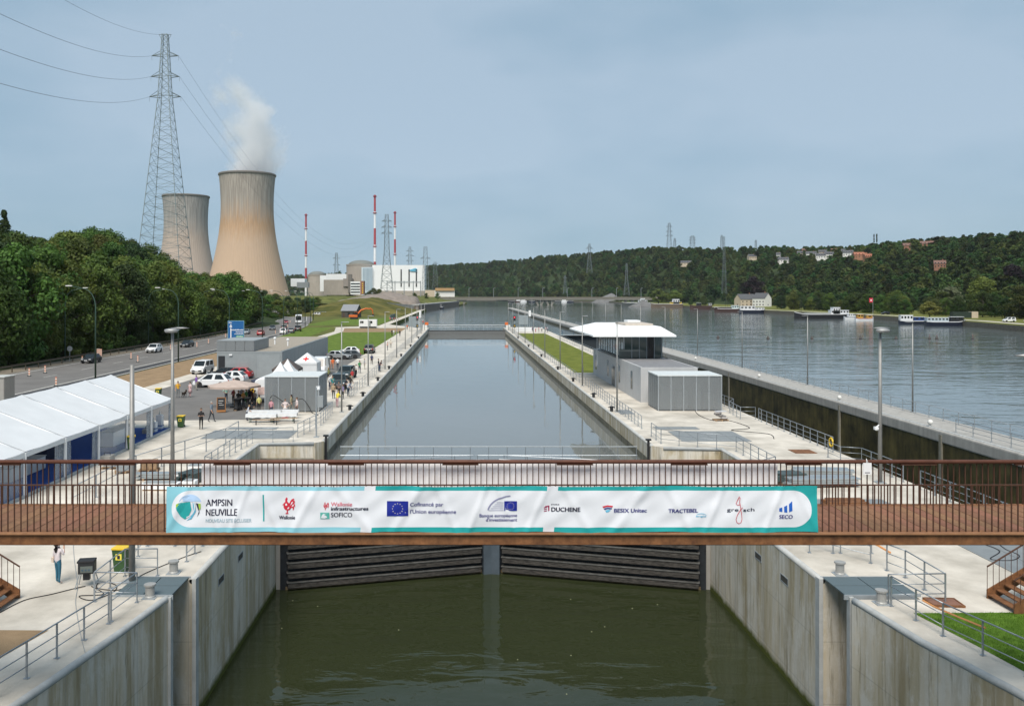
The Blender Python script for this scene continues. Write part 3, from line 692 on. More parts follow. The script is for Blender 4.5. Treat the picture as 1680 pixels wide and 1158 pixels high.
# round emblem
flat('emblem', [arc(313, 830, 20, 25, 155)[0:] + []], SKYB); flat('emblem', [[(300, 823), (294, 824), (313, 822), (315, 835), (310, 846), (304, 851), (297, 846), (291, 835), (290, 831)]], INKT, .010)
flat('emblem', [[(290, 826), (295, 824), (293, 829), (290, 832)], [(326, 825), (330, 825), (330, 833), (328, 836)]], LIME, .011)
flat('emblem', [[(317, 823), (321, 824), (322, 838), (315, 850), (306, 853), (313, 848), (318, 838)]], CYAN, .011)
flat('emblem', [[(322, 824), (326, 825), (328, 840), (324, 847), (327, 838)]], INK, .012)
flat('emblem', [arc(302, 830, 19, -75, 25, 12) + arc(302, 830, 17.5, 25, -75, 12)], WINK, .013)
text('AMPSIN', 338.5, 381, 829, 10.5, INK, .004); text('NEUVILLE', 338.5, 389.5, 844.5, 10.5, INK, .006); text('NOUVEAU SITE ÉCLUSIER', 338.5, 413, 855.5, 5.6, INKG)
flat('divider', [[(432, 810), (434.3, 810), (434.3, 854), (432, 854)]], INKT)
def rooster(cx, cy, s, m):
    P = [(-1.5, -14), (-.3, -15.5), (.6, -14), (1.2, -15), (1.6, -12), (.6, -10.5), (1.2, -8.5), (3.2, -6), (5, -6.2), (6, -9.5), (8.5, -12.3), (11.5, -13.5), (13, -12), (10, -11), (12.8, -10.3), (14, -6), (12, -7), (13.6, -3), (14, 1), (12, -1), (12.2, 3), (10.4, 6.5), (10, 3), (8.8, 1), (7, 2.4), (5.5, 5), (2.2, 6), (1.8, 9), (3.6, 12), (1.4, 11.3), (.4, 13.6), (-.4, 11.2), (-3, 12), (.2, 9.2), (.2, 6), (-3, 4.4), (-5, 1), (-5.2, -3), (-7.5, -2), (-4.8, -5.5), (-2.4, -8), (-2, -10.5), (-3.4, -11.5), (-2, -12.3)]
    flat('rooster_emblem', [[(cx + x * s, cy + y * s) for x, y in P]], m)
    flat('rooster_feather', [[(cx + x * s, cy + y * s) for x, y in q] for q in ([(6, -2), (8, -7), (11, -9), (9, -5)], [(8, -.5), (10.3, -3.5), (12, -4), (10.6, -.6)], [(-2.6, -3.4), (-.6, -6), (1.2, -3), (-1, -1.6)], [(1, 2.4), (4, 0), (4.4, 2), (2, 4)])], WINK, .012)
rooster(471, 830, 1.0, INKR); text('Wallonie', 458.5, 484.5, 850.5, 5.8, INK, .004)
rooster(534, 829.5, .46, INKR); text('Wallonie', 543.5, 578, 829, 6.3, PINK); text('infrastructures', 543.5, 604, 836, 5.8, INK, .012); text('SOFICO', 543.5, 578, 847, 7.3, INK)
flat('sofico_mark', [[(526, 839.5), (541, 839.5), (541, 850), (526, 850)]], mat('sea_green_ink', (.1, .42, .36), .6)); flat('sofico_mark', [[(538, 841), (531, 841.5), (529, 843.5), (533, 846), (534, 848), (527, 848.5), (533, 849.3), (537.5, 847.5), (536, 845), (532, 843), (534, 841.8)]], WINK, .012)
def euflag(x0, x1, y0, y1, r):
    flat('european_flag', [[(x0, y0), (x1, y0), (x1, y1), (x0, y1)]], EUB)
    for k in range(12):
        a = math.pi / 6 * k; cx, cy = (x0 + x1) / 2 + r * math.sin(a), (y0 + y1) / 2 - r * math.cos(a); q = r * .13
        flat('flag_star', [[(cx + q * (1 if i % 2 == 0 else .42) * math.sin(i * math.pi / 5), cy - q * (1 if i % 2 == 0 else .42) * math.cos(i * math.pi / 5)) for i in range(10)]], mat('star_cream', (.75, .68, .45), .6), .013)
euflag(635, 670, 821, 845.5, 8.3); text('Cofinancé par', 673, 727, 829.5, 6.3, INKB); text("l'Union européenne", 673, 748, 841.5, 6.3, INKB)
euflag(827, 848, 821, 837, 5.6)
flat('arch_mark', [arc(842, 839, 43, 97, 172, 20, 27.5)[0:] + arc(843, 839, 41.5, 172, 97, 20, 25.5)], mat('grey_violet_ink', (.25, .25, .38), .6)); flat('arch_mark', [[(815 - k * 3.2, 823 + k * 3.2), (826, 823 + k * 3.2), (826, 823.8 + k * 3.2), (814 - k * 3.2, 823.8 + k * 3.2)] for k in range(5)], MATS['grey_violet_ink'])
text('Banque européenne', 786.5, 848, 847, 5.2, INKB); text("d'investissement", 797, 848, 854, 5.2, INKB)
flat('stripe_mark', [[(892, 831), (897, 829.8), (897, 831.5), (892, 832.5)], [(892, 834), (897, 833), (897, 834.5), (892, 835.3)], [(892, 837), (897, 836), (897, 837.5), (892, 838.2)], [(894, 829), (901, 828), (901, 836.5), (899, 837.5), (899, 830), (894, 830.6)]], mat('maroon_ink', (.32, .02, .08), .6))
text('DUCHENE', 904, 951, 838, 6.8, INK, .01); text('ETOILE', 904, 917, 827.5, 1.8, INK)
flat('fan_mark', [[(987.5, 829.5), (996, 827.5), (1005, 828.5), (1004, 831), (996, 830), (989.5, 832)]], INKR); flat('fan_mark', [[(989.5, 833), (996, 831), (1003.5, 832), (1002.5, 834.2), (996, 833.5), (991.5, 835.2)]], INKB); flat('fan_mark', [[(992, 836.2), (996.5, 834.6), (1001.5, 835.2), (998, 838.2), (994.5, 839.5)]], CYAN)
text('BESIX Unitec', 1006.5, 1060, 839.5, 6.3, INKB, .008)
text('TRACTEBEL', 1095.5, 1144, 840, 6.0, INKB, .010); text('engie', 1141, 1157.5, 847, 2.8, CYAN); flat('swoosh', [arc(1150, 846, 9, 20, 160, 10, 5) + arc(1150, 846, 9, 160, 20, 10, 4)], CYAN)
text('gre', 1191.5, 1210, 837.5, 5.4, INK); text('sch', 1217.5, 1236.5, 837.5, 5.4, INK)
def pen(pts, w_, m):
    L, Rr = [], []
    for i, p in enumerate(pts):
        a, c = Vector(pts[max(0, i - 1)]), Vector(pts[min(len(pts) - 1, i + 1)]); d = (c - a).normalized(); n_ = Vector((-d.y, d.x)) * w_ / 2
        L.append(tuple(Vector(p) + n_)); Rr.append(tuple(Vector(p) - n_))
    flat('pen_stroke', [[L[i], L[i + 1], Rr[i + 1], Rr[i]] for i in range(len(pts) - 1)], m, .012)
pen([(1213, 826), (1209, 827.5), (1206.5, 825), (1209, 819), (1211.5, 813), (1212.5, 815), (1212, 822), (1213.5, 831), (1215.5, 843), (1216, 850), (1214.5, 855.5), (1211, 857.5), (1207.5, 855.5), (1206, 850.5), (1208.5, 843), (1213.5, 835), (1216.5, 831)], .9, INKR)
flat('bar_mark', [[(1277, 832.5), (1282, 831), (1282, 838.5), (1277, 837.5)], [(1285, 830), (1290, 827.5), (1290, 839.5), (1285, 838.8)], [(1293, 826), (1298.5, 821), (1298.5, 836.5), (1293, 838.8)]], mat('royal_blue_ink', (.01, .1, .45), .55)); text('SECO', 1277, 1298.5, 849.5, 6.2, INKB, .006)
# notice sheet tied to the rear handrail (its code is left blank)
nt = thing('notice_sheet', 'small white paper notice tied to the footbridge handrail', 'notice', yp(1423, 768, 24.05))
MB().bb(-.115, .115, -.004, .004, -.17, .15).build('sheet', WHITE, nt); MB().bb(-.07, .07, -.007, -.0045, -.13, -.11).build('print_line', INK, nt)
MB().tube((-.02, 0, .15), (0, .06, .26), .006, 4).tube((.02, 0, .15), (0, .06, .26), .006, 4).build('string', WHITE, nt)
# ================================================================ buildings on the quays
def mesh_screen(name, base=(.3, .32, .33)):
    """perforated sheet: see-through through many small holes"""
    if name in MATS: return MATS[name]
    m = bpy.data.materials.new(name); m.use_nodes = True; MATS[name] = m; n, l = m.node_tree.nodes, m.node_tree.links; b = n['Principled BSDF']
    b.inputs['Base Color'].default_value = (*base, 1); b.inputs['Roughness'].default_value = .5; b.inputs['Metallic'].default_value = .35
    t = n.new('ShaderNodeTexCoord'); z = n.new('ShaderNodeTexVoronoi'); z.inputs['Scale'].default_value = 26; z.inputs['Randomness'].default_value = 0
    l.new(t.outputs['Object'], z.inputs['Vector']); r = n.new('ShaderNodeMapRange'); r.inputs['From Min'].default_value = .40; r.inputs['From Max'].default_value = .42
    l.new(z.outputs['Distance'], r.inputs['Value']); l.new(r.outputs['Result'], b.inputs['Alpha'])
    return m
SCREEN = mesh_screen('perforated_sheet'); GREYC0 = mat('cabinet_pale', (.4, .42, .43), .6)
def pavilion(x, y, wx, wy, h, npan, label):
    t = thing('mesh_pavilion', label, 'pavilion', (x, y, 0))
    MB().bb(.3, wx - .3, wy - .9, wy - .3, .02, h - .4).build('back_equipment', mat('core_grey', (.42, .44, .45), .7, 0, .25, .8), t)
    for k, (a, c_, hh, dd) in enumerate(((.12, .3, 2.3, 1.2), (.38, .55, 1.7, 2.0), (.62, .72, 2.6, 1.0), (.8, .95, 1.5, 1.8))): MB().bb(a * wx, c_ * wx, dd, dd + 1.1, .02, hh).build('cabinet', (GALVM, WHITE, mat('core_grey', (.42, .44, .45)), GREYC0)[k], t, bevel=.03)
    for i in range(npan):
        a = wx * i / npan
        MB().bb(a + .05, a + wx / npan - .05, .0, .012, .08, h - .12).build('screen_panel', SCREEN, t)
        MB().bb(a + .05, a + wx / npan - .05, wy - .012, wy, .08, h - .12).build('screen_panel', SCREEN, t)
    for i in range(npan + 1): MB().bb(wx * i / npan - .045, wx * i / npan + .045, -.035, .05, .0, h - .1).build('frame_post', GALVM, t)
    for xx in (0, wx):
        for j in range(5):
            a = wy * j / 5; MB().bb(xx - .006, xx + .006, a + .06, a + wy / 5 - .02, .08, h - .12).build('screen_panel', SCREEN, t)
            MB().bb(xx - .04, xx + .04, a + .052, a + .09, 0, h - .1).build('frame_post', GALVM, t)
    MB().bb(-.06, wx + .06, -.06, wy + .06, h - .1, h).build('roof', mat('pale_roof_sheet', (.62, .65, .65), .5, .1, .08), t)
    MB().bb(-.03, wx + .03, -.03, wy + .03, 0, .02).build('base', DARKM, t)
    return t
pavilion(-19.0, 84.6, 5.2, 5.4, 3.47, 4, 'grey mesh clad pavilion behind the white picnic tables')
pavilion(19.35, 85.4, 6.2, 4.6, 3.5, 5, 'grey mesh clad pavilion in front of the control building')

# technical building with gravel roofs
GREYC = mat('grey_cladding', (.26, .285, .295), .6, .1, .08, 1.2)
GREYC2 = mat('grey_panel', (.3, .325, .335), .55, .15, .06, 1.2)
tb = thing('technical_building', 'long grey flat roofed technical building behind the parked cars', 'building', (-33.3, 119, 0))
MB().bb(0, 8.9, 0, 41, 0, 3.45).build('wall', GREYC, tb)
MB().bb(-.02, 8.92, -.02, 41.02, 3.45, 3.62).bb(.2, 8.7, .2, 40.8, 3.621, 3.63).build('parapet', GREYC2, tb)
MB().bb(.25, 8.65, .25, 40.7, 3.64, 3.66).build('gravel_roof', GRAVEL, tb)
for (x0, x1, y0, y1) in ((0, 5.1, 0, 9),):
    for i in range(4): MB().bb(x0 + i * 1.28, x0 + i * 1.28 + 1.22, -.03, .05, 3.67, 5.05).build('screen_panel', SCREEN, tb)
    for i in range(7): MB().bb(5.05, 5.13, i * 1.28, i * 1.28 + 1.22, 3.67, 5.05).build('screen_panel', SCREEN, tb); MB().bb(-.03, .05, i * 1.28, i * 1.28 + 1.22, 3.67, 5.05).build('screen_panel', SCREEN, tb)
    MB().bb(.06, 5.04, .06, 8.9, 3.66, 4.75).build('roof_plant', mat('plant_grey', (.22, .23, .235), .7), tb)
    MB().bb(.1, 5, .1, 8.85, 4.76, 4.8).build('gravel_roof', GRAVEL, tb)
    MB().bb(-.05, 5.15, -.05, 9.02, 5.05, 5.1).bb(.25, 4.85, .25, 8.72, 5.04, 5.11).build('coping_frame', GREYC2, tb)
for i in range(14): MB().bb(8.9, 8.96, .15 + i * 2.9, .15 + i * 2.9 + 2.8, .1, 3.4).build('wall_panel', GREYC2, tb)
MB().bb(5.6, 8.6, -.05, 0, .05, 3.1).build('door_panel', GREYC2, tb); MB().bb(5.55, 5.62, -.08, 0, 0, 3.2).build('door_frame', GALVM, tb)
MB().bb(.2, 1.1, -.04, .02, .05, 3.0).build('entrance', DARKM, tb); MB().bb(1.7, 2.1, -.16, -.01, 3.05, 3.25).build('wall_lamp', WHITE, tb)
for (x, y) in ((4.5, 16), (7.3, 12)): MB().tube((x, y, 3.65), (x, y, 4.5), .1, 8).ball((x, y, 4.6), .22).build('roof_vent', WHITE, tb)

# control building
cb = thing('control_building', 'control building with glazed upper floor and white hipped roof', 'building', (19, 92, 0))
SMOOTHC = mat('smooth_concrete', (.46, .465, .47), .75, 0, .07, .5, .08, 8, streak=.06)
MB().bb(0, 6, 0, 33, 0, 3.62).build('wall', SMOOTHC, cb)
MB().bb(.02, 5.98, .02, 13, 3.5, 3.7).build('terrace_edge', SMOOTHC, cb); MB().bb(.25, 5.75, .25, 12.8, 3.705, 3.72).build('terrace', mat('terrace_grey', (.2, .2, .21), .85, 0, .15, 2), cb)
MB().bb(-.05, 6.3, .6, .9, 3.6, 3.66).build('terrace_lip', GALVM, cb)
ZU, ZE = 3.62, 6.45
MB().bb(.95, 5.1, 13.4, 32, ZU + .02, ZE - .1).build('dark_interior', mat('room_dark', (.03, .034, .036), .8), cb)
MB().bb(1.2, 4.6, 13.35, 13.4, ZU + .15, ZU + .95).build('console', mat('console_grey', (.12, .13, .14), .6), cb)
GL = mat('green_glass', (.035, .06, .06), .04, 0, .1, spec=.8)
for i in range(5): 
    a = .7 + i * .9
    MB().bb(a + .04, a + .86, 13.0, 13.05, ZU + .12, ZE - .06).build('window_pane', GL if i != 3 else mat('door_dark', (.015, .012, .012), .2), cb)
for i in range(6): MB().bb(.7 + i * .9 - .035, .7 + i * .9 + .035, 12.95, 13.09, ZU + .1, ZE).build('mullion', GALVM, cb)
for i in range(10):
    a = 13.0 + i * 1.9; MB().bb(.60, .65, a + .05, a + 1.85, ZU + .12, ZE - .06).build('window_pane', GL, cb); MB().bb(.55, .69, a - .03, a + .03, ZU + .1, ZE).build('mullion', GALVM, cb)
    MB().bb(5.25, 5.3, a + .05, a + 1.85, ZU + .12, ZE - .06).build('window_pane', GL, cb)
MB().bb(.05, 1.0, 12.9, 13.0, ZU + .02, ZU + 1.2).build('glass_balustrade', GL, cb)
for y in (4.5, 12, 20, 30): MB().bb(-.03, .06, y, y + .8, .9, 2.9).build('window', GLASS, cb); MB().bb(-.05, .05, y + .82, y + .92, .85, 2.95).build('window_frame', GALVM, cb)
MB().bb(-.03, .06, 15.6, 17.6, .05, 2.6).build('door', GLASS, cb); MB().bb(-.06, .04, 16.55, 16.65, .05, 2.62).build('door_frame', GALVM, cb)
b = MB(); e0, e1, y0, y1, i_ = -3.6, 6.1, 9.5, 31.5, 0
E = [(e0, y0, ZE), (e1, y0, ZE), (e1, y1, ZE), (e0, y1, ZE)]; E2 = [(p[0], p[1], ZE + .18) for p in E]; TP = [(-.5, 12.7, ZE + 1.1), (5.0, 12.7, ZE + 1.1), (5.0, 28, ZE + 1.1), (-.5, 28, ZE + 1.1)]
b.add(E + E2 + TP, [(3, 2, 1, 0)] + [(i, (i + 1) % 4, 4 + (i + 1) % 4, 4 + i) for i in range(4)] + [(4 + i, 4 + (i + 1) % 4, 8 + (i + 1) % 4, 8 + i) for i in range(4)] + [(8, 9, 10, 11)])
roof = b.build('roof', mat('white_roof_membrane', (.8, .81, .81), .6, 0, .03), cb)
MB().bb(1.2, 4.6, 15, 22, ZE + 1.11, ZE + 1.35).build('roof_unit', mat('beige_unit', (.5, .44, .38), .7), roof); MB().bb(3.2, 4.9, 24, 26.5, ZE + 1.11, ZE + 1.5).build('roof_unit', WHITE, roof)
MB().tube((-2.9, 11, 3.0), (-2.9, 11, ZE), .05).build('roof_post', GALVM, cb)
# screened wall of the old lock side behind the building
MB().bb(-1.4, -1.35, 33.5, 33.6, 0, 1.1).build('gate_post', GALV, cb)

# ================================================================ marquee and small tents
mq = thing('marquee', 'long white event marquee with blue carpet on the left quay', 'marquee', (-24.5, 39, 0))
WX, NB = -10.4, 7
for i in range(NB):
    y0, y1 = i * 5 + .008, i * 5 + 4.992
    for sgn in (0, 1):
        b = MB(); n = 8; vs = []
        for j in range(n + 1):
            for k in range(7):
                f = k / 6; x = (WX / 2) * f if sgn == 0 else WX - (WX / 2) * f; yy = y0 + (y1 - y0) * j / n
                vs.append((x, yy, 2.53 + 2.02 * f - .07 * math.sin(math.pi * f) + (.03 * (abs(j / n - .5) * 2) ** 2) + .035 * nz3(x * .8, yy * .7)))
        b.add(vs, [(j * 7 + k, j * 7 + k + 1, (j + 1) * 7 + k + 1, (j + 1) * 7 + k) for j in range(n) for k in range(6)])
        b.build('roof_panel', WTENT, mq, smooth=True)
        MB().bb(*((-.02, .03) if sgn == 0 else (WX - .03, WX + .02)), y0, y1, 2.25, 2.52).build('valance', WTENT, mq)
for i in range(NB + 1):
    y = i * 5
    for x in (0, WX): MB().bb(x - .07, x + .07, y - .06, y + .06, 0, 2.5).build('tent_post', WHITE, mq)
    MB().tube((0, y, 2.48), (WX / 2, y, 4.5), .05).tube((WX, y, 2.48), (WX / 2, y, 4.5), .05).build('rafter', WHITE, mq)
for i in range(1, NB): MB().tube((.02, i * 5, 2.57), (WX / 2, i * 5, 4.6), .025, 6).tube((WX / 2, i * 5, 4.6), (WX, i * 5, 2.57), .025, 6).build('roof_seam', mat('seam_grey', (.42, .44, .46), .6), mq)
MB().add([(0, 35, 2.5), (WX / 2, 35, 4.5), (WX, 35, 2.5)], [(0, 1, 2)]).build('gable', WTENT, mq)
CLEAR = mat('clear_pvc', (.5, .54, .58), .15, 0, .2, 1.5, alpha=.38)
for (i, a, c_) in ((0, 0, 5), (1, 0, 5), (2, 3.8, 5), (3, 0, 1.0), (3, 4.2, 5), (4, .6, 5), (5, .0, .5), (5, 4.3, 5), (6, 0, .6), (6, 4.5, 5)):
    b = MB(); n = 14; vs = []
    for j in range(n + 1):
        yy = i * 5 + a + (c_ - a) * j / n; x = -.12 + (.09 * math.sin(j * 2.2) if c_ - a < 2 else .01 * math.sin(j)); vs += [(x, yy, .08), (x * .8, yy, 2.3)]
    b.add(vs, [(2 * j, 2 * j + 2, 2 * j + 3, 2 * j + 1) for j in range(n)]); b.build('side_curtain', CLEAR, mq, smooth=True)
MB().bb(WX + .1, WX + .14, 0, 35, .05, 2.3).build('back_wall', mat('dull_tent_wall', (.35, .37, .4), .7), mq)
MB().bb(WX + .2, -.1, .1, 34.9, .02, .1).build('carpet_floor', mat('blue_carpet', (.01, .06, .27), .95, 0, .15, 3), mq)
MB().bb(-.1, .12, 0, 35, 0, .14).build('floor_edge', GALVM, mq)
for (lab, x, y, sx, sy, h, m) in (('white bar counter inside the marquee', -26.2, 66.6, 1, 4.2, 1.1, WHITE), ('white clothed buffet table deep inside the marquee', -27.5, 54.5, 1, 4.4, .85, WTENT), ('pale clothed buffet table at the near end of the marquee', -27.0, 47.5, 1, 5, .85, mat('grey_cloth', (.4, .41, .45), .8)), ('dark display counter in the marquee behind the clear curtain', -28.5, 60.5, 1, 3, 1.1, mat('navy_panel', (.015, .025, .06), .6))):
    t = thing('counter', lab, 'counter', (x, y, .1)); MB().box(0, 0, h / 2, sx, sy, h - .06).build('skirt', m, t, bevel=.02); MB().box(0, 0, h, sx + .08, sy + .08, .05).build('top', GREYC2, t)
for (k, (px, py, h)) in enumerate(((258, 708, .8), (268, 703, 1.15))):
    x, y = gp(px, py, .1); t = thing('display_plinth', ('low' if k == 0 else 'tall') + ' white display plinth on the blue carpet at the marquee corner', 'plinth', (x - .3, y, .1)); MB().box(0, 0, h / 2, .5, .5, h).build('block', WHITE, t, bevel=.02); MB().box(0, 0, .28, .52, .52, .08).build('blue_band', BLUE, t); MB().lathe([(.07, 0), (.09, .1), (.05, .3), (.06, .34)], 10, 0, 0, h).build('jar', RENDER_W, t)
for k, (px, py) in enumerate(((243, 712), (176, 757))):
    x, y = gp(px, py); t = thing('ballast_block', 'grey concrete ballast block holding the marquee, ' + ('by the open corner' if k == 0 else 'below the buffet bay'), 'ballast', (x, y, 0)); MB().box(0, 0, .22, .7, .9, .44).build('block', CONC_PLAIN, t, bevel=.03); MB().tube((-.2, 0, .44), (-.2, .0, .62), .02).tube((-.2, 0, .62), (.2, 0, .62), .02).tube((.2, 0, .62), (.2, 0, .44), .02).build('lifting_handle', DARKM, t)
def tent(x, y, s, h, peak, m, name, label, walls=0, cross=False, valance=.28):
    t = thing(name, label, 'tent', (x, y, 0)); q = s / 2
    b = MB(); n = 6; rings = []
    for k in range(n + 1):
        f = k / n; w_ = q * (1 - f); z = h + peak * (f if name == 'gazebo' else f ** 1.7); rings.append([(-w_ - .001, -w_ - .001, z), (w_ + .001, -w_ - .001, z), (w_ + .001, w_ + .001, z), (-w_ - .001, w_ + .001, z)])
    vs = sum(rings, []); b.add(vs, [(4 * k + i, 4 * k + (i + 1) % 4, 4 * k + 4 + (i + 1) % 4, 4 * k + 4 + i) for k in range(n) for i in range(4)]); b.build('canopy', m, t)
    MB().bb(-q, q, -q - .02, -q, h - valance, h).bb(-q, q, q, q + .02, h - valance, h).bb(-q - .02, -q, -q, q, h - valance, h).bb(q, q + .02, -q, q, h - valance, h).build('valance', m, t)
    for a in (-1, 1):
        for c in (-1, 1): MB().bb(a * q - .03, a * q + .03, c * q - .03, c * q + .03, 0, h).build('leg', GALVM, t)
    if walls & 1: MB().bb(-q + .04, q - .04, -q + .02, -q + .05, .02, h - valance).build('wall_sheet', m, t)
    if walls & 2: MB().bb(q - .05, q - .02, -q + .06, q - .06, .02, h - valance).build('wall_sheet', m, t)
    if walls & 4: MB().bb(-q + .06, q - .06, q - .05, q - .02, .02, h - valance).build('wall_sheet', m, t)
    if cross:
        o = MB().bb(-.36, .36, -.02, .02, -.1, .1).bb(-.1, .1, -.021, .019, -.36, .36).build('red_cross', mat('cross_red', (.62, .02, .02), .6), t); zz = h + peak * .38; o.location = (0, -q * .62 - .05, zz); o.rotation_euler = (-math.atan2(q, peak), 0, 0)
    return t
x, y = gp(511, 606); tent(-20.6, 117, 3.1, 2.35, 1.25, WTENT, 'gazebo', 'white first aid gazebo with a red cross on its roof', 7, True)
tent(-21.4, 107.5, 3.2, 2.3, 1.25, mat('brown_tent', (.075, .058, .052), .7), 'gazebo', 'dark brown pop-up gazebo beside the white van')
tent(-19.9, 96.2, 3.0, 2.25, 1.75, WTENT, 'pagoda_tent', 'white peaked pagoda tent close behind the left mesh pavilion'); tent(-19.9, 100.2, 3.0, 2.25, 1.75, WTENT, 'pagoda_tent', 'white peaked pagoda tent next to the brown gazebo')
tl = thing('toilet_cabins', 'row of blue portable toilet cabins behind the first aid gazebo', 'toilet', (-19.6, 121, 0))
for k in range(5): 
    c = MB().bb(-.55, .55, k * 1.2, k * 1.2 + 1.12, 0, 2.25).build('cabin', mat('toilet_blue', (.03, .16, .27), .5) if k == 0 else mat('toilet_grey', (.12, .15, .16), .5), tl, bevel=.04); MB().bb(-.6, .6, k * 1.2 - .03, k * 1.2 + 1.15, 2.25, 2.38).build('roof', RENDER_W, c, bevel=.03)

# ================================================================ lamps and masts
def lamp(name, label, group=None):
    t = thing(name, label, 'lamp post', group=group)
    MB().tube((0, 0, 0), (0, 0, 8.7), .085, 10, .05).build('pole', mat('pole_grey', (.3, .3, .29), .5, .5), t, smooth=True); MB().box(0, 0, .02, .4, .4, .04).build('base_plate', GALVM, t)
    MB().box(.32, 0, 8.72, .75, .28, .06).build('lamp_head', mat('lamp_head_grey', (.33, .33, .33), .5, .4), t, bevel=.02)
    return t
ORD = ('first', 'second', 'third', 'fourth', 'fifth', 'sixth', 'seventh', 'eighth', 'ninth', 'tenth')
L0 = lamp('lamp_post', 'slim grey lamp post on the left chamber wall, first beyond the mitre gate', 'lamps along the left chamber wall')
ys = [84.5 + 24.2 * k for k in range(9)]
place(L0, (-11.55, ys[0], 0))
for k, y in enumerate(ys[1:]): place(copy_tree(L0), (-11.55, y, 0), 0, 'slim grey lamp post on the left chamber wall, %s beyond the mitre gate' % ORD[k + 1])
for k, y in enumerate(ys): place(copy_tree(L0), (15.15, y, 0), 0, 'slim grey lamp post on the right chamber wall, %s beyond the mitre gate' % ORD[k], 'lamps along the right chamber wall')
for k in range(10): place(copy_tree(L0), (44.1 - .3, 84.5 + 25.6 * k, 0), math.pi, 'slim grey lamp post on the guide wall, %s along it from the camera mast' % ORD[k], 'lamps along the guide wall')
for k in range(7): place(copy_tree(L0), (41.6, 345 + 55 * k, 0), 0, 'distant slim lamp post on the outer end of the guide wall', 'lamps on the outer guide wall')
def mast(x, y, h, label, heads=True, cctv=None):
    t = thing('lighting_mast', label, 'lamp post', (x, y, 0)); MB().tube((0, 0, 0), (0, 0, h), .13, 12, .085).build('pole', mat('mast_grey', (.27, .265, .255), .55, .4), t, smooth=True); MB().box(0, 0, .03, .55, .55, .06).build('base_plate', GALVM, t)
    if heads:
        MB().lathe([(.05, 0), (.3, .02), (.36, .12), (.33, .2), (.1, .26)], 14, .02, -.3, h + .0, 0, 1.15, .8).build('lamp_head', MATS['lamp_head_grey'], t, smooth=True)
        MB().lathe([(.05, 0), (.3, .02), (.38, .06), (.1, .1)], 14, .3, .5, h + .2, 0, 1.5, .6).build('lamp_head', MATS['lamp_head_grey'], t, smooth=True); MB().tube((0, 0, h), (.3, .5, h + .2), .04).build('bracket', GALVM, t)
    if cctv: MB().ball((-.25, -.1, cctv), .13).tube((-.25, -.1, cctv + .1), (0, 0, cctv + .25), .04).box(-.3, -.1, cctv + .02, .2, .2, .18).build('camera_housing', WHITE, t)
    return t
mast(-13.05, 34.6, 8.6, 'tall bare grey mast rising through the view of the marquee', False)
mast(-17.0, 51.4, 9.15, 'tall mast with two disc lamp heads beside the marquee')
mast(25.4, 52.8, 9.1, 'tall mast with disc lamp heads and a camera above the old lock', True, 3.3)
m3 = thing('lighting_mast', 'tall mast right of the steel stairs with an oval lamp head', 'lamp post', (22.9, 34.6, 0)); MB().tube((0, 0, 0), (0, 0, 8.9), .13, 12, .085).build('pole', MATS['mast_grey'], m3); MB().lathe([(.05, 0), (.35, .03), (.42, .09), (.1, .14)], 14, -.35, 0, 8.9, 0, 1.4, .6).build('lamp_head', MATS['lamp_head_grey'], m3, smooth=True)
def roadlamp():
    t = thing('road_lamp', 'green curved road lamp on the quay side of the road', 'street lamp', group='road lamps on the quay side')
    pts = [(0, 0, 0), (0, 0, 9.8)] + [(-1.8 * (1 - math.cos(rad(a))) * 1.0, 0, 9.8 + 2.4 * math.sin(rad(a))) for a in (20, 40, 60, 75)] + [(-3.2, 0, 12.5)]
    MB().path(pts, [.13, .09, .07, .06, .055, .05, .045], 8).build('pole', LAMPGREEN, t, smooth=True); MB().box(-3.5, 0, 12.53, .85, .26, .13).build('lamp_head', RENDER_W, t, bevel=.04)
    return t
R0 = roadlamp(); place(R0, (-48.6 + .4, 115, 0), 0, 'green curved road lamp on the quay side of the road, first beyond the marquee')
for k, y in enumerate((147.5, 180, 212, 244, 276, 308, 345, 385)): place(copy_tree(R0), (road_at(y)[0] + 8.8, y, 0), 0, 'green curved road lamp on the quay side of the road, %s beyond the marquee' % ORD[k + 1])
for k, y in enumerate((150, 190, 232, 274, 318, 362)): place(copy_tree(R0), (road_at(y)[0] - 11.5, y, 0), math.pi, 'green curved road lamp on the wooded side of the road, %s past the round sign' % ORD[k], 'road lamps on the wooded side')
for y in (440, 480, 520, 560): place(copy_tree(R0), (road_at(y)[0] + 9, y, 0), 0, 'distant green road lamp at the bend of the road', 'road lamps at the bend')

# guard rail along the wood
gr = thing('guard_rail', 'brown steel guard rail along the wooded side of the road', 'guard rail', (0, 0, 0))
ybr = [60 + 4 * i for i in range(70)]; gp0 = None
b = MB()
for a, c in zip(ybr, ybr[1:]):
    xa, xc = road_at(a)[0] - 9.2, road_at(c)[0] - 9.2
    b.add([(xa, a, .75), (xc, c, .75), (xc, c, 1.05), (xa, a, 1.05), (xa - .06, a, .75), (xc - .06, c, .75), (xc - .06, c, 1.05), (xa - .06, a, 1.05)], [(0, 1, 2, 3), (4, 5, 6, 7), (3, 2, 6, 7), (0, 1, 5, 4)])
b.build('rail_beam', mat('brown_rail', (.09, .07, .045), .7, .2), gr)
for y in ybr:
    x = road_at(y)[0] - 9.3
    if gp0 is None: gp0 = MB().bb(-.06, .06, -.06, .06, 0, 1.0).build('post', MATS['brown_rail'], gr, loc=(x, y, -.05))
    else: share(gp0, gr, (x, y, -.05))

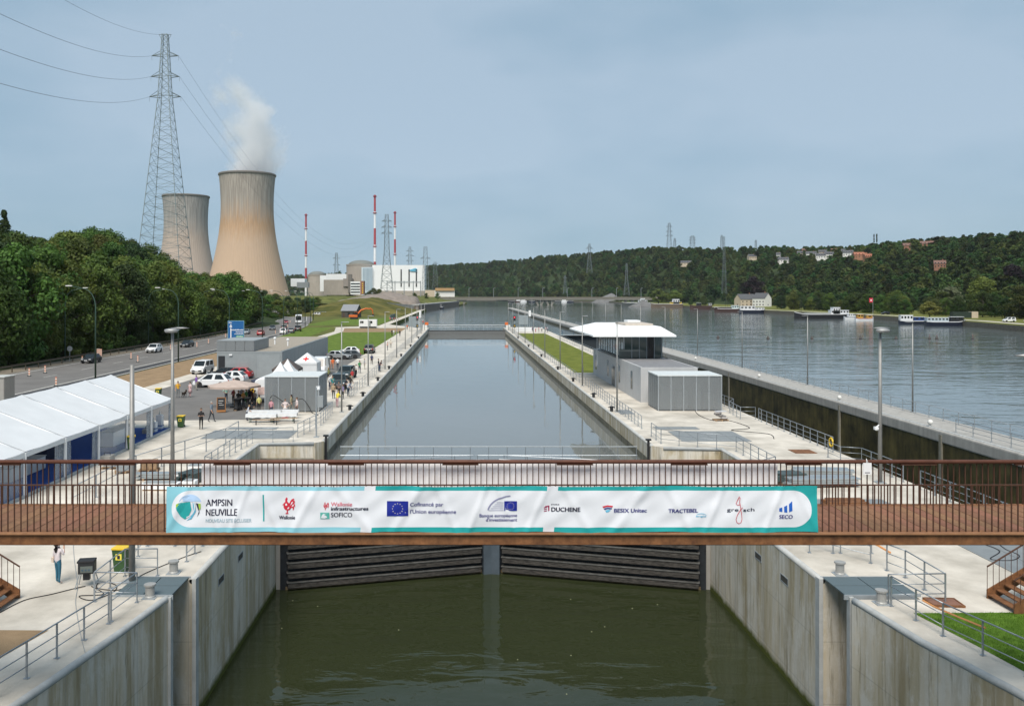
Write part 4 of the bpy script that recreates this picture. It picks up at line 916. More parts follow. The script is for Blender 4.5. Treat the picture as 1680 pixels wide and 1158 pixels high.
# blue direction sign
sg = thing('direction_sign', 'large blue direction sign with white arrow beside the road', 'road sign', (-45.4, 176, 0))
for x in (-1, 1): MB().tube((x, .1, 0), (x, .1, 6), .08).build('leg', GALVM, sg)
MB().bb(-1.65, 1.65, -.03, .03, 2.4, 6.1).build('sign_board', mat('sign_rim', (.25, .45, .5), .5), sg); MB().bb(-1.58, 1.58, -.045, -.031, 2.47, 6.03).build('sign_face', BLUE, sg)
for (x0, x1, z0, z1) in ((-1.12, -.92, 2.5, 4.6),): MB().bb(x0, x1, -.055, -.046, z0, z1).build('arrow_stem', WHITE, sg)
MB().bb(-1.25, -.8, -.055, -.046, 4.75, 5.05).bb(-1.15, -.9, -.055, -.046, 5.15, 5.35).build('roundabout_mark', WHITE, sg)
MB().bb(-.0, 1.5, -.055, -.046, 2.75, 3.15).build('green_patch', mat('sign_green', (.02, .25, .13), .5), sg)
for (x0, x1, zb, hh) in ((-1.45, -.8, 5.62, .2), (-.9, 1.5, 4.12, .26), (0, 1.5, 3.74, .2), (-.3, 1.5, 3.36, .2), (.1, 1.42, 2.86, .18)):      # lines of print too small to read
    x = x0
    while x < x1 - .05: q = RN.uniform(.05, .13); MB().bb(x, min(x1, x + q), -.056, -.048, zb, zb + hh * RN.choice((.7, .7, 1))).build('print_mark', WHITE, sg); x += q + .035
# back of a round sign by the guard rail
rs = thing('round_sign', 'grey back of a round road sign by the guard rail', 'road sign', (-66.4, 148, 0)); MB().tube((0, 0, 0), (0, 0, 2.6), .05).build('pole', GALVM, rs); o = MB().lathe([(.45, 0), (.45, .04)], 20).build('sign_disc', GALVM, rs); o.rotation_euler = (rad(90), 0, 0); o.location = (0, 0, 2.2)
# grey service cabinet
kc = thing('service_cabinet', 'large grey service cabinet beyond the marquee', 'cabinet', (-52.2 + 4.0, 92, 0)); MB().bb(-3.2, 0, 0, 2.2, 0, 2.6).build('body', mat('cabinet_grey', (.33, .32, .3), .6, 0, .06), kc, bevel=.03); MB().bb(-3.3, .1, -.1, 2.3, 2.6, 2.72).build('roof', mat('cabinet_top', (.45, .46, .44), .6), kc, bevel=.03)
for k in range(3): MB().bb(-3.1 + k * 1.05, -2.15 + k * 1.05, -.03, 0, .2, 2.4).build('door', MATS['cabinet_grey'], kc)
MB().bb(-2.6, -2.4, -.05, -.03, 1.6, 1.9).build('vent', DARKM, kc)

# ================================================================ power station
def tower_mat(name, lower, upper, band):
    m = bpy.data.materials.new(name); m.use_nodes = True; n, l = m.node_tree.nodes, m.node_tree.links; b = n['Principled BSDF']; b.inputs['Roughness'].default_value = .9; b.inputs['Specular IOR Level'].default_value = .2
    t = n.new('ShaderNodeTexCoord'); s = n.new('ShaderNodeSeparateXYZ'); l.new(t.outputs['Object'], s.inputs[0])
    mp = n.new('ShaderNodeMapping'); mp.inputs['Scale'].default_value = (.16, .16, .012); l.new(t.outputs['Object'], mp.inputs[0])
    z = n.new('ShaderNodeTexNoise'); z.inputs['Scale'].default_value = 2.4; z.inputs['Detail'].default_value = 6; l.new(mp.outputs[0], z.inputs['Vector'])
    def M(op, a, c):
        x = n.new('ShaderNodeMath'); x.operation = op
        for i, q in enumerate((a, c)):
            if hasattr(q, 'links'): l.new(q, x.inputs[i])
            else: x.inputs[i].default_value = q
        return x.outputs[0]
    zz = M('ADD', s.outputs['Z'], M('MULTIPLY', M('SUBTRACT', z.outputs['Fac'], .5), 40))
    r = n.new('ShaderNodeValToRGB'); mr = n.new('ShaderNodeMapRange'); mr.inputs['From Max'].default_value = 158; l.new(zz, mr.inputs['Value']); l.new(mr.outputs[0], r.inputs['Fac'])
    e = r.color_ramp.elements; e[0].position = .0; e[0].color = (*lower, 1); e[1].position = 1; e[1].color = (*upper, 1)
    for p, c in ((.45, lower), (.60, band), (.68, tuple((x + y) / 2 for x, y in zip(band, upper))), (.80, upper)):
        q = e.new(p); q.color = (*c, 1)
    st = n.new('ShaderNodeMapRange'); st.inputs['From Min'].default_value = .42; st.inputs['From Max'].default_value = .62; st.inputs['To Min'].default_value = .74; st.inputs['To Max'].default_value = 1.05
    mp2 = n.new('ShaderNodeMapping'); mp2.inputs['Scale'].default_value = (.5, .5, .006); l.new(t.outputs['Object'], mp2.inputs[0]); z2 = n.new('ShaderNodeTexNoise'); z2.inputs['Scale'].default_value = 1.4; z2.inputs['Detail'].default_value = 5; l.new(mp2.outputs[0], z2.inputs['Vector']); l.new(z2.outputs['Fac'], st.inputs['Value'])
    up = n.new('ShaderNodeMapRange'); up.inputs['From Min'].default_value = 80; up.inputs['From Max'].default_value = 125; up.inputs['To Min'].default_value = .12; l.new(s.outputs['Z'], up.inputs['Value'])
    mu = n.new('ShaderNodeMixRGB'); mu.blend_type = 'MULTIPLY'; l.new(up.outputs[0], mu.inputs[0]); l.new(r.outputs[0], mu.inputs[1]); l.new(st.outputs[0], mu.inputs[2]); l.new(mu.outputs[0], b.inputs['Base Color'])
    return m
def cooling_tower(x, y, z, label, m):
    t = thing('cooling_tower', label, 'cooling tower', (x, y, z)); N = 220; prof = []
    for k in range(41):
        h = 8 + 150 * k / 40; c = 118.; a = 31.5; d = (85. if h < c else 92.); prof.append((a * math.sqrt(1 + ((h - c) / d) ** 2 * (1.0 if h < c else .9)), h))
    b = MB(); vs = []
    for (r, h) in prof:
        for j in range(N): tt = 2 * math.pi * j / N; rr = r + (.35 if j % 3 == 0 else 0); vs.append((rr * math.cos(tt), rr * math.sin(tt), h))
    b.add(vs, [(i * N + j, i * N + (j + 1) % N, (i + 1) * N + (j + 1) % N, (i + 1) * N + j) for i in range(40) for j in range(N)]); b.build('shell', m, t, smooth=True)
    rt = prof[-1][0]; MB().lathe([(rt - .8, 155), (rt + .9, 155.6), (rt + 1.0, 157.2), (rt - 1, 158)], 100).build('rim', mat('tower_rim', (.16, .15, .14), .9), t)
    rb = prof[0][0]; b = MB()
    for j in range(44):
        a0, a1, a2 = 2 * math.pi * j / 44, 2 * math.pi * (j + .5) / 44, 2 * math.pi * (j + 1) / 44
        for q in (a0, a2): b.tube(((rb + 3) * math.cos(a1), (rb + 3) * math.sin(a1), -4), (rb * math.cos(q), rb * math.sin(q), 8.3), .6, 4)
    b.build('support_columns', CONC_PLAIN, t)
    return t
cooling_tower(-264, 1078, 2, 'large ochre stained cooling tower giving off steam', tower_mat('tower_ochre', (.47, .345, .25), (.40, .36, .32), (.44, .29, .18)))
cooling_tower(-415, 1316, 2, 'paler grey cooling tower behind the tall lattice pylon', tower_mat('tower_grey', (.42, .345, .295), (.36, .345, .33), (.41, .34, .29)))
def chimney(px, ytop, ybase, Y, label):
    x, _, zt = yp(px, ytop, Y); t = thing('chimney', label, 'chimney', (x, Y, 9)); h = zt - 9; r = 1.5
    for k in range(6):
        a, c = h * (1 - .165 * k), h * (1 - .165 * (k + 1)) if k < 5 else 0
        MB().tube((0, 0, c), (0, 0, a), r * (1 + .06 * k), 14, r * (1 + .06 * (k - 1)), cap=True).build('band', RED if k % 2 == 0 else WHITE, t, smooth=False)
        if k in (0, 1, 3): MB().lathe([(r + .1, 0), (r + 1.1, .3), (r + 1.1, 1.6), (r + .1, 1.8)], 14, 0, 0, a - 3).build('gallery', mat('gallery_red', (.25, .03, .04), .6), t)
chimney(615, 320, 434, 1230, 'tallest red and white banded chimney above the domed reactor'); chimney(648, 347, 434, 1420, 'red and white banded chimney behind the white turbine hall'); chimney(502, 351, 468, 1430, 'slender red and white banded chimney standing apart near the cooling tower')
RC_ = mat('reactor_concrete', (.37, .33, .29), .85, 0, .1, .08, streak=.12); DOME = mat('dome_grey', (.17, .18, .17), .7); HALL = mat('hall_white', (.78, .79, .8), .6, 0, .03, .1)
def bpx(root, name, px0, px1, y0, y1, Y, dep, m, ox=0.):
    a, c = yp(px0, y1, Y), yp(px1, y0, Y); L = root.location
    return MB().bb(a[0] - L[0], c[0] - L[0], Y - L[1], Y + dep - L[1], a[2] - L[2], c[2] - L[2]).build(name, m, root)
th = thing('turbine_hall', 'big white turbine hall with three dark vertical slots', 'building', (-90, 1150, 9))
bpx(th, 'wall', 611, 696.5, 435, 484, 1150, 60, HALL); bpx(th, 'annex_wall', 593, 611, 438.5, 484, 1146, 60, mat('hall_pale_blue', (.5, .58, .64), .6, 0, .05, .1))
for px in (658, 671, 683): bpx(th, 'louvre_slot', px - .9, px + 1.1, 442, 470.5, 1149.5, 1, DARKM)
for k in range(7): bpx(th, 'facade_rib', 596 + k * 2.1, 596.7 + k * 2.1, 440, 476, 1145.4, .6, mat('rib_blue', (.2, .3, .38), .6))
bpx(th, 'base_plinth', 596, 696, 477, 485, 1148, 3, RC_)
o = MB().ext([(-46 + 34, -1.2, 36), (-46 + 42, -1.2, 38.5), (-46 + 45, -1.2, 37), (-46 + 40, -1.2, 36), (-46 + 45, -1.2, 34), (-46 + 36, -1.2, 34.5)], (0, .5, 0)).build('blue_logo', CYAN, th); o.location = (34, 0, -1.5)
def reactor(px0, px1, ytop, ydome, ybase, Y, label):
    x0, x1 = (px0 - CX) / F * Y, (px1 - CX) / F * Y; r = (x1 - x0) / 2; zb, zt, zd = 9, CAMH - (ytop - CY) / F * Y, CAMH - (ydome - CY) / F * Y
    t = thing('reactor_building', label, 'building', ((x0 + x1) / 2, Y, zb)); MB().lathe([(r, -2), (r, zt - zb)], 40).build('drum', RC_, t, smooth=False)
    MB().lathe([(r * .86, zt - zb)] + [(r * .86 * math.cos(rad(a)), zt - zb + .1 + (zd - zt) * math.sin(rad(a))) for a in (0, 15, 30, 45, 60, 75, 89)], 40).build('dome', DOME, t, smooth=True)
    MB().lathe([(r + .5, zt - zb - 1.5), (r + .5, zt - zb)], 40).build('rim', RC_, t)
reactor(568.5, 617, 434, 427, 480, 1210, 'large domed concrete reactor building left of the white hall'); reactor(505, 536, 450.5, 445, 478, 1420, 'smaller domed concrete reactor building near the cooling tower')
ab = thing('reactor_annex', 'blocky beige and white plant buildings below the reactor domes', 'building', (-170, 1180, 9))
bpx(ab, 'wall', 531, 575, 459, 484, 1180, 40, RC_); bpx(ab, 'white_block', 525, 535, 452, 478, 1300, 30, HALL); bpx(ab, 'white_block', 535, 569, 449.5, 460, 1290, 30, HALL); bpx(ab, 'wall', 563, 578, 457, 470, 1178, 20, mat('annex_dark', (.28, .25, .23), .8)); bpx(ab, 'stair_tower', 571, 577, 450, 480, 1175, 6, mat('stair_grey', (.16, .15, .14), .8))
ob = thing('office_block', 'low white office block with dark ribbon windows before the reactor', 'building', (-120, 1040, 9))
bpx(ob, 'wall', 575, 591, 462, 483, 1040, 12, HALL); bpx(ob, 'brick_end', 591, 597, 461, 483, 1039.5, 13, BRICKM)
for k in range(4): bpx(ob, 'ribbon_window', 575.5, 590.5, 464.5 + k * 4.6, 466.6 + k * 4.6, 1039.8, .5, GLASS)
for k in range(5): bpx(ob, 'yellow_panel', 594.2, 595.6, 464.5 + k * 3.6, 466.7 + k * 3.6, 1039.2, .5, YELLOW)  # plain yellow panels down the brick end
wb = thing('plant_sheds', 'low white plant sheds beside the cooling tower foot', 'building', (-280, 1250, 9)); bpx(wb, 'wall', 477, 500, 457, 470, 1250, 20, HALL); bpx(wb, 'wall', 487, 506, 463, 472, 1240, 8, mat('shed_grey', (.3, .32, .33), .7))
yb = thing('depot_shed', 'low shed with a long ochre roof by the far bridge', 'building', (-40, 1060, 5)); bpx(yb, 'wall', 713, 746, 477, 487, 1060, 10, RENDER_W); bpx(yb, 'roof', 714, 745.5, 472.5, 477, 1058, 14, mat('ochre_roof', (.4, .25, .12), .7)); bpx(yb, 'wall', 697, 716, 476, 487, 1075, 10, CREAM)
# switchyard in front of the hall
sw = thing('switchyard', 'steel gantries of the switchyard in front of the white hall', 'gantry', (-80, 1080, 9))
for px in (635, 648, 663, 678, 690): b = MB(); x = (px - CX) / F * 1080 + 80; b.tube((x, 0, -4), (x, 0, 19), .5, 4); b.build('gantry_post', GALVM, sw)
x0, x1 = (635 - CX) / F * 1080 + 80, (690 - CX) / F * 1080 + 80; MB().tube((x0, 0, 18), (x1, 0, 18), .45, 4).tube((x0, 0, 16.5), (x1, 0, 16.5), .3, 4).build('gantry_beam', GALVM, sw)

# ================================================================ pylons and lines
PYL = mat('pylon_steel', (.21, .25, .25), .6, .4); PYL2 = mat('pylon_steel_far', (.17, .2, .21), .6, .3)
def pylon(x, y, z, H, wb_, wt, arms, label, m, leg=.16, br=.09, waist=None, nsec=14, group=None, zlow=None):
    """lattice tower: arms = [(height, half span)]"""
    t = thing('lattice_pylon', label, 'pylon', (x, y, z), group=group); waist = waist or (H * .55, wt * 1.6)
    def hw(h): 
        if h < waist[0]: return (wb_ + (waist[1] - wb_) * h / waist[0]) / 2
        return (waist[1] + (wt - waist[1]) * (h - waist[0]) / (H - waist[0])) / 2
    hs = [0]; 
    for i in range(nsec): hs.append(H * (1 - (1 - (i + 1) / nsec) ** 1.25))
    b = MB(); cs = [(-1, -1), (1, -1), (1, 1), (-1, 1)]
    for a, c in zip(hs, hs[1:]):
        wa, wc = hw(a), hw(c)
        for i in range(4):
            p, q = cs[i], cs[(i + 1) % 4]
            b.tube((p[0] * wa, p[1] * wa, a), (p[0] * wc, p[1] * wc, c), leg, 4, cap=False)
            b.tube((p[0] * wa, p[1] * wa, a), (q[0] * wc, q[1] * wc, c), br, 3, cap=False); b.tube((q[0] * wa, q[1] * wa, a), (p[0] * wc, p[1] * wc, c), br, 3, cap=False)
            b.tube((p[0] * wc, p[1] * wc, c), (q[0] * wc, q[1] * wc, c), br, 3, cap=False)
    b.build('lattice', m, t, fix=False)
    for (h, s) in arms:
        b = MB(); w0 = hw(h)
        for sx in (-1, 1):
            for yy in (-w0, w0): b.tube((sx * w0, yy, h), (sx * s, 0, h), br * 2.2, 4); b.tube((sx * w0, yy, h + s * .3), (sx * s, 0, h), br * 1.6, 4)
            b.tube((sx * (w0 + s) / 2, -w0 / 2, h), (sx * (w0 + s) / 2, w0 / 2, h + s * .11), br, 3)
        b.tube((-w0, -w0, h), (w0, -w0, h), br * 1.3, 4); b.build('crossarm', m, t, fix=False)
        for sx in (-1, 1): MB().tube((sx * s, 0, h), (sx * s, 0, h - H * .018), br * .9, 5).build('insulator', m, t)
    return t
def wire(a, c, sag, r, label, group, n=24):
    a, c = Vector(a), Vector(c); pts = [a + (c - a) * (i / n) - Vector((0, 0, sag * 4 * (i / n) * (1 - i / n))) for i in range(n + 1)]
    o = MB().path([p - a for p in pts], r, 4).build('power_line', CABLE, fix=False); o.location = a; return tag(o, label, 'power line', group)
PX, PY = (271 - CX) / F * 300, 300; PZ = 9
H1 = CAMH - (57 - CY) / F * 300 - PZ
zz = lambda py: CAMH - (py - CY) / F * 300 - PZ
pylon(PX, PY, PZ, H1, 16.5, 1.7, [(zz(92), 4.6), (zz(126), 4.9), (zz(159), 5.4)], 'tall lattice pylon rising out of the wood before the cooling towers', PYL, .13, .055, (zz(160), 3.8), 30)
MB().tube((-2.1, 0, H1), (2.1, 0, H1), .1, 4).tube((-.8, 0, H1 - 2.5), (-2.1, 0, H1), .07, 4).tube((.8, 0, H1 - 2.5), (2.1, 0, H1), .07, 4).build('top_bar', PYL, bpy.data.objects['lattice_pylon'])
for k, (py, yl, s) in enumerate(((92, 20, 4.6), (126, 75, 4.9), (159, 133, 5.4))):
    a = Vector((PX - s, PY, zz(py) + PZ)); e = Vector(yp(-60, yl - (26, 17, 14)[k], 120)); wire(a, e, 3, .04, 'power line sweeping from the tall pylon over the wood', 'wires left of the tall pylon')
    a2 = Vector((PX + s, PY, zz(py) + PZ)); e2 = Vector(yp(633 - (8, 9, 9)[k], (360, 370, 383)[k], 1010)); wire(a2, e2, (45, 42, 40)[k], .04, 'long power line sagging from the tall pylon past the cooling tower', 'wires right of the tall pylon')
wire((PX, PY, H1 + PZ), yp(95, -6, 160), 2, .035, 'thin earth wire leaving the top of the tall pylon', 'earth wires')
Y = 1000; px_h = lambda yt, yb, Y: (yb - yt) / F * Y
def farp(px, yt, yb, Y, w0, w1, arms, label, leg, br, ns=10):
    x, _, zb = yp(px, yb, Y); H = (yb - yt) / F * Y
    pylon(x, Y, zb, H, w0 / F * Y, w1 / F * Y, [((yb - a) / F * Y, s / F * Y) for a, s in arms], label, PYL2, leg * .62, br * .6, None, ns)
farp(634.5, 352, 484, 1010, 21, 5, [(363, 8), (373, 8.5), (383, 9)], 'lattice pylon standing in front of the white turbine hall', .42, .2, 14)
farp(672.5, 405, 450, 1500, 8, 3, [(412, 6), (420, 7), (428, 6)], 'small lattice pylon behind the white turbine hall', .4, .2, 8)
farp(698, 405, 484, 1150, 12, 5, [(424, 8)], 'lattice pylon at the right end of the white hall', .4, .2, 10)
farp(714, 430, 480, 1200, 9, 4, [(433, 4)], 'grey lattice mast before the hill by the far bridge', .3, .16, 9)
farp(552, 415, 455, 1500, 6, 3, [(424, 6), (435, 6)], 'small pylon with arms between chimney and reactor dome', .4, .2, 8)
farp(967, 400, 448, 1500, 9, 2.5, [(406, 4), (408, 6)], 'pylon standing on the wooded slope below the ridge', .35, .18, 9)
farp(1098, 366, 412, 1750, 9, 3, [(372, 5), (380, 5.5), (387, 6)], 'tallest pylon on the ridge line of the wooded hill', .4, .2, 9)
farp(1107, 391, 412, 1900, 4, 2, [(396, 3)], 'small pylon right beside the tallest ridge pylon', .4, .2, 6); farp(1136, 387, 408, 1800, 7, 4, [(390, 5), (394, 6), (399, 5)], 'broad armed pylon on the ridge of the hill', .35, .2, 6)
farp(1184, 386, 408, 1800, 4, 2, [(391, 2.5)], 'thin pylon on the ridge near the dip of the hill', .35, .2, 6); farp(1240, 394, 408, 1600, 3, 1.6, [(397, 2)], 'very small mast on the ridge before the village', .3, .15, 5)
farp(1028, 432, 485, 1080, 9, 2, [(445, 3)], 'green lattice mast at the end of the far bridge', .25, .13, 10); farp(1188, 388, 482, 700, 7, 2, [(446, 4)], 'slender telecom mast with antennas above the moored barges', .11, .06, 14); farp(927, 452, 482, 1300, 5, 2, [(456, 3)], 'small lattice mast low on the slope above the far bridge', .3, .15, 6)

# ================================================================ far road bridge
br_ = thing('road_bridge', 'low concrete road bridge on V shaped piers far up the river', 'bridge', (100, 1060, 0))
ZB = CAMH - (488.5 - CY) / F * 1060
MB().bb(-140, 145, -5, 5, ZB - 2.6, ZB).build('deck', mat('bridge_concrete', (.21, .2, .175), .85, 0, .12, .1), br_); MB().bb(-140, 145, -5.4, -5, ZB - .5, ZB + .9).build('parapet', mat('bridge_parapet', (.19, .175, .14), .85), br_)
for px in (757, 885, 902, 1032):
    x = (px - CX) / F * 1060 - 100
    for sx in (-1, 1): MB().ext([(x + sx * .6 - 1.2, -3, -4), (x + sx * .6 + 1.2, -3, -4), (x + sx * 5 + 1.2, -3, ZB - 2.6), (x + sx * 5 - 1.2, -3, ZB - 2.6)], (0, 6, 0)).build('pier_arm', MATS['bridge_concrete'], br_)
for k in range(9): x = -120 + k * 30; MB().tube((x, 4, ZB), (x, 4, ZB + 11.5), .22, 5).tube((x, 4, ZB + 11.5), (x + 2.2, 4, ZB + 11.8), .2, 5).build('bridge_lamp', GALVM, br_)
# retaining wall on the left bank
rw = thing('retaining_wall', 'brown grey retaining wall on the left bank by two small boats', 'wall', (-36, 640, 0))
MB().ext([(0, 0, -4), (5, 0, -4), (5, 0, 3.2), (0, 0, 3.2)], (29, 330, 0)).build('wall_face', mat('rough_brown_wall', (.17, .14, .115), .9, 0, .3, .3, .4, 3), rw); MB().ext([(-.5, -.5, 3.2), (5.3, -.5, 3.2), (5.3, -.5, 4), (-.5, -.5, 4)], (29, 331, 0)).build('wall_cap', CONC_PLAIN, rw)
MB().ext([(-22, -60, -1), (1, -2, -1), (1, -2, 3.6), (-20, -60, 6.5)], (.6, 0, 0)).build('wing_wall', CONC_PLAIN, rw)
# ================================================================ vehicles
def paint(name, c, metal=.0): return mat('paint_' + name, c, .28, metal, .03, spec=.6)
WHEELS = {}
def car(kind, pm, label, x, y, rz, group=None, cat='car', z=0.):
    """x forward; kinds: hatch, suv, mpv, estate, van, smallvan"""
    K = dict(hatch=(4.1, 1.76, 1.46, .30, .95, 1.0, 1.75, 3.55, 3.95, .33), suv=(4.5, 1.86, 1.68, .36, 1.05, 1.15, 1.85, 4.0, 4.35, .36), mpv=(4.6, 1.84, 1.66, .3, 1.0, .8, 1.75, 4.05, 4.45, .33),
             estate=(4.7, 1.82, 1.47, .3, .93, 1.3, 2.1, 4.1, 4.55, .33), smallvan=(4.5, 1.85, 1.85, .32, 1.1, .75, 1.5, 4.3, 4.42, .33), van=(5.6, 2.05, 2.55, .4, 1.35, .75, 1.55, 5.45, 5.55, .36))
    L, W, H, zb, belt, hood, a0, a1, a2, wr = K[kind]; hw = W / 2
    t = thing('white_van' if kind == 'van' else 'parked_car', label, cat, (x, y, z), rz, group)
    X = lambda s: L / 2 - s            # s measured from the nose
    prof = [(0.02, zb), (0, zb + .3), (.06, belt * .68), (.35, belt * .83), (hood, belt), (L * .6, belt + .02), (L - .12, belt + .03), (L - .02, belt * .8), (L, zb + .25), (L - .05, zb)]
    b = MB(); n = len(prof); secs = []
    for (f, inz) in ((-1, 1), (-.93, 0), (.93, 0), (1, 1)):
        secs.append([(X(s), f * hw, zz - (0.05 if inz and zz > zb + .1 else 0) + (.03 if inz and zz <= zb else 0)) for s, zz in prof])
    vs = sum(secs, []); fs = [tuple(range(n)), tuple(range(4 * n - 1, 3 * n - 1, -1))]
    for k in range(3): fs += [(k * n + i, k * n + (i + 1) % n, (k + 1) * n + (i + 1) % n, (k + 1) * n + i) for i in range(n)]
    b.add(vs, fs); body = b.build('body', pm, t, bevel=.03)
    # cabin
    bz, tz = belt - .02, H; tw = hw * (.80 if kind not in ('van', 'smallvan') else .88); bw = hw * .955
    base = [(hood - .02, bz), (a2, bz)]; top = [(a0, tz - .02), (a1 - (.25 if kind in ('hatch', 'suv', 'mpv', 'estate') else .03), tz - .02)]
    V = [(X(base[0][0]), -bw, bz), (X(base[0][0]), bw, bz), (X(base[1][0]), bw, bz), (X(base[1][0]), -bw, bz), (X(top[0][0]), -tw, tz), (X(top[0][0]), tw, tz), (X(top[1][0]), tw, tz), (X(top[1][0]), -tw, tz)]
    MB().add(V, [(0, 1, 2, 3), (4, 5, 6, 7), (0, 1, 5, 4), (1, 2, 6, 5), (2, 3, 7, 6), (3, 0, 4, 7)]).build('cabin', pm, t, bevel=.05)
    def pane(name, q, inset, off):
        q = [Vector(p) for p in q]; c = sum(q, Vector()) / 4; nn = (q[1] - q[0]).cross(q[3] - q[0]).normalized(); nn = nn if nn.dot(c - Vector((0, 0, H * .6))) > 0 else -nn
        MB().add([c + (p - c) * inset + nn * off for p in q], [(0, 1, 2, 3)]).build(name, CARGLASS, t)
    pane('windscreen', [V[0], V[1], V[5], V[4]], .88, .012); pane('rear_window', [V[2], V[3], V[7], V[6]], .78, .012)
    for (i, j) in ((0, 3), (1, 2)):
        A, B, C, D = Vector(V[i]), Vector(V[j]), Vector(V[j + 4]), Vector(V[i + 4])
        cuts = (.06, .47, .53, .93) if kind not in ('van',) else (.05, .3)
        for u0, u1 in zip(cuts[::2], cuts[1::2]): pane('side_window', [A + (B - A) * u0, A + (B - A) * u1, D + (C - D) * u1, D + (C - D) * u0], .84, .012)
    if wr not in WHEELS:
        o = MB().lathe([(wr * .6, -.11), (wr * .95, -.115), (wr, -.06), (wr, .06), (wr * .95, .115), (wr * .6, .11)], 18).build('wheel', TYRE, t); o.data.transform(Matrix.Rotation(rad(90), 4, 'X'))
        r_ = MB().lathe([(.02, -.1), (wr * .62, -.1), (wr * .62, .1), (.02, .1)], 12).build('rim', RIM, o); r_.data.transform(Matrix.Rotation(rad(90), 4, 'X')); WHEELS[wr] = (o, r_)
        first = o
    else: first = None
    for (s, f) in ((.19, -1), (.19, 1), (.79, -1), (.79, 1)):
        p = (X(L * s), f * (hw - .1), wr)
        MB().lathe([(wr + .07, -.02), (wr + .07, .02)], 18).build('wheel_arch', BLACK, t, loc=(p[0], f * (hw - .005), wr + .02)).rotation_euler = (rad(90), 0, 0)
        if first: first.location = p; first = None
        else:
            o = share(WHEELS[wr][0], t, p, 0, 'wheel'); share(WHEELS[wr][1], o, (0, 0, 0), 0, 'rim')
    for f in (-1, 1):
        MB().box(X(.1), f * hw * .72, belt * .72, .16, .38, .14).build('headlight', HEADL, t, bevel=.03); MB().box(X(L - .05), f * hw * .82, belt * .85, .12, .18, .3).build('tail_light', TAILL, t, bevel=.02)
        MB().box(X(hood + .3), f * (hw + .08), belt + .08, .12, .18, .14).build('mirror', pm, t, bevel=.03)
    MB().box(X(.0), 0, zb + .2, .06, W * .8, .2).build('grille', BLACK, t); MB().box(X(-.035), 0, zb + .22, .01, .5, .11).build('number_plate', WHITE, t); MB().box(X(L + .005), 0, zb + .42, .01, .5, .11).build('number_plate', WHITE, t)
    return t
PW, PB, PG, PS, PR, PN = paint('white', (.72, .73, .74)), paint('black', (.012, .013, .015)), paint('dark_green', (.025, .04, .042)), paint('silver', (.36, .38, .4), .4), paint('red', (.36, .015, .02)), paint('grey', (.09, .1, .11), .3)
def carp(kind, pm, label, px, py, rz, group=None, cat='car', dx=0, dy=0): 
    x, y = gp(px, py); return car(kind, pm, label, x + dx, y + dy, rad(rz), group, cat)
carp('smallvan', PW, 'white small van parked on the footpath by the technical building', 329, 613, -95, cat='van', dy=1)
carp('mpv', PW, 'white people carrier parked on the asphalt before the technical building', 347, 636, 172, dy=.8)
carp('estate', PB, 'black car parked behind the white people carrier', 362, 622, 170, dy=2.2)
carp('hatch', PR, 'red car parked nearest the technical building wall', 386, 622, 172, dy=1.6); carp('hatch', PW, 'white hatchback with a red tail light parked before the red car', 380, 627, 172, dy=-.2)
carp('van', PW, 'white high roofed van parked beside the brown gazebo', 521, 618, -88, cat='van', dy=1.5)
carp('suv', PG, 'dark green SUV parked right beside the mesh pavilion', 553, 638, -82, dy=1.5); carp('suv', PG, 'dark green SUV parked behind another dark SUV by the visitors', 565, 623, -98, dy=2)
carp('suv', PB, 'black SUV parked alone on the concrete quay by the lawn', 605, 580, 90, dy=1.5)
carp('hatch', PS, 'silver hatchback parked by the toilet cabins', 556, 589, -10); carp('estate', PN, 'dark grey car parked beside the silver hatchback', 568, 589, 190, dy=1.5); carp('hatch', PW, 'white car parked at the edge of the lawn', 568, 584, 185, dy=4)
carp('hatch', PB, 'black hatchback driving past the striped beacons', 150, 595, -92); carp('suv', PW, 'white SUV driving on the main road', 253, 578, -90); carp('estate', PB, 'dark car driving behind the white SUV', 307, 569, -90)
for (kd, pm, lb, px, py, r_) in (('hatch', PS, 'silver car queuing just past the blue sign', 404, 548, -85), ('hatch', PR, 'reddish car queuing beside the silver car', 428, 550, 95), ('estate', PN, 'grey car on the bend ahead of the bus', 447, 541, -80), ('hatch', PR, 'small red car on the bend of the road', 469, 531, -75), ('hatch', PB, 'dark car at the far end of the bend', 481, 515, -70), ('hatch', PB, 'black car in the queue beside the road lamp', 466, 541, 97), ('suv', PW, 'white car in the queue beside the road lamp', 465, 548, 96), ('hatch', PN, 'grey car in the queue next to the dark van', 478, 546, 97), ('smallvan', PB, 'dark van in the queue before the works', 489, 543, 97), ('suv', PB, 'dark blue pick-up parked by the works', 515, 517, 10), ('smallvan', PW, 'white van parked at the works behind the hut', 519, 518, 170), ('smallvan', PS, 'silver van parked at the works', 529, 517, 170)):
    carp(kd, pm, lb, px, py, r_)
car('smallvan', PW, 'white van parked on the far river bank', 217, 345, rad(176), cat='van', z=.5); car('smallvan', PW, 'second white van on the far river bank by the frame edge', 221, 338, rad(176), cat='van', z=.5)
car('suv', PB, 'dark car parked under the trees by the red flag', 231, 474, rad(176), z=.5)
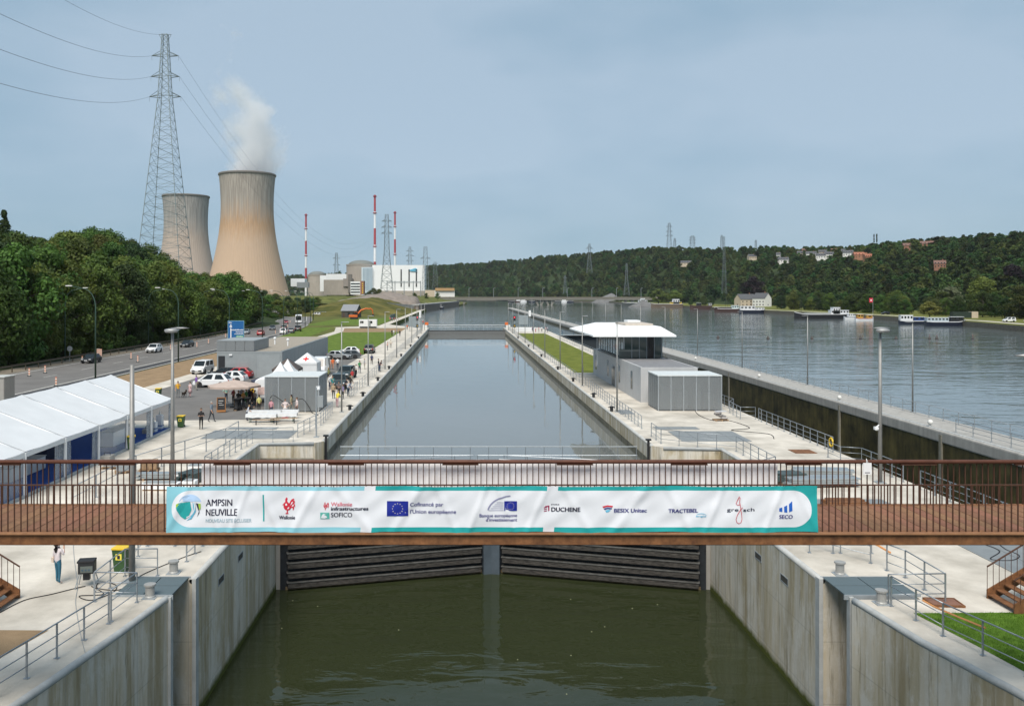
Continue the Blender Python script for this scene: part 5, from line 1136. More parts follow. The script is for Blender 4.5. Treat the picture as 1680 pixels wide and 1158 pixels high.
# bus
x, y = gp(490, 530); bs = thing('bus', 'white coach coming round the bend of the road', 'bus', (x, y, 0), rad(-80))
MB().bb(-5.5, 5.5, -1.25, 1.25, .35, 3.3).build('body', PW, bs, bevel=.12); MB().bb(5.49, 5.54, -1.1, 1.1, 1.3, 2.8).build('windscreen', CARGLASS, bs)
for f in (-1, 1):
    for k in range(6): MB().box(-4.3 + k * 1.65, f * 1.26, 2.2, 1.5, .02, 1.0).build('side_window', CARGLASS, bs)
    for s in (-3.4, 3.4): MB().lathe([(.3, -.15), (.5, -.15), (.5, .15), (.3, .15)], 14).build('wheel', TYRE, bs, loc=(s, f * 1.12, .5)).rotation_euler = (rad(90), 0, 0)
    MB().box(5.5, f * .95, .8, .08, .35, .2).build('headlight', HEADL, bs)
MB().box(5.52, 0, 3.0, .06, 1.6, .25).build('destination_board', BLACK, bs)

# ================================================================ works: excavator, hut, cabin
x, y = gp(581, 523.5); ex = thing('excavator', 'orange excavator with raised arm working beyond the lawn', 'excavator', (x, y, 0), rad(8))
for f in (-1, 1): MB().ext([(-2, f * 1.1 - .3, .35), (-1.6, f * 1.1 - .3, .0), (1.6, f * 1.1 - .3, 0), (2, f * 1.1 - .3, .35), (1.7, f * 1.1 - .3, .8), (-1.7, f * 1.1 - .3, .8)], (0, .6, 0)).build('track', BLACK, ex)
MB().bb(-2.4, 1.5, -1.3, 1.3, .9, 2.0).build('upper_body', ORANGE, ex, bevel=.1); MB().bb(.2, 1.5, -1.3, 0, 2.0, 3.2).build('cab', CARGLASS, ex, bevel=.06); MB().bb(.1, 1.6, -1.35, .05, 3.2, 3.3).build('cab_roof', ORANGE, ex)
MB().path([(1.2, .4, 1.8), (3.2, .4, 4.0), (5.4, .4, 4.8), (7.5, .4, 4.6)], [.35, .45, .35, .25], 4).build('boom', ORANGE, ex); MB().path([(7.2, .4, 5.0), (8.4, .4, 4.2), (8.7, .4, 2.2)], [.3, .28, .2], 4).build('dipper_arm', ORANGE, ex); MB().ext([(8.2, -.1, 2.3), (9.2, -.1, 2.2), (9.3, -.1, 1.4), (8.5, -.1, 1.1)], (0, 1.0, 0)).build('bucket', DARKM, ex)
def house(x, y, z, w_, d, h, rh, rz, wm, rm, label, wins=3, floors=1, name='house', chim=True):
    t = thing(name, label, 'house', (x, y, z), rz)
    b = MB(); b.add([(-w_ / 2, -d / 2, -3), (w_ / 2, -d / 2, -3), (w_ / 2, d / 2, -3), (-w_ / 2, d / 2, -3), (-w_ / 2, -d / 2, h), (w_ / 2, -d / 2, h), (w_ / 2, d / 2, h), (-w_ / 2, d / 2, h), (-w_ / 2, 0, h + rh), (w_ / 2, 0, h + rh)], [(0, 1, 5, 4), (1, 2, 6, 9, 5), (2, 3, 7, 6), (3, 0, 4, 8, 7), (4, 5, 9, 8), (6, 7, 8, 9)]); b.build('wall', wm, t)
    e = .35; k = rh / (d / 2)
    r_ = MB()
    for f in (-1, 1): r_.ext([(-w_ / 2 - e, f * (d / 2 + e), h - e * k + .05), (w_ / 2 + e, f * (d / 2 + e), h - e * k + .05), (w_ / 2 + e, 0, h + rh + .05), (-w_ / 2 - e, 0, h + rh + .05)], (0, 0, .18))
    rf = r_.build('roof', rm, t)
    if chim: MB().box(w_ * .25, 0, h + rh + .5, .7, .7, 1.8).build('chimney', BRICKM, rf)
    for fl in range(floors):
        for i in range(wins):
            xx = -w_ / 2 + w_ * (i + .5) / wins; zz = 1.0 + fl * 2.7
            if fl == 0 and i == 0: MB().box(xx, -d / 2 - .03, 1.05, .95, .1, 2.1).build('door', mat('door_brown', (.08, .05, .035), .6), t); continue
            MB().box(xx, -d / 2 - .02, zz + .65, 1.1, .06, 1.3).build('window', GLASS, t)
    for s in (-1, 1): MB().box(s * (w_ / 2 + .01), 0, 1.6, .06, 1.0, 1.2).build('window', GLASS, t)
    return t
x, y = gp(573, 522); house(x - 1, y + 16, 0, 8, 6, 3.4, 2.8, rad(-18), mat('dark_hut_cladding', (.07, .065, .06), .8), mat('hut_roof', (.24, .25, .27), .5, .2), 'small dark hut with a grey pitched roof beyond the lawn', 3, chim=False)
x, y = gp(604, 538); wc = thing('site_cabin', 'white mobile site cabin with windows on the gravel strip', 'cabin', (x, y, 0)); MB().bb(-3.0, 3.0, -1.2, 1.2, .5, 2.9).build('body', WHITE, wc, bevel=.06)
for xx in (-2.3, -1.7, 1.2): MB().box(xx, -1.22, 2.0, .5 if xx < 0 else .7, .04, .8).build('window', CARGLASS, wc)
MB().bb(-2.8, 2.8, -1.0, 1.0, .1, .5).build('underframe', DARKM, wc)
MB().bb(.3, 1.0, -1.24, -1.2, .6, 2.5).build('door', GREYC2, wc)
gb = thing('green_hoarding', 'dark green site hoarding beside the towpath', 'fence', (gp(640, 525)[0], gp(640, 525)[1], 0)); 
for k in range(8): MB().bb(-.06, 0, k * 4, k * 4 + 3.9, .1, 2.2).build('panel', mat('hoarding_green', (.015, .07, .05), .6), gb); MB().bb(-.1, .04, k * 4 - .05, k * 4 + .05, 0, 2.3).build('post', GALVM, gb)

# signals, boards and cabinets at the upper head
def signal(x, y, label):
    t = thing('signal_post', label, 'signal', (x, y, 0)); MB().tube((0, 0, 0), (0, 0, 4.4), .07).build('pole', GALVM, t); MB().bb(-.35, .35, -.1, .1, 3.6, 5.0).build('back_board', DARKM, t)
    MB().tube((0, -.11, 4.6), (0, -.2, 4.6), .17, 12).build('red_lamp', mat('lit_red', (.8, .03, .05), .4, emit=1.6), t); MB().tube((0, -.11, 4.05), (0, -.16, 4.05), .15, 12).build('dark_lamp', BLACK, t); MB().bb(-.32, .32, -.1, .06, 1.6, 2.6).build('signal_box', BLACK, t); MB().tube((0, -.11, 2.1), (0, -.16, 2.1), .2, 12).build('yellow_lamp', YELLOW, t)
signal(-12.9, 258, 'red signal light on the left chamber wall near the lift gate'); signal(15.9, 258, 'red signal light on the right chamber wall near the lift gate')
def board(x, y, label):
    t = thing('information_board', label, 'board', (x, y, 0)); MB().bb(-1.5, 1.5, -.05, .05, 1.6, 4.6).build('panel', mat('board_grey', (.25, .29, .31), .5, .2), t); [MB().tube((f * 1.2, 0, 0), (f * 1.2, 0, 4.6), .07).build('leg', GALVM, t) for f in (-1, 1)]; MB().bb(1.7, 2.4, -.05, .05, 4.2, 6.2).build('white_sign', WHITE, t); MB().tube((2.05, 0, 0), (2.05, 0, 6), .06).build('sign_pole', GALVM, t)
board(-14.6, 270, 'large grey steel board with a white plate at the left lift gate end'); board(20.5, 285, 'large grey steel board with a white plate at the island end')
# white lorry and stall at the island end
sl_ = thing('market_stall', 'white clothed stall with visitors at the far end of the island', 'stall', (20.3, 266, 0)); MB().bb(-3.4, 2.4, -1, 1, 0, 1.2).build('cloth', WTENT, sl_, bevel=.08); MB().bb(-3.2, 2.2, -.8, .8, 1.201, 1.25).build('top', WHITE, sl_)

# ================================================================ people
def person_mesh(pose):
    """continuous body grown from a skeleton; faces sorted by region: 0 skin 1 top 2 legs 3 shoes"""
    V, E, Rr, reg = [], [], [], []
    def v(p, r, par=None, g=0):
        V.append(p); Rr.append(r); reg.append(g)
        if par is not None: E.append((par, len(V) - 1))
        return len(V) - 1
    pel = v((0, 0, .95), .135, None, 2); wst = v((0, .0, 1.1), .125, pel, 1); ch = v((0, -.01, 1.32), .15, wst, 1); nb = v((0, 0, 1.46), .07, ch, 1); nk = v((0, -.01, 1.53), .052, nb, 0)
    h1 = v((0, -.02, 1.60), .078, nk, 0); h2 = v((0, -.015, 1.68), .088, h1, 0); h3 = v((0, .0, 1.745), .06, h2, 0)
    walk = pose in ('walk',)
    for s in (-1, 1):
        f = (.22 * s if walk else .02 * s)
        hip = v((s * .095, 0, .88), .095, pel, 2); kn = v((s * .1, -f * .55 - .02, .5), .062, hip, 2); an = v((s * .1, -f + (.05 if walk and s < 0 else 0), .1), .04, kn, 2); to = v((s * .115, -f - .15, .045), .035, an, 3)
        sh = v((s * .19, 0, 1.40), .062, ch, 1)
        if pose == 'hip': el, wr_ = (s * .40, .06, 1.17), (s * .2, -.06, 1.04)
        elif pose == 'hold': el, wr_ = (s * .25, .0, 1.13), (s * .1, -.24, 1.16)
        elif pose == 'lean': el, wr_ = (s * .25, -.14, 1.16), (s * .22, -.36, 1.06)
        elif pose == 'eat' and s > 0: el, wr_ = (s * .25, -.1, 1.16), (s * .08, -.2, 1.46)
        elif pose == 'phone' and s < 0: el, wr_ = (s * .27, -.08, 1.2), (s * .14, -.18, 1.55)
        elif pose == 'walk': el, wr_ = (s * .25, .1 * s, 1.14), (s * .26, -.02 + .2 * s, .92)
        else: el, wr_ = (s * .25, .02, 1.13), (s * .26, -.05, .88)
        e = v(el, .044, sh, 1); w2 = v(wr_, .03, e, 0); d = (Vector(wr_) - Vector(el)).normalized(); hd = Vector(wr_) + d * .06; ha = v(tuple(hd), .034, w2, 0)
        side = d.cross(Vector((0, 1, 0.01))).normalized(); 
        for k in range(4): 
            b0 = hd + d * .035 + side * (k - 1.5) * .02; ln = (.06, .075, .07, .055)[k]; q = v(tuple(b0), .0095, ha, 0); v(tuple(b0 + d * ln * .9 + Vector((0, -.015, 0))), .008, q, 0)
        th_ = hd + side * -.045 * 1.0 + d * .0; q = v(tuple(th_), .0105, ha, 0); v(tuple(th_ + d * .045 - side * .02), .009, q, 0)
    if pose == 'lean':
        V = [(p[0], p[1] - max(0, p[2] - .95) * .35, p[2] - max(0, p[2] - .95) * .08) for p in V]
    me = bpy.data.meshes.new('body'); me.from_pydata(V, E, []); o = bpy.data.objects.new('body', me); col.objects.link(o)
    md = o.modifiers.new('s', 'SKIN'); md.use_smooth_shade = True
    for i, sv in enumerate(me.skin_vertices[0].data):
        rx = Rr[i]; sv.radius = (rx * (1.15 if reg[i] == 1 and rx > .1 else 1), rx * (.78 if reg[i] in (1, 2) and rx > .1 else 1)); sv.use_root = (i == 0)
    o.modifiers.new('u', 'SUBSURF').levels = 1
    bpy.context.view_layer.update(); m2 = bpy.data.meshes.new_from_object(o.evaluated_get(bpy.context.evaluated_depsgraph_get())); bpy.data.objects.remove(o)
    segs = [(Vector(V[a]), Vector(V[c]), reg[c], max(Rr[a], Rr[c])) for a, c in E]
    idx = []
    for p in m2.polygons:
        c = p.center; best, bd = 0, 9
        for a, q, g, r_ in segs:
            ab = q - a; t_ = max(0, min(1, (c - a).dot(ab) / max(1e-9, ab.length_squared))); dd = (a + ab * t_ - c).length - r_ * .9
            if dd < bd: bd, best = dd, g
        idx.append(best)
    for _ in range(4): m2.materials.append(None)
    m2.polygons.foreach_set('material_index', idx); m2.polygons.foreach_set('use_smooth', [True] * len(idx))
    return m2
PM = {}; FACE = {}
def cloth(c): return mat('cloth_%02x%02x%02x' % tuple(int(x * 255) for x in c), c, .85, 0, .12, 6)
HAIRC = dict(dark=(.018, .012, .01), brown=(.07, .04, .02), grey=(.3, .29, .28), blond=(.3, .2, .09))
def person(px, py, rz, top, legs, label, pose='stand', hair='dark', h=1.0, skirt=None, longhair=False, extra=None, z=0., shoes=(.02, .02, .02), bare=False, xy=None, group=None):
    if pose not in PM: PM[pose] = person_mesh(pose)
    x, y = xy or gp(px, py, z); t = thing('person', label, 'person', (x, y, z), rad(rz), group, s=h)
    me = PM[pose].copy(); lm = cloth(legs)
    for i, m in enumerate((SKIN, cloth(top), SKIN if bare else lm, cloth(shoes))): me.materials[i] = m
    o = bpy.data.objects.new('body', me); col.objects.link(o); o.parent = t
    lean = pose == 'lean'; hx = (0, -.28 if lean else 0, -.06 if lean else 0)
    hm = mat('hair_' + hair, HAIRC[hair], .6, 0, .2, 20)
    b = MB(); b.ball((0, .02, 1.70), .092, .102, .098, 10); 
    if longhair: b.path([(0, .07, 1.72), (0, .1, 1.6), (0, .1, 1.45), (0, .09, 1.3)], [.07, .085, .08, .04], 8)
    b.build('hair', hm, t, smooth=True, loc=hx)
    f = MB(); f.ball((-.032, -.098, 1.665), .009, n=6); f.ball((.032, -.098, 1.665), .009, n=6); f.box(0, -.096, 1.60, .045, .012, .008); f.build('eyes_and_mouth', mat('face_dark', (.06, .03, .025), .5), t, loc=hx)
    MB().ball((0, -.108, 1.635), .013, .02, .022, 6).ball((-.09, 0, 1.65), .012, .02, .03, 6).ball((.09, 0, 1.65), .012, .02, .03, 6).build('nose_and_ears', SKIN, t, smooth=True, loc=hx)
    if skirt: MB().lathe([(.155, 1.08), (.2, .9), (.27, skirt)], 14, 0, 0, 0, 0, 1, .85).build('skirt', lm, t, smooth=True)
    if extra == 'bag': MB().bb(.16, .3, -.02, .1, .86, 1.06).tube((.2, .02, 1.05), (-.12, .0, 1.45), .012, 4).build('shoulder_bag', cloth((.6, .5, .42)), t)
    return t
person(95, 957, 150, (.62, .56, .58), (.03, .13, .2), 'woman with long dark hair, white top and blue jeans walking on the left quay', 'phone', 'dark', .96, longhair=True, extra='bag', shoes=(.5, .4, .36))
person(330, 704, 10, (.018, .018, .02), (.015, .015, .016), 'person in black clothes holding something on the plaza', 'hold', 'brown')
person(347, 692, 75, (.17, .2, .24), (.04, .045, .055), 'man in grey shirt and dark trousers striding across the asphalt edge', 'walk', 'grey', 1.03)
person(292, 652, 20, (.62, .33, .03), (.16, .17, .17), 'man in orange yellow shirt and grey shorts with a dog', 'eat', 'dark', 1.02); person(312, 651, -30, (.6, .45, .45), (.55, .36, .36), 'woman in a pale pink dress beside the dog', 'hold', 'dark', .95, skirt=.5)
dg = thing('dog', 'brown and black dog standing beside the man in the yellow shirt', 'dog', (*gp(302, 652), 0), rad(75))
def dog():
    V = [(0, 0, .5), (.22, 0, .5), (-.25, 0, .5), (.36, 0, .62), (.44, 0, .72), (.56, 0, .69), (-.32, 0, .52), (-.45, 0, .66)]; R_ = [.12, .135, .105, .085, .085, .045, .06, .02]; E = [(0, 1), (0, 2), (1, 3), (3, 4), (4, 5), (2, 6), (6, 7)]
    for s in (-1, 1):
        i = len(V); V += [(.24, s * .09, .42), (.24, s * .09, .24), (.22, s * .09, .1), (.26, s * .09, .02)]; R_ += [.06, .035, .025, .03]; E += [(1, i), (i, i + 1), (i + 1, i + 2), (i + 2, i + 3)]
        i = len(V); V += [(-.24, s * .09, .4), (-.16, s * .1, .3), (-.32, s * .09, .17), (-.28, s * .09, .02)]; R_ += [.075, .05, .028, .03]; E += [(2, i), (i, i + 1), (i + 1, i + 2), (i + 2, i + 3)]
        i = len(V); V += [(.42, s * .06, .79), (.41, s * .07, .86)]; R_ += [.03, .012]; E += [(4, i), (i, i + 1)]
    me = bpy.data.meshes.new('body'); me.from_pydata(V, E, []); o = bpy.data.objects.new('body', me); col.objects.link(o); md = o.modifiers.new('s', 'SKIN'); md.use_smooth_shade = True
    for i, sv in enumerate(me.skin_vertices[0].data): sv.radius = (R_[i], R_[i]); sv.use_root = i == 0
    o.modifiers.new('u', 'SUBSURF').levels = 1; bpy.context.view_layer.update(); m2 = bpy.data.meshes.new_from_object(o.evaluated_get(bpy.context.evaluated_depsgraph_get())); bpy.data.objects.remove(o)
    m2.materials.append(mat('dog_fur', (.06, .03, .018), .85, 0, .6, 4, c2=(.02, .014, .01))); o = bpy.data.objects.new('body', m2); col.objects.link(o); o.parent = dg
dog()
person(468, 684, 0, (.6, .5, .48), (.6, .55, .52), 'woman in white sundress with hands on hips between the picnic tables', 'hip', 'brown', .95, skirt=.75, z=0)
person(487, 682, -60, (.62, .52, .5), (.02, .025, .035), 'person in pale pink shirt and black shorts standing at the picnic table end', 'stand', 'brown', .98)
person(553, 668, 150, (.66, .55, .06), (.5, .32, .34), 'woman in bright yellow top and pink trousers by the railing', 'lean', 'blond', .97)
person(547, 654, 30, (.4, .3, .2), (.03, .03, .03), 'person in beige top and black shorts next to the dark SUV', 'stand', 'brown', .97); person(556, 652, -20, (.13, .1, .1), (.025, .025, .03), 'person in dark plum shirt next to the dark SUV', 'hold', 'dark'); person(571, 650, 60, (.5, .53, .6), (.03, .05, .08), 'person in pale blue shirt leaning on the railing', 'lean', 'dark'); person(566, 645, 60, (.03, .035, .05), (.02, .02, .02), 'person in navy jacket leaning on the railing', 'lean', 'dark', 1.02)
person(623, 610, 70, (.1, .05, .05), (.03, .05, .09), 'person in dark red top looking over the chamber railing', 'lean', 'brown'); person(621, 608, 80, (.02, .02, .025), (.03, .06, .1), 'person in black top and blue jeans at the chamber railing', 'stand', 'dark', 1.0)
person(546, 606, 0, (.62, .13, .03), (.4, .2, .13), 'person in orange shirt walking by the toilet cabins', 'walk', 'brown', 1.0); person(554, 606, 180, (.65, .65, .66), (.05, .06, .08), 'person in white shirt walking by the toilet cabins', 'walk', 'dark', 1.03); person(541, 606, 20, (.5, .46, .42), (.35, .2, .15), 'person in cream shirt and shorts by the toilet cabins', 'stand', 'dark', 1.0)
person(656, 552, 10, (.02, .02, .025), (.03, .03, .04), 'person in dark clothes walking alone on the far quay', 'walk', 'dark'); person(643, 551, 40, (.03, .03, .035), (.02, .02, .02), 'person in black standing where the lawn meets the far quay', 'stand', 'dark'); person(646, 551, 30, (.6, .6, .6), (.3, .3, .3), 'person in white shirt standing where the lawn meets the far quay', 'stand', 'grey')
person(668, 541, 0, (.7, .14, .03), (.03, .03, .04), 'worker in orange vest bending at the signal boards', 'lean', 'dark'); person(672, 540, 90, (.03, .03, .03), (.5, .1, .03), 'worker in black top and orange trousers at the signal boards', 'stand', 'dark')
person(694, 533, 0, (.5, .04, .05), (.03, .03, .05), 'person in red top beside the lift gate', 'stand', 'dark')
# crowd under the parasols
crowd = [(391, 668, (.02, .02, .022), (.02, .02, .02), 'black'), (399, 668, (.5, .25, .05), (.03, .03, .04), 'ochre'), (404, 666, (.02, .16, .04), (.02, .15, .05), 'green dress'), (410, 665, (.03, .03, .05), (.02, .02, .03), 'navy'), (414, 668, (.07, .02, .02), (.03, .03, .03), 'dark red'), (418, 667, (.45, .4, .35), (.03, .03, .04), 'cream'), (396, 662, (.3, .3, .33), (.03, .03, .04), 'grey'), (408, 661, (.02, .03, .03), (.03, .03, .03), 'dark teal'), (415, 660, (.5, .3, .02), (.04, .04, .05), 'mustard'), (403, 660, (.4, .4, .42), (.05, .05, .06), 'pale grey')]
for i, (px, py, a, c, nm) in enumerate(crowd): person(px, py, i * 67, a, c, 'person in %s standing in the crowd under the parasols' % nm, ('stand', 'hold', 'eat', 'hip')[i % 4], ('dark', 'brown', 'blond', 'grey')[i % 4], .95 + .02 * (i % 5), skirt=.55 if 'dress' in nm else None, group='crowd under the parasols')
person(413, 684, 120, (.03, .03, .035), (.03, .03, .04), 'person in black seated low by the picnic table end', 'hold', 'dark', .8)
person(405, 690, 100, (.5, .52, .58), (.05, .06, .08), 'person in pale blue shirt bending at the picnic table end', 'lean', 'blond', .82)
for i, (dx, dy, a, c) in enumerate(((1.2, -2.5, (.05, .03, .1), (.03, .03, .04)), (2.2, -1.6, (.6, .6, .62), (.5, .1, .1)), (3.1, -2.2, (.55, .2, .25), (.1, .1, .12)), (4.2, -1.2, (.6, .62, .65), (.05, .05, .06)), (5.2, -2.0, (.45, .3, .3), (.3, .3, .3)), (6.0, -1.0, (.5, .5, .55), (.05, .05, .1)))):
    person(0, 0, i * 50, a, c, 'visitor in %s by the stall on the far island' % ('purple', 'white top and red trousers', 'pink', 'white', 'rose', 'pale blue')[i], 'stand', 'dark', xy=(20.3 + dx, 266 + dy * 2))
for i in range(5): person(640 + i * 3.4, 527, i * 70, ((.6, .1, .1), (.6, .6, .62), (.5, .1, .15), (.6, .3, .3), (.7, .65, .65))[i], (.1, .1, .12), 'distant visitor in %s on the towpath by the hoarding' % ('red', 'white', 'crimson', 'rose', 'off white')[i], 'stand', 'dark')

more = [(528, 612, 'brown', (.2, .12, .07)), (534, 611, 'sky blue', (.2, .35, .55)), (539, 625, 'olive', (.14, .15, .06)), (541, 640, 'white', (.62, .62, .62)), (546, 642, 'teal', (.03, .2, .2)), (562, 655, 'lilac', (.4, .32, .5)), (575, 640, 'black', (.02, .02, .02)), (578, 628, 'red', (.45, .05, .05)), (584, 619, 'white shirt', (.65, .65, .65)), (590, 612, 'green', (.05, .22, .08)), (598, 606, 'grey', (.3, .3, .32)), (610, 598, 'navy', (.03, .04, .1)), (636, 575, 'salmon', (.55, .25, .2)), (641, 571, 'cream', (.55, .5, .42)), (450, 668, 'denim blue', (.1, .16, .28)), (445, 683, 'rose', (.5, .25, .28)), (478, 676, 'khaki', (.3, .26, .16)), (383, 664, 'maroon', (.2, .03, .05)), (371, 660, 'mint', (.3, .5, .42)), (322, 640, 'violet', (.2, .1, .35)), (425, 676, 'lemon', (.6, .55, .2)), (518, 668, 'coral', (.6, .2, .14))]
for i, (px, py, nm, c) in enumerate(more): person(px, py, i * 83, c, ((.04, .05, .08), (.3, .28, .24), (.02, .02, .02))[i % 3], 'visitor in %s %s on the left bank' % (nm, ('among the tents and cars' if px < 545 and py < 650 else 'by the chamber railing' if px > 545 else 'around the picnic tables')), ('stand', 'walk', 'hold', 'hip', 'eat')[i % 5], ('dark', 'brown', 'blond', 'grey')[i % 4], .93 + .025 * (i % 5))
# ================================================================ furniture of the plaza
def wheelie(px, py, label, rz=0.):
    x, y = gp(px, py); t = thing('wheelie_bin', label, 'bin', (x, y, 0), rad(rz)); G = mat('bin_green', (.035, .085, .03), .6)
    b = MB(); b.add([(-.22, -.25, .06), (.22, -.25, .06), (.22, .22, .06), (-.22, .22, .06), (-.29, -.3, .95), (.29, -.3, .95), (.29, .3, .95), (-.29, .3, .95)], [(0, 1, 2, 3), (4, 5, 6, 7), (0, 1, 5, 4), (1, 2, 6, 5), (2, 3, 7, 6), (3, 0, 4, 7)]); b.build('body', G, t, bevel=.02)
    MB().bb(-.31, .31, -.33, .33, .95, 1.04).build('lid', YELLOW, t, bevel=.03); MB().bb(-.13, .13, -.3, -.285, .55, .8).build('sticker', mat('sticker_yellow', (.8, .68, .1), .6), t); MB().bb(-.05, .06, -.31, -.301, .6, .74).build('sticker_mark', INK, t)
    for f in (-1, 1): MB().lathe([(.1, -.03), (.1, .03)], 12).build('wheel', BLACK, t, loc=(f * .24, .24, .1)).rotation_euler = (0, rad(90), 0)
wheelie(297, 701, 'green wheelie bin with yellow lid at the open marquee corner'); wheelie(215, 737, 'green wheelie bin with yellow lid at the middle of the marquee', 20); wheelie(200, 937, 'green wheelie bin with yellow lid below the footbridge', -5)
wheelie(260, 652, 'low green bin with yellow lid behind the marquee gable')
ab_ = thing('chalkboard', 'wooden A-frame chalkboard on the asphalt', 'chalkboard', (*gp(363, 676), 0), rad(12))
for f in (-1, 1):
    o = MB().bb(-.42, .42, -.03, .03, .05, 1.45).build('frame', mat('orange_wood', (.33, .14, .04), .6), ab_); o.rotation_euler = (f * rad(11), 0, 0); o.location = (0, f * .26, 0); p = MB().bb(-.36, .36, -.045 if f < 0 else .031, -.031 if f < 0 else .045, .25, 1.38).build('slate', BLACK, o)
MB().bb(-.25, .2, -.052, -.046, 1.1, 1.14).bb(-.28, .1, -.052, -.046, .9, .93).bb(-.2, .25, -.052, -.046, .7, .73).build('chalk_lines', RENDER_W, ab_.children[0])
def parasol(x, y, r, h, m, label, n=8, drop=.55):
    t = thing('parasol', label, 'parasol', (x, y, 0)); MB().tube((0, 0, 0), (0, 0, h + .1), .04, 8).build('pole', WOOD, t)
    b = MB(); vs = [(0, 0, h)] + [(r * math.cos(2 * math.pi * i / n), r * math.sin(2 * math.pi * i / n), h - drop) for i in range(n)] + [(r * math.cos(2 * math.pi * i / n), r * math.sin(2 * math.pi * i / n), h - drop - .2) for i in range(n)]
    b.add(vs, [(0, 1 + i, 1 + (i + 1) % n) for i in range(n)] + [(1 + i, 1 + (i + 1) % n, 1 + n + (i + 1) % n, 1 + n + i) for i in range(n)]); b.build('canopy', m, t)
    for i in range(n): MB().tube((0, 0, h - .08), (r * .97 * math.cos(2 * math.pi * i / n), r * .97 * math.sin(2 * math.pi * i / n), h - drop - .05), .012, 4).build('rib', WOOD, t)
    MB().bb(-.35, .35, -.35, .35, 0, .08).build('base', DARKM, t)
x, y = gp(375, 672); parasol(x, y + 2.2, 2.7, 2.75, mat('beige_canvas', (.55, .44, .38), .8, sub=.2), 'large beige parasol over the crowd by the chalkboard'); parasol(x + 2.6, y + 7.5, 2.2, 2.75, mat('navy_canvas', (.035, .04, .07), .8), 'navy parasol behind the beige parasol')
tr_ = thing('food_trailer', 'rounded white food trailer beside the left mesh pavilion', 'trailer', (-20.7, 93.2, 0)); b = MB(); b.ext([(-1, -1.8, .5), (1, -1.8, .5), (1, -1.8, 2.0), (.85, -1.8, 2.4), (.5, -1.8, 2.6), (-.5, -1.8, 2.6), (-.85, -1.8, 2.4), (-1, -1.8, 2.0)], (0, 4, 0)); b.build('body', WHITE, tr_, bevel=.12)
MB().bb(-1.03, -1.0, -1.2, 1.6, 1.2, 2.0).build('serving_hatch', CARGLASS, tr_); MB().bb(-.6, .7, -1.83, -1.8, .9, 1.7).build('printed_panel', mat('trailer_print', (.6, .45, .42), .5, 0, .3, 3), tr_)
for f in (-1, 1): MB().lathe([(.15, -.1), (.32, -.1), (.32, .1), (.15, .1)], 14).build('wheel', TYRE, tr_, loc=(f * .95, .3, .32)).rotation_euler = (0, rad(90), 0)
def hightable(x, y, label):
    t = thing('high_table', label, 'table', (x, y, 0)); MB().lathe([(.33, 0), (.22, .3), (.14, .7), (.22, 1.0), (.36, 1.12), (.36, 1.14)], 14).build('stretch_cover', BLACK, t, smooth=True); MB().lathe([(.37, 1.141), (.37, 1.16)], 16).build('top', DARKM, t); MB().bb(-.16, .1, -.4, -.1, 0, .06).build('foot', WOOD, t)
x, y = gp(388, 673); hightable(x, y, 'black covered high table near the chalkboard'); hightable(x + .9, y + .9, 'black covered high table among the crowd'); hightable(*gp(393, 672), 'black covered high table right under the parasol edge')
def picnic(px, py, L, label, rz=0.):
    x, y = gp(px, py); t = thing('picnic_table', label, 'picnic table', (x, y, 0), rad(rz)); 
    MB().bb(-L / 2, L / 2, -.25, .25, .74, .77).build('table_top', WOOD, t)
    for (yy, hh) in ((0, .72),):
        for f in (-1, 1): MB().tube((f * L * .38, -.22, 0), (f * L * .38, -.22, hh), .025).tube((f * L * .38, .22, 0), (f * L * .38, .22, hh), .025).tube((f * L * .38, -.22, .1), (f * L * .38, .22, .1), .02).build('leg_frame', mat('table_green', (.03, .08, .05), .5), t)
    b = MB(); n = 22; vs = []
    for i in range(n + 1):
        xx = -L / 2 - .06 + (L + .12) * i / n; w1 = .02 * math.sin(i * 1.3); vs += [(xx, -.33 + w1, .47 + .03 * math.sin(i * .9)), (xx, -.28, .775), (xx, .28, .775), (xx, .33 - w1, .5)]
    b.add(vs, [(4 * i + k, 4 * i + k + 1, 4 * i + 5 + k, 4 * i + 4 + k) for i in range(n) for k in range(3)]); b.build('tablecloth', WTENT, t, smooth=False)
picnic(429, 693, 2.6, 'white clothed table at the front of the picnic group'); picnic(463, 691, 2.6, 'white clothed table beside the front picnic table'); picnic(434, 687, 3.0, 'white clothed table in the rear left of the picnic group'); picnic(466, 686, 2.6, 'white clothed table in the rear right of the picnic group')
for k, (px, py) in enumerate(((466, 694), (437, 697))):
    t = thing('bench', 'low wooden bench ' + ('with red cushion beside the picnic tables' if k == 0 else 'in front of the first picnic table'), 'bench', (*gp(px, py), 0)); MB().bb(-1.2, 1.2, -.13, .13, .43, .46).build('seat', WOOD, t)
    for f in (-1, 1): MB().bb(f * .9 - .02, f * .9 + .02, -.12, .12, 0, .43).build('leg', DARKM, t)
    if k == 0: MB().bb(-.2, .4, -.1, .12, .46, .52).build('cushion', RED, t, bevel=.02)
# cctv pole with cabinet
cp = thing('camera_pole', 'short pole with white dome camera and junction box by the quay corner', 'camera', (*gp(519, 717), 0)); MB().tube((0, 0, 0), (0, 0, 4.0), .06, 8).build('pole', GALVM, cp); MB().ball((.18, 0, 3.85), .14, n=8).box(.15, 0, 4.03, .3, .12, .08).build('camera_housing', WHITE, cp); MB().bb(.1, .55, -.1, .2, 2.4, 3.3).build('junction_box', GREYC2, cp); MB().box(0, 0, .02, .4, .4, .04).build('base_plate', GALVM, cp)
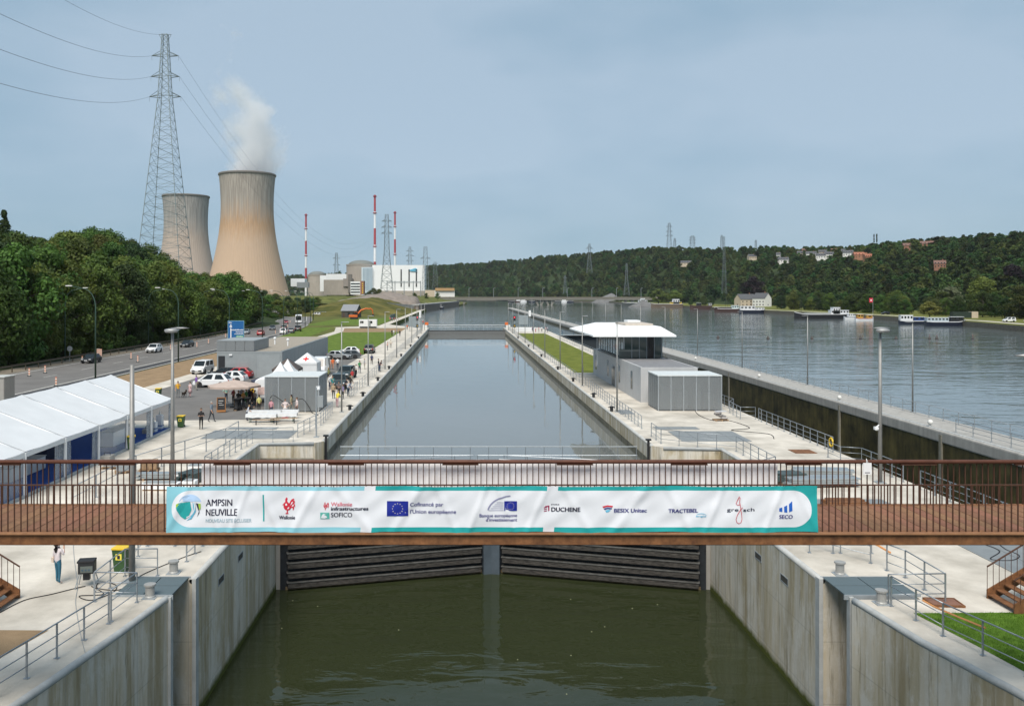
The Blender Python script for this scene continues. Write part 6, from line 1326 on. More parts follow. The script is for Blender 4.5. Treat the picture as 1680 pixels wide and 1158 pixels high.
# bollards
def bollard(x, y, label, group=None, black=False):
    t = thing('mooring_bollard', label, 'bollard', (x, y, 0), group=group)
    if black: MB().lathe([(.16, 0), (.16, .35), (.2, .42), (.2, .5), (.05, .53)], 12).build('post', DARKM, t, smooth=False); MB().bb(-.34, .34, -.06, .06, .36, .44).build('horn', DARKM, t)
    else: MB().lathe([(.2, 0), (.2, .06), (.17, .1), (.17, .42), (.22, .46), (.22, .52), (.06, .55)], 14).build('post', mat('bollard_grey', (.33, .33, .32), .5, .2), t); MB().box(0, 0, .015, .5, .5, .03).build('base_plate', GALVM, t)
bollard(*gp(285, 940), 'grey bollard behind the left stop-log grating'); bollard(*gp(246, 980), 'grey bollard in front of the left stop-log grating'); bollard(*gp(1378, 942), 'grey bollard behind the right stop-log grating'); bollard(*gp(1446, 990), 'grey bollard in front of the right stop-log grating')
for k, y in enumerate((86, 97.5, 115, 133, 160, 190, 225)): bollard(-10.95, y, 'black horned bollard on the left chamber coping, %s beyond the mitre gate' % ORD[k], 'bollards on the left coping', True); bollard(14.7, y - 1, 'black horned bollard on the right chamber coping, %s beyond the mitre gate' % ORD[k], 'bollards on the right coping', True)
for (x, s, q, lb) in ((-10.55, 1, 68.2, 'black fender pile at the left chamber corner'), (14.27, -1, 66.3, 'black fender pile at the right chamber corner')):
    t = thing('fender_pile', lb, 'fender', (x, q, 0)); MB().bb(-.08, .08, -.08, .08, -3, .42).build('pile', BLACK, t, bevel=.02); MB().bb(-.2, .2, -.15, .15, .3, .42).build('cap', DARKM, t)
# gratings
GRATE = mat('grey_grating', (.13, .17, .185), .6, .4, .15, 20, .3, 60)
for (x0, x1, lb) in ((-13.1, -10.9, 'steel grating over the left stop-log slot'), (14.5, 17.3, 'steel grating over the right stop-log slot')):
    t = thing('slot_grating', lb, 'grating', ((x0 + x1) / 2, 33.95, .02)); w_ = (x1 - x0) / 2
    for i in range(2):
        for j in range(2): MB().bb(-w_ + i * w_ + .02, -w_ + (i + 1) * w_ - .02, -1.05 + j * 1.05 + .02, -1.05 + (j + 1) * 1.05 - .02, 0, .05).build('panel', GRATE, t)
    MB().bb(-w_ - .05, w_ + .05, -1.1, -1.05, -.12, .06).bb(-w_ - .05, w_ + .05, 1.05, 1.1, -.12, .06).build('edge_frame', GALVM, t)
def plate(x0, x1, y0, y1, lb, m=None, n=1, name='cover_plate', cat='cover', rz=0.):
    t = thing(name, lb, cat, ((x0 + x1) / 2, (y0 + y1) / 2, .004), rz); w_ = x1 - x0; d = (y1 - y0)
    for i in range(n): MB().bb(-w_ / 2 + w_ * i / n + .015, -w_ / 2 + w_ * (i + 1) / n - .015, -d / 2, d / 2, 0, .025).build('plate', m or mat('plate_grey', (.24, .255, .26), .6, .2, .1, 2), t)
    return t
plate(-20.6, -13.6, 68.8, 73, 'large grey steel cover sunk in the plaza by the picnic tables', n=4); plate(-19.8, -15.6, 73.6, 74.8, 'narrow grey steel cover behind the large one on the plaza', n=3); plate(17.2, 22.6, 67.6, 72.6, 'large grey steel cover on the island paving before the mesh pavilion', n=4); plate(16.5, 20.2, 73.6, 75, 'narrow pale steel cover on the island paving', n=3)
plate(22.6, 26.8, 33.5, 43, 'row of grey steel floor plates beside the right steel stairs', n=3); plate(15.2, 16.6, 83, 86, 'grey steel hatch by the right chamber coping', n=1); plate(18.8, 23.4, 46.5, 48.5, 'grey steel covers on the paving behind the right banner end', n=3); plate(-15.5, -12, 43.3, 45, 'grey steel covers on the paving behind the left banner end', n=3); plate(24, 25.6, 62.5, 64, 'rusty cover plate on the paving by the old lock', m=CORTEN)
x0, y0 = gp(1550, 990); hp = thing('rusty_hatch', 'rust brown steel hatch lying on the right quay', 'hatch', (x0, y0, 0), rad(-4)); MB().bb(-.55, .5, -.35, .4, .01, .06).build('lid', mat('rust_sheet', (.21, .105, .07), .75, .1, .2, 5), hp); MB().bb(-.6, .55, -.4, -.35, 0, .08).bb(-.6, .55, .4, .45, 0, .08).bb(-.6, -.55, -.35, .4, 0, .08).bb(.5, .55, -.35, .4, 0, .08).build('frame', CORTEN, hp)
# wall niches of the lower chamber
for s, x in ((-1, -10.65), (1, 14.37)):
    for k, (y, z) in enumerate(((45.4, -1.25), (42.1, -1.25), (38.7, -1.25))):
        t = thing('mooring_niche', 'mooring niche in the %s lower wall, %s' % ('left' if s < 0 else 'right', ('next to the gate', 'middle one', 'nearest the stop-log slot')[k]), 'niche', (x, y, z)); ss = -s
        MB().bb(*sorted((ss * .002, ss * .012)), -.42, .42, -.13, .13).build('recess', mat('niche_painted_shade', (.07, .065, .055), .9), t); MB().bb(*sorted((ss * .0, ss * .02)), -.46, .46, .13, .17).bb(*sorted((ss * 0, ss * .02)), -.46, .46, -.17, -.13).bb(*sorted((ss * 0, ss * .02)), -.46, -.42, -.13, .13).bb(*sorted((ss * 0, ss * .02)), .42, .46, -.13, .13).build('frame', GALVM, t)  # recess is a flat plate on the wall; the hollow's shade is its dark colour
# pump / generator on a stand, cables, hose
x, y = gp(143, 962); gn = thing('power_distributor', 'black power distribution box on a tubular stand with cables', 'generator', (x, y, 0), rad(10))
MB().bb(-.3, .3, -.22, .25, .55, 1.0).build('box', mat('box_black', (.02, .022, .024), .5), gn, bevel=.04); MB().bb(-.33, .3, -.24, .27, .98, 1.06).build('lid', BLACK, gn, bevel=.02); MB().bb(-.2, .25, -.24, -.22, .62, .86).build('socket_panel', mat('panel_grey', (.12, .14, .13), .5), gn)
for (a, c) in ((-1, -1), (1, -1), (1, 1), (-1, 1)): MB().tube((a * .25, c * .2, .55), (a * .38, c * .3, 0), .02).build('leg', GALVM, gn)
MB().bb(-.14, .1, -.08, .14, .28, .54).build('lower_unit', DARKM, gn)
for k, y in enumerate((-.15, .0, .15)): MB().tube((-.12 + .12 * k, -.25, .72), (-.12 + .12 * k, -.26, .72), .035, 10).build('socket', mat('socket_blue', (.05, .1, .15), .5), gn)
def cable(pts, label, r=.018, m=BLACK, n=6, name='cable'):
    P = [Vector(p) for p in pts]; out_ = []
    for i in range(len(P) - 1):
        p0, p1, p2, p3 = P[max(0, i - 1)], P[i], P[i + 1], P[min(len(P) - 1, i + 2)]
        for k in range(n): 
            t_ = k / n; out_.append(.5 * ((2 * p1) + (p2 - p0) * t_ + (2 * p0 - 5 * p1 + 4 * p2 - p3) * t_ ** 2 + (3 * p1 - p0 - 3 * p2 + p3) * t_ ** 3))
    out_.append(P[-1]); o = MB().path([p - P[0] for p in out_], r, 6).build(name, m, smooth=True); o.location = P[0]; return tag(o, label, name)
g3 = lambda px, py, z=.02: (*gp(px, py), z)
cable([g3(0, 1005), g3(40, 985), g3(85, 975), g3(125, 965), g3(140, 962)], 'black cable snaking from the left stairs to the power box')
cable([g3(150, 962), g3(170, 975), g3(130, 978), g3(150, 985), g3(185, 972), g3(190, 960), g3(165, 955), g3(160, 965), g3(195, 968), g3(215, 955), g3(240, 940), g3(300, 915), g3(330, 905)], 'coiled black cable running from the power box along the left railing')
cable([g3(120, 893), g3(122, 920), g3(127, 960), g3(124, 990), g3(132, 1040), g3(140, 1072)], 'thin grey cable lying across the left quay', .01, GALVM)
cable([g3(1612, 893), g3(1640, 905), g3(1625, 918), g3(1660, 920), g3(1672, 912), g3(1650, 902), g3(1635, 890)], 'black hose looped on the floor plates by the right stairs', .035, name='hose')
cable([g3(1137, 665), g3(1145, 680), g3(1170, 690), g3(1195, 690), g3(1230, 702), g3(1200, 706), g3(1260, 712), g3(1270, 720)], 'black hose running over the island paving past the pallet', .03, name='hose')
cable([(-18.5, 84.3, .1), (-18.4, 84.3, 1.4), (-18.0, 84.3, 1.6), (-16.9, 84.2, .9), (-16.1, 84.2, 1.1), (-15.3, 84.2, 1.3), (-14.7, 84.2, .6), (-14.3, 83.8, .05), (-13.4, 82, .03)], 'black hose hung in loops on the left mesh pavilion front', .035, name='hose')
# striped beacons on the road
def beacon(px, py, label, z=0.):
    x, y = gp(px, py); t = thing('road_beacon', label, 'beacon', (x, y, -.016), group='striped beacons along the roadworks'); MB().bb(-.22, .22, -.15, .15, 0, .1).build('foot', DARKM, t)
    for k in range(6): MB().bb(-.1, .1, -.02, .02, .1 + k * .17, .27 + k * .17).build('stripe', mat('beacon_red', (.55, .2, .13), .5) if k % 2 else mat('beacon_white', (.7, .6, .5), .5), t)
for (px, py) in ((92, 633), (48, 617), (74, 612), (135, 595), (153, 595), (215, 589), (226, 594), (280, 574), (323, 570), (342, 564), (370, 554), (400, 560), (452, 548), (472, 537), (476, 530)): beacon(px, py, 'red and white striped beacon on the road surface')
cb2 = thing('chevron_board', 'red and white chevron board behind the black hatchback', 'road sign', (*gp(163, 590), 0)); MB().bb(-.45, .45, -.03, .03, .5, 1.9).build('board', mat('beacon_white', (.7, .6, .5)), cb2); MB().tube((0, .05, 0), (0, .05, .6), .05).build('leg', GALVM, cb2)
for k in range(4): MB().ext([(-.45, -.035, .6 + k * .33), (.45, -.035, .78 + k * .33), (.45, -.035, .93 + k * .33), (-.45, -.035, .75 + k * .33)], (0, .004, 0)).build('stripe', MATS['beacon_red'], cb2)
# stacks of steel, panels and pallets behind the footbridge
def pallet(x, y, label, rz=0., name='loaded_pallet'):
    t = thing(name, label, 'pallet', (x, y, 0), rad(rz))
    for k in range(5): MB().bb(-.6, .6, -.4 + k * .18, -.3 + k * .18, .11, .135).build('slat', WOOD, t)
    for k in (-.55, 0, .55): MB().bb(k - .05, k + .05, -.4, .42, 0, .11).build('bearer', WOOD, t)
    return t
x, y = gp(1182, 690); t = pallet(x, y, 'wooden pallet with grey sacks before the right mesh pavilion', 8)
for k in range(5): MB().ball((RN.uniform(-.3, .3), RN.uniform(-.2, .25), .25 + .12 * k), .38, .28, .1, 8).build('sack', mat('sack_grey', (.33, .31, .3), .8, 0, .2, 4), t, smooth=True)
MB().bb(-.45, .5, -.3, .3, .82, .88).build('sheet', mat('film', (.5, .5, .52), .4), t)
STEEL = mat('pale_steel', (.38, .42, .44), .4, .5, .1, 3)
def stack(px, py, n, L, lb, rz, m):
    x, y = gp(px, py); t = thing('steel_stack', lb, 'steel stack', (x, y, 0), rad(rz))
    for k in range(n): MB().bb(-L / 2 + RN.uniform(-.2, .2), L / 2 + RN.uniform(-.2, .2), -.55 + .3 * (k % 4), -.3 + .3 * (k % 4), .12 + .11 * (k // 4), .21 + .11 * (k // 4)).build('steel_profile', m, t)
    for f in (-.35, .35): MB().bb(f * L - .06, f * L + .06, -.6, .7, 0, .12).build('timber_bearer', WOOD, t)
stack(1345, 797, 16, 4.2, 'stack of pale steel profiles behind the right end of the banner', 4, STEEL); stack(1350, 780, 12, 3.6, 'second stack of steel profiles further behind the right banner end', -4, STEEL); stack(1292, 792, 20, 1.8, 'short pile of dark green steel frames right of the white banner back', 10, mat('dark_steel', (.08, .11, .11), .5, .3)); stack(1385, 830, 8, 2.0, 'small stack of rusty frames on the right paving', 0, CORTEN)
stack(318, 790, 20, 1.7, 'pile of dark steel frames left of the white banner back', 70, mat('dark_steel', (.08, .11, .11))); stack(262, 785, 10, 2.4, 'stack of pale grey panels on the left paving behind the footbridge', 3, STEEL)
for k, (px, py, w_, h) in enumerate(((265, 803, 2.1, .42), (312, 803, .75, .55), (296, 790, .9, .5), (325, 772, 1.3, .35))):
    t = thing('panel_stack', ('long white panel crate', 'small white panel crate', 'pale box', 'flat white crate')[k] + ' among the stacked material on the left paving', 'crate', (*gp(px, py), 0)); MB().bb(-w_ / 2, w_ / 2, -.35, .35, .08, h).build('crate', WHITE, t, bevel=.02); MB().bb(-w_ / 2 + .05, w_ / 2 - .05, -.3, .3, 0, .08).build('bearers', WOOD, t); MB().bb(-w_ / 2 + .1, w_ / 2 - .2, -.3, .25, h + .001, h + .06).build('loose_panel', GREYC2, t)
for k, (px, py, r_) in enumerate(((185, 768, 0), (205, 775, 25), (245, 772, 10))):
    t = pallet(*gp(px, py), 'wooden pallet with %s near the marquee edge' % ('grey machine', 'folded grey sheet', 'raw boards')[k], r_); MB().bb(-.5, .5, -.3, .35, .14, .5 + .1 * k).build('load', (GREYC2, GALVM, WOOD)[k], t, bevel=.03)
# straps, lifebuoy
st = tag(MB().path([(0, 0, 0), (.1, -.6, -.02), (.35, -1.6, .0), (.6, -2.6, .04)], .035, 4).build('barrier_strap', mat('orange_strap', (.6, .27, .1), .6)), 'orange strap tied along the right railing beside the lawn', 'strap'); st.location = (15.95, 30.1, .85)
st = tag(MB().path([(0, 0, 0), (.25, -.3, -.1), (.45, -.5, -.22), (.6, -.62, -.3)], .045, 5).build('orange_webbing', mat('orange_strap', (.6, .27, .1))), 'orange webbing hung on the right railing near the corner', 'strap'); st.location = (17.3, 36.9, .95)
lb = thing('lifebuoy', 'yellow lifebuoy hung on the railing above the old lock', 'lifebuoy', (26.85, 63.2, .7)); b = MB(); b.path([(0, .3 * math.cos(a * math.pi / 8), .3 * math.sin(a * math.pi / 8)) for a in range(17)], .06, 8); b.build('ring', YELLOW, lb, smooth=True)
# floating markers on the river
for k, (px, py) in enumerate(((1178, 555), (1260, 556), (1332, 556), (1412, 556), (1470, 556), (1525, 556), (1537, 556), (1596, 556))):
    x, y = gp(px, py, -1.7); t = thing('marker_buoy', 'dark marker buoy of the row floating on the river', 'buoy', (x, y, -1.7), group='buoys across the river'); MB().lathe([(.4, -.1), (.5, .1), (.3, .5), (.06, .9)], 10).build('float', mat('buoy_dark', (.06, .05, .045), .6), t); MB().tube((0, 0, .8), (0, 0, 1.2), .05).build('top_mark', RED if k > 4 else DARKM, t)
# bits afloat in the low water
for k in range(12):
    x, y = RN.uniform(-9.5, 13), RN.uniform(36.5, 49); o = MB().prism([(.04 * math.cos(a) * RN.uniform(.5, 1.2), .03 * math.sin(a) * RN.uniform(.5, 1.2)) for a in (0, 1.2, 2.4, 3.6, 4.8)], 0, .012).build('floating_leaf', mat('pale_leaf', (.45, .45, .28), .7)); o.location = (x, y, -5.598); tag(o, 'tiny pale leaf floating on the low green water', 'leaf', 'leaves afloat below the gate')
# ================================================================ trees
LEAF = mat('leaf_green', (.034, .068, .010), .6, 0, .45, .35, rnd=.45, c2=(.07, .105, .018), sub=.22, spec=.25)
LEAF_L = mat('leaf_light', (.066, .102, .017), .6, 0, .4, .35, rnd=.35, c2=(.11, .138, .028), sub=.25, spec=.25)
LEAF_D = mat('leaf_dark', (.026, .05, .013), .6, 0, .4, .35, rnd=.3, sub=.15, spec=.2)
LEAF_P = mat('leaf_purple', (.02, .012, .016), .6, 0, .4, .35, sub=.15, spec=.2)
LEAF_FAR = mat('leaf_hill', (.026, .053, .014), .7, 0, .4, .05, rnd=.65, c2=(.055, .085, .022), sub=.2, spec=.15)
BARK = mat('bark', (.055, .045, .036), .9, 0, .3, 6)
def crown_mesh(seed, nl, leaf, per, shape='round', H=10., Wd=4.2, z0=.22):
    """leaf-sized faces spread over many uneven clumps; unit tree H high"""
    r = random.Random(seed); b = MB(); lobes = []
    for k in range(nl):
        u = r.random(); a = r.uniform(0, 6.283); zz = z0 + (1 - z0) * u
        if shape == 'round': pr = math.sin(math.pi * min(1, max(.05, (zz - z0 + .12) / (1.1 - z0)))) ** .6
        elif shape == 'cone': pr = 1.05 - u
        else: pr = .35
        rr = Wd * pr * (.45 + .55 * r.random() ** .5) * .78
        lobes.append((rr * math.cos(a), rr * math.sin(a), H * zz * .93, Wd * r.uniform(.2, .40) * (.75 if shape != 'round' else 1)))
    for (lx, ly, lz, lr) in lobes:
        for _ in range(per):
            d = Vector((r.gauss(0, 1), r.gauss(0, 1), r.gauss(.25, 1))).normalized(); rad_ = lr * (r.random() ** .35)
            p = Vector((lx, ly, lz)) + Vector((d.x, d.y, d.z * .75)) * rad_
            nrm = (d + Vector((r.gauss(0, .5), r.gauss(0, .5), r.gauss(.3, .5)))).normalized(); q = nrm.to_track_quat('Z', 'Y'); s = leaf * r.uniform(.6, 1.35); an = r.uniform(0, 6.28)
            c_, s_ = math.cos(an) * s, math.sin(an) * s; o = len(b.v)
            b.v += [tuple(p + q @ Vector(w_)) for w_ in ((c_, s_, 0), (-s_ * .6, c_ * .6, .12 * s), (-c_, -s_, 0), (s_ * .6, -c_ * .6, .12 * s))]; b.f.append((o, o + 1, o + 2, o + 3)); b.m.append(0)
    return b
def tree_proto(seed, nl, leaf, per, m, shape='round', H=10., Wd=4.2, z0=.22, label='', group='', name='tree'):
    t = thing(name, label, 'tree', group=group); b = MB(); r = random.Random(seed + 99)
    b.path([(0, 0, -2.5), (.1, 0, H * .2), (-.1, .1, H * .5), (.05, 0, H * .85)], [.3, .22, .14, .04], 7)
    for k in range(7):
        a = k * 2.4; z = H * (.25 + .07 * k); L = Wd * (.75 - .06 * k); b.path([(0, 0, z), (L * .5 * math.cos(a), L * .5 * math.sin(a), z + L * .35), (L * math.cos(a), L * math.sin(a), z + L * .55)], [.1, .06, .02], 5)
    b.build('trunk', BARK, t, fix=False); crown_mesh(seed, nl, leaf, per, shape, H, Wd, z0).build('crown', m, t, fix=False)
    return t
LBL = 'dense broadleaf tree in the roadside wood'
protos = [tree_proto(1, 46, .19, 160, LEAF, label=LBL, group='roadside wood', z0=.12), tree_proto(2, 44, .2, 160, LEAF, Wd=4.8, label=LBL, group='roadside wood', z0=.1), tree_proto(3, 50, .18, 150, LEAF_L, Wd=3.8, label='lighter green broadleaf tree in the roadside wood', group='lighter trees in the roadside wood', z0=.12),
          tree_proto(4, 44, .19, 160, LEAF_D, Wd=4.4, label='darker broadleaf tree in the roadside wood', group='darker trees in the roadside wood', z0=.1), tree_proto(5, 52, .19, 150, LEAF, Wd=5.2, label=LBL, group='roadside wood', z0=.1)]
used = set()
def put_tree(i, x, y, z, h, label=None, group=None, wide=1., rz=None):
    p = protos[i]; o = p if i not in used else copy_tree(p); used.add(i)
    o.location = (x, y, z); s = h / 10; o.scale = (s * wide, s * wide, s); o.rotation_euler = (0, 0, RN.uniform(0, 6.28) if rz is None else rz)
    if label: o['label'] = label; o['group'] = group
    return o
TOP = [(-200, 365), (0, 372), (30, 380), (60, 388), (85, 392), (110, 377), (150, 370), (185, 372), (225, 386), (250, 405), (282, 424), (292, 444), (320, 449), (345, 445), (372, 438), (400, 446), (415, 460), (440, 478), (470, 492)]
def topy(px):
    for (a, c) in zip(TOP, TOP[1:]):
        if px <= c[0]: return a[1] + (c[1] - a[1]) * (px - a[0]) / (c[0] - a[0])
    return 492
RT = random.Random(5); placed = []; tries = 0
while len(placed) < 240 and tries < 12000:
    tries += 1; y = RT.uniform(118, 335); x = -72.5 - 75 * RT.random() ** 1.6
    if y > 260: x -= (y - 260) * .10
    px = CX + x / y * F
    if px < -70 or px > 447: continue
    if any(math.hypot(x - a, y - c) < 4.3 for a, c in placed): continue
    g = lefthill(x, y); zt = CAMH - (topy(px) + RT.uniform(-2, 9) - CY) / F * y; h = min(RT.uniform(12, 20), zt - g)
    if h < 5: continue
    placed.append((x, y)); put_tree(RT.choices(range(5), (3, 3, 2, 2, 3))[0], x, y, g - .3, h, wide=RT.uniform(.85, 1.15) * (13 / max(9, h)) ** .4)
# shrubs in front of the wood
sh0 = thing('shrub', 'low leafy shrub at the edge of the wood behind the guard rail', 'shrub', group='shrubs behind the guard rail'); crown_mesh(21, 16, .17, 90, 'round', 3.0, 1.9, .1).build('foliage', LEAF, sh0, fix=False)
for k in range(48):
    y = 112 + k * 5 + RT.uniform(-1.5, 1.5); c_, hw_ = road_at(y); o = sh0 if k == 0 else copy_tree(sh0); o.location = (c_ - 14.2 + RT.uniform(-1.5, .8), y, 0); s = RT.uniform(.8, 1.7); o.scale = (s, s, s * RT.uniform(.8, 1.2)); o.rotation_euler = (0, 0, RT.uniform(0, 6))
# trees beyond the bend and on the embankment
for (px, py, Y, h) in ((455, 500, 420, 9), (470, 505, 450, 8), (485, 508, 470, 8.5), (500, 507, 480, 8), (512, 508, 500, 7), (440, 490, 400, 12), (452, 478, 640, 12), (473, 480, 700, 10), (488, 482, 720, 9), (505, 484, 760, 9), (520, 486, 780, 9), (430, 484, 640, 15), (613, 484, 900, 11), (622, 484, 905, 10), (603, 485, 900, 7), (680, 487, 900, 6), (700, 488, 900, 6), (718, 489, 900, 6), (660, 487, 890, 5)):
    x = (px - CX) / F * Y; put_tree(RT.choice((0, 1, 3, 4)), x, Y, max(-.3, emb(x, Y) - .3 if Y < 760 and -112 < x < -31 else (7 if Y > 800 else 0)), h, 'dark bushy tree on the ground between the road bend and the power station', 'trees near the power station', 1.2)
# right bank: one tree after another along the meadow
BN = 'green tree in the belt along the far river bank'
for k in range(105):
    y = RT.uniform(335, 900); x = RT.uniform(240, 315) if k > 55 else 236 + 14 * RT.random() + (8 if 350 < y < 480 else 0)
    px = CX + x / y * F
    if 1195 < px < 1278 and y < 880: continue
    if 1030 < px < 1200 and x < 262 and k % 3: continue
    i = RT.choices((0, 1, 2, 3, 4), (3, 3, 2, 3, 3))[0]; h = RT.uniform(9, 15) if x > 250 else RT.uniform(7, 13)
    lb_, gr_ = (BN, 'trees along the far bank') if i in (0, 1, 4) else (('lighter green tree in the belt along the far river bank', 'lighter trees along the far bank') if i == 2 else ('dark green tree in the belt along the far river bank', 'dark trees along the far bank'))
    put_tree(i, x, y, .3, h, lb_, gr_, RT.uniform(.9, 1.3))
def single(seed, m, px, py, Y, h, wide, label, shape='round', Wd=4.2):
    t = tree_proto(seed, 44, .3, 90, m, shape, label=label, Wd=Wd); t['category'] = 'tree'; x, _, z = yp(px, py, Y); t.location = (x, Y, max(.2, z)); s = h / 10; t.scale = (s * wide, s * wide, s)
single(31, LEAF_P, 1236, 496, 860, 25, 1.25, 'dark purple copper beech above the river houses'); single(32, LEAF_L, 1080, 505, 1010, 17, 1.5, 'pale rounded willow beside the yellow barge'); single(33, LEAF_L, 1108, 506, 940, 15, 1.4, 'rounded light tree on the bank right of the yellow barge'); single(34, LEAF_P, 1660, 470, 640, 16, 1.3, 'dark purple tree high in the far bank belt'); single(35, mat('leaf_silver', (.085, .105, .05), .6, 0, .3, .4, c2=(.12, .14, .07), sub=.2), 1560, 515, 470, 15, 1.2, 'silvery willow in the far bank belt'); single(36, mat('leaf_yellow', (.12, .13, .02), .6, 0, .3, .4, c2=(.16, .16, .03), sub=.2), 1525, 522, 400, 8, 1.5, 'yellowish green bush on the meadow by the river boats'); single(37, LEAF_L, 1612, 510, 480, 19, 1.1, 'tall pale tree in the far bank belt')
single(38, LEAF_D, 1434, 401, 1150, 14, .5, 'slender dark poplar on the ridge beside its twin', 'col', 2.6); single(39, LEAF_D, 1438.5, 401, 1150, 14.5, .5, 'second slender poplar on the ridge', 'col', 2.6)
single(40, LEAF_D, 6, 402, 215, 9, .8, 'narrow conifer standing above the roadside wood', 'cone', 3.0)
# the wooded hills: far too many trees to count
srcs = bpy.data.collections.new('hill_tree_sources')
for k in range(5):
    b = crown_mesh(60 + k, 20, .75, 26, 'round' if k < 4 else 'cone', 10, 4.6 if k < 4 else 3, .12); me_o = b.build('hill_tree_source', LEAF_FAR, fix=False); col.objects.unlink(me_o); srcs.objects.link(me_o)
def scatter(name, pts, label):
    me = bpy.data.meshes.new(name); me.from_pydata([p[:3] for p in pts], [], [])
    a = me.attributes.new('tsize', 'FLOAT_VECTOR', 'POINT'); a.data.foreach_set('vector', [c for p in pts for c in (p[3] * p[4], p[3] * p[4], p[3])]); a = me.attributes.new('tkind', 'INT', 'POINT'); a.data.foreach_set('value', [p[5] for p in pts]); a = me.attributes.new('trot', 'FLOAT_VECTOR', 'POINT'); a.data.foreach_set('vector', [c for p in pts for c in (0, 0, RT.uniform(0, 6.28))])
    o = bpy.data.objects.new(name, me); col.objects.link(o)
    ng = bpy.data.node_groups.new(name, 'GeometryNodeTree'); ng.interface.new_socket('Geometry', in_out='INPUT', socket_type='NodeSocketGeometry'); ng.interface.new_socket('Geometry', in_out='OUTPUT', socket_type='NodeSocketGeometry')
    N, L = ng.nodes, ng.links; gi, go = N.new('NodeGroupInput'), N.new('NodeGroupOutput'); ci = N.new('GeometryNodeCollectionInfo'); ci.inputs['Collection'].default_value = srcs; ci.inputs['Separate Children'].default_value = True; ci.inputs['Reset Children'].default_value = True
    ip = N.new('GeometryNodeInstanceOnPoints'); ip.inputs['Pick Instance'].default_value = True
    def na(nm, dt): x = N.new('GeometryNodeInputNamedAttribute'); x.data_type = dt; x.inputs['Name'].default_value = nm; return x.outputs['Attribute']
    L.new(gi.outputs[0], ip.inputs['Points']); L.new(ci.outputs[0], ip.inputs['Instance']); L.new(na('tkind', 'INT'), ip.inputs['Instance Index']); L.new(na('tsize', 'FLOAT_VECTOR'), ip.inputs['Scale']); L.new(na('trot', 'FLOAT_VECTOR'), ip.inputs['Rotation']); L.new(ip.outputs[0], go.inputs[0])
    o.modifiers.new('scatter', 'NODES').node_group = ng
    return tag(o, label, 'wood', kind='stuff')
pts = []
HCLR = []      # clearings for the village, in hill coordinates
def hillproj(ci, t): x, y, z = hill(ci, t); return CX + x / y * F, CY - (z - CAMH) / y * F, x, y, z
VILL = [(1312, 423, 10, 8, 0, 'pale cottage at the low edge of the hill village'), (1318, 418, 9, 7, 1, 'pinkish brick house on the hill village slope'), (1333, 424, 14, 8, 2, 'long pale gabled house in the hill village'), (1345, 427, 12, 8, 2, 'white house in the middle of the hill village'), (1352, 421, 11, 8, 0, 'grey roofed house in the upper row of the hill village'), (1362, 425, 12, 9, 2, 'grey roofed white house at the village centre'), (1368, 419, 9, 7, 1, 'brown roofed house at the top of the hill village'), (1395, 423, 12, 8, 2, 'white gabled house near the orange brick house'), (1413, 427, 15, 10, 3, 'large orange brick house with a gable on the hill'), (1426, 430, 9, 7, 3, 'small orange annex house beside the brick house'), (1388, 420, 12, 8, 0, 'house with a wide dark roof on the hill'), (1285, 433, 14, 8, 2, 'low white bungalow left of the hill village'), (1417, 409, 9, 7, 0, 'small cream house high under the poplars'), (1475, 413, 16, 8, 2, 'long white house on the upper hill'), (1492, 409, 18, 9, 1, 'red roofed house near the ridge'), (1520, 405, 16, 9, 1, 'brown house on the ridge line'), (1540, 442, 10, 8, 1, 'lone red roofed house in the trees of the slope'), (1275, 425, 6, 6, 2, 'tiny white house among the trees of the slope'), (1124, 437, 18, 8, 0, 'pale house low on the slope above the barges'), (1232, 428, 12, 8, 0, 'beige house half hidden on the slope')]
houses = []
for (px, py, w_, d, kd, lb_) in VILL:
    best = None
    for ci in range(0, 800, 3):
        for tt in range(8, 40):
            c_ = ci / 10; q = hillproj(c_, tt / 40); e = abs(q[0] - px) + 3 * abs(q[1] - py)
            if c_ < nc - 1 and (best is None or e < best[0]): best = (e, q)
    _, q = best; houses.append((q[2], q[3])); hh = house(q[2], q[3], q[4] + 2.5, w_ * 1.0, d, 3.8, 3.2, rad(RT.uniform(-35, 10)), (CREAM, BRICKM, RENDER_W, mat('orange_brick', (.32, .16, .095), .8))[kd], (SLATE, mat('brown_roof', (.16, .09, .07), .75), SLATE, TILE)[kd], lb_, 4, 2)
hf_ = [(x, y) for x, y in houses]
while len(pts) < 6800:
    ci, t_ = RT.uniform(0, nc - 1.01), RT.random() ** .8 * 1.12 + .0; px, py, x, y, z = hillproj(ci, t_)
    if px > 1850 or px < 250: continue
    if any(-9 < ((a - x) * a + (c - y) * c) / math.hypot(a, c) < 60 and abs((x - a) * c - (y - c) * a) / math.hypot(a, c) < 7.5 for a, c in hf_): continue
    if 1040 < px < 1200 and t_ < .1 and y < 1100: continue
    pts.append((x, y, z - .8, RT.uniform(.6, 1.5) * (1 + .35 * nz3(x * .012, y * .012)), RT.uniform(.85, 1.3), RT.choices((0, 1, 2, 3, 4), (4, 4, 4, 4, 1))[0]))
scatter('hill_wood', pts, 'dense mixed wood covering the hills beyond the river')
pts = []
while len(pts) < 420:
    x, y = RT.uniform(-700, -150), RT.uniform(430, 1000); px = CX + x / y * F
    if -60 < px < 445: pts.append((x, y, -.5, RT.uniform(.8, 1.1), RT.uniform(.9, 1.2), RT.randrange(4)))
for k in range(60): y = RT.uniform(1100, 1600); pts.append((-120 - RT.uniform(0, 350), y + 500, 5, RT.uniform(.8, 1.3), 1.2, RT.randrange(4)))
scatter('distant_wood', pts, 'distant trees behind the roadside wood and the power station')
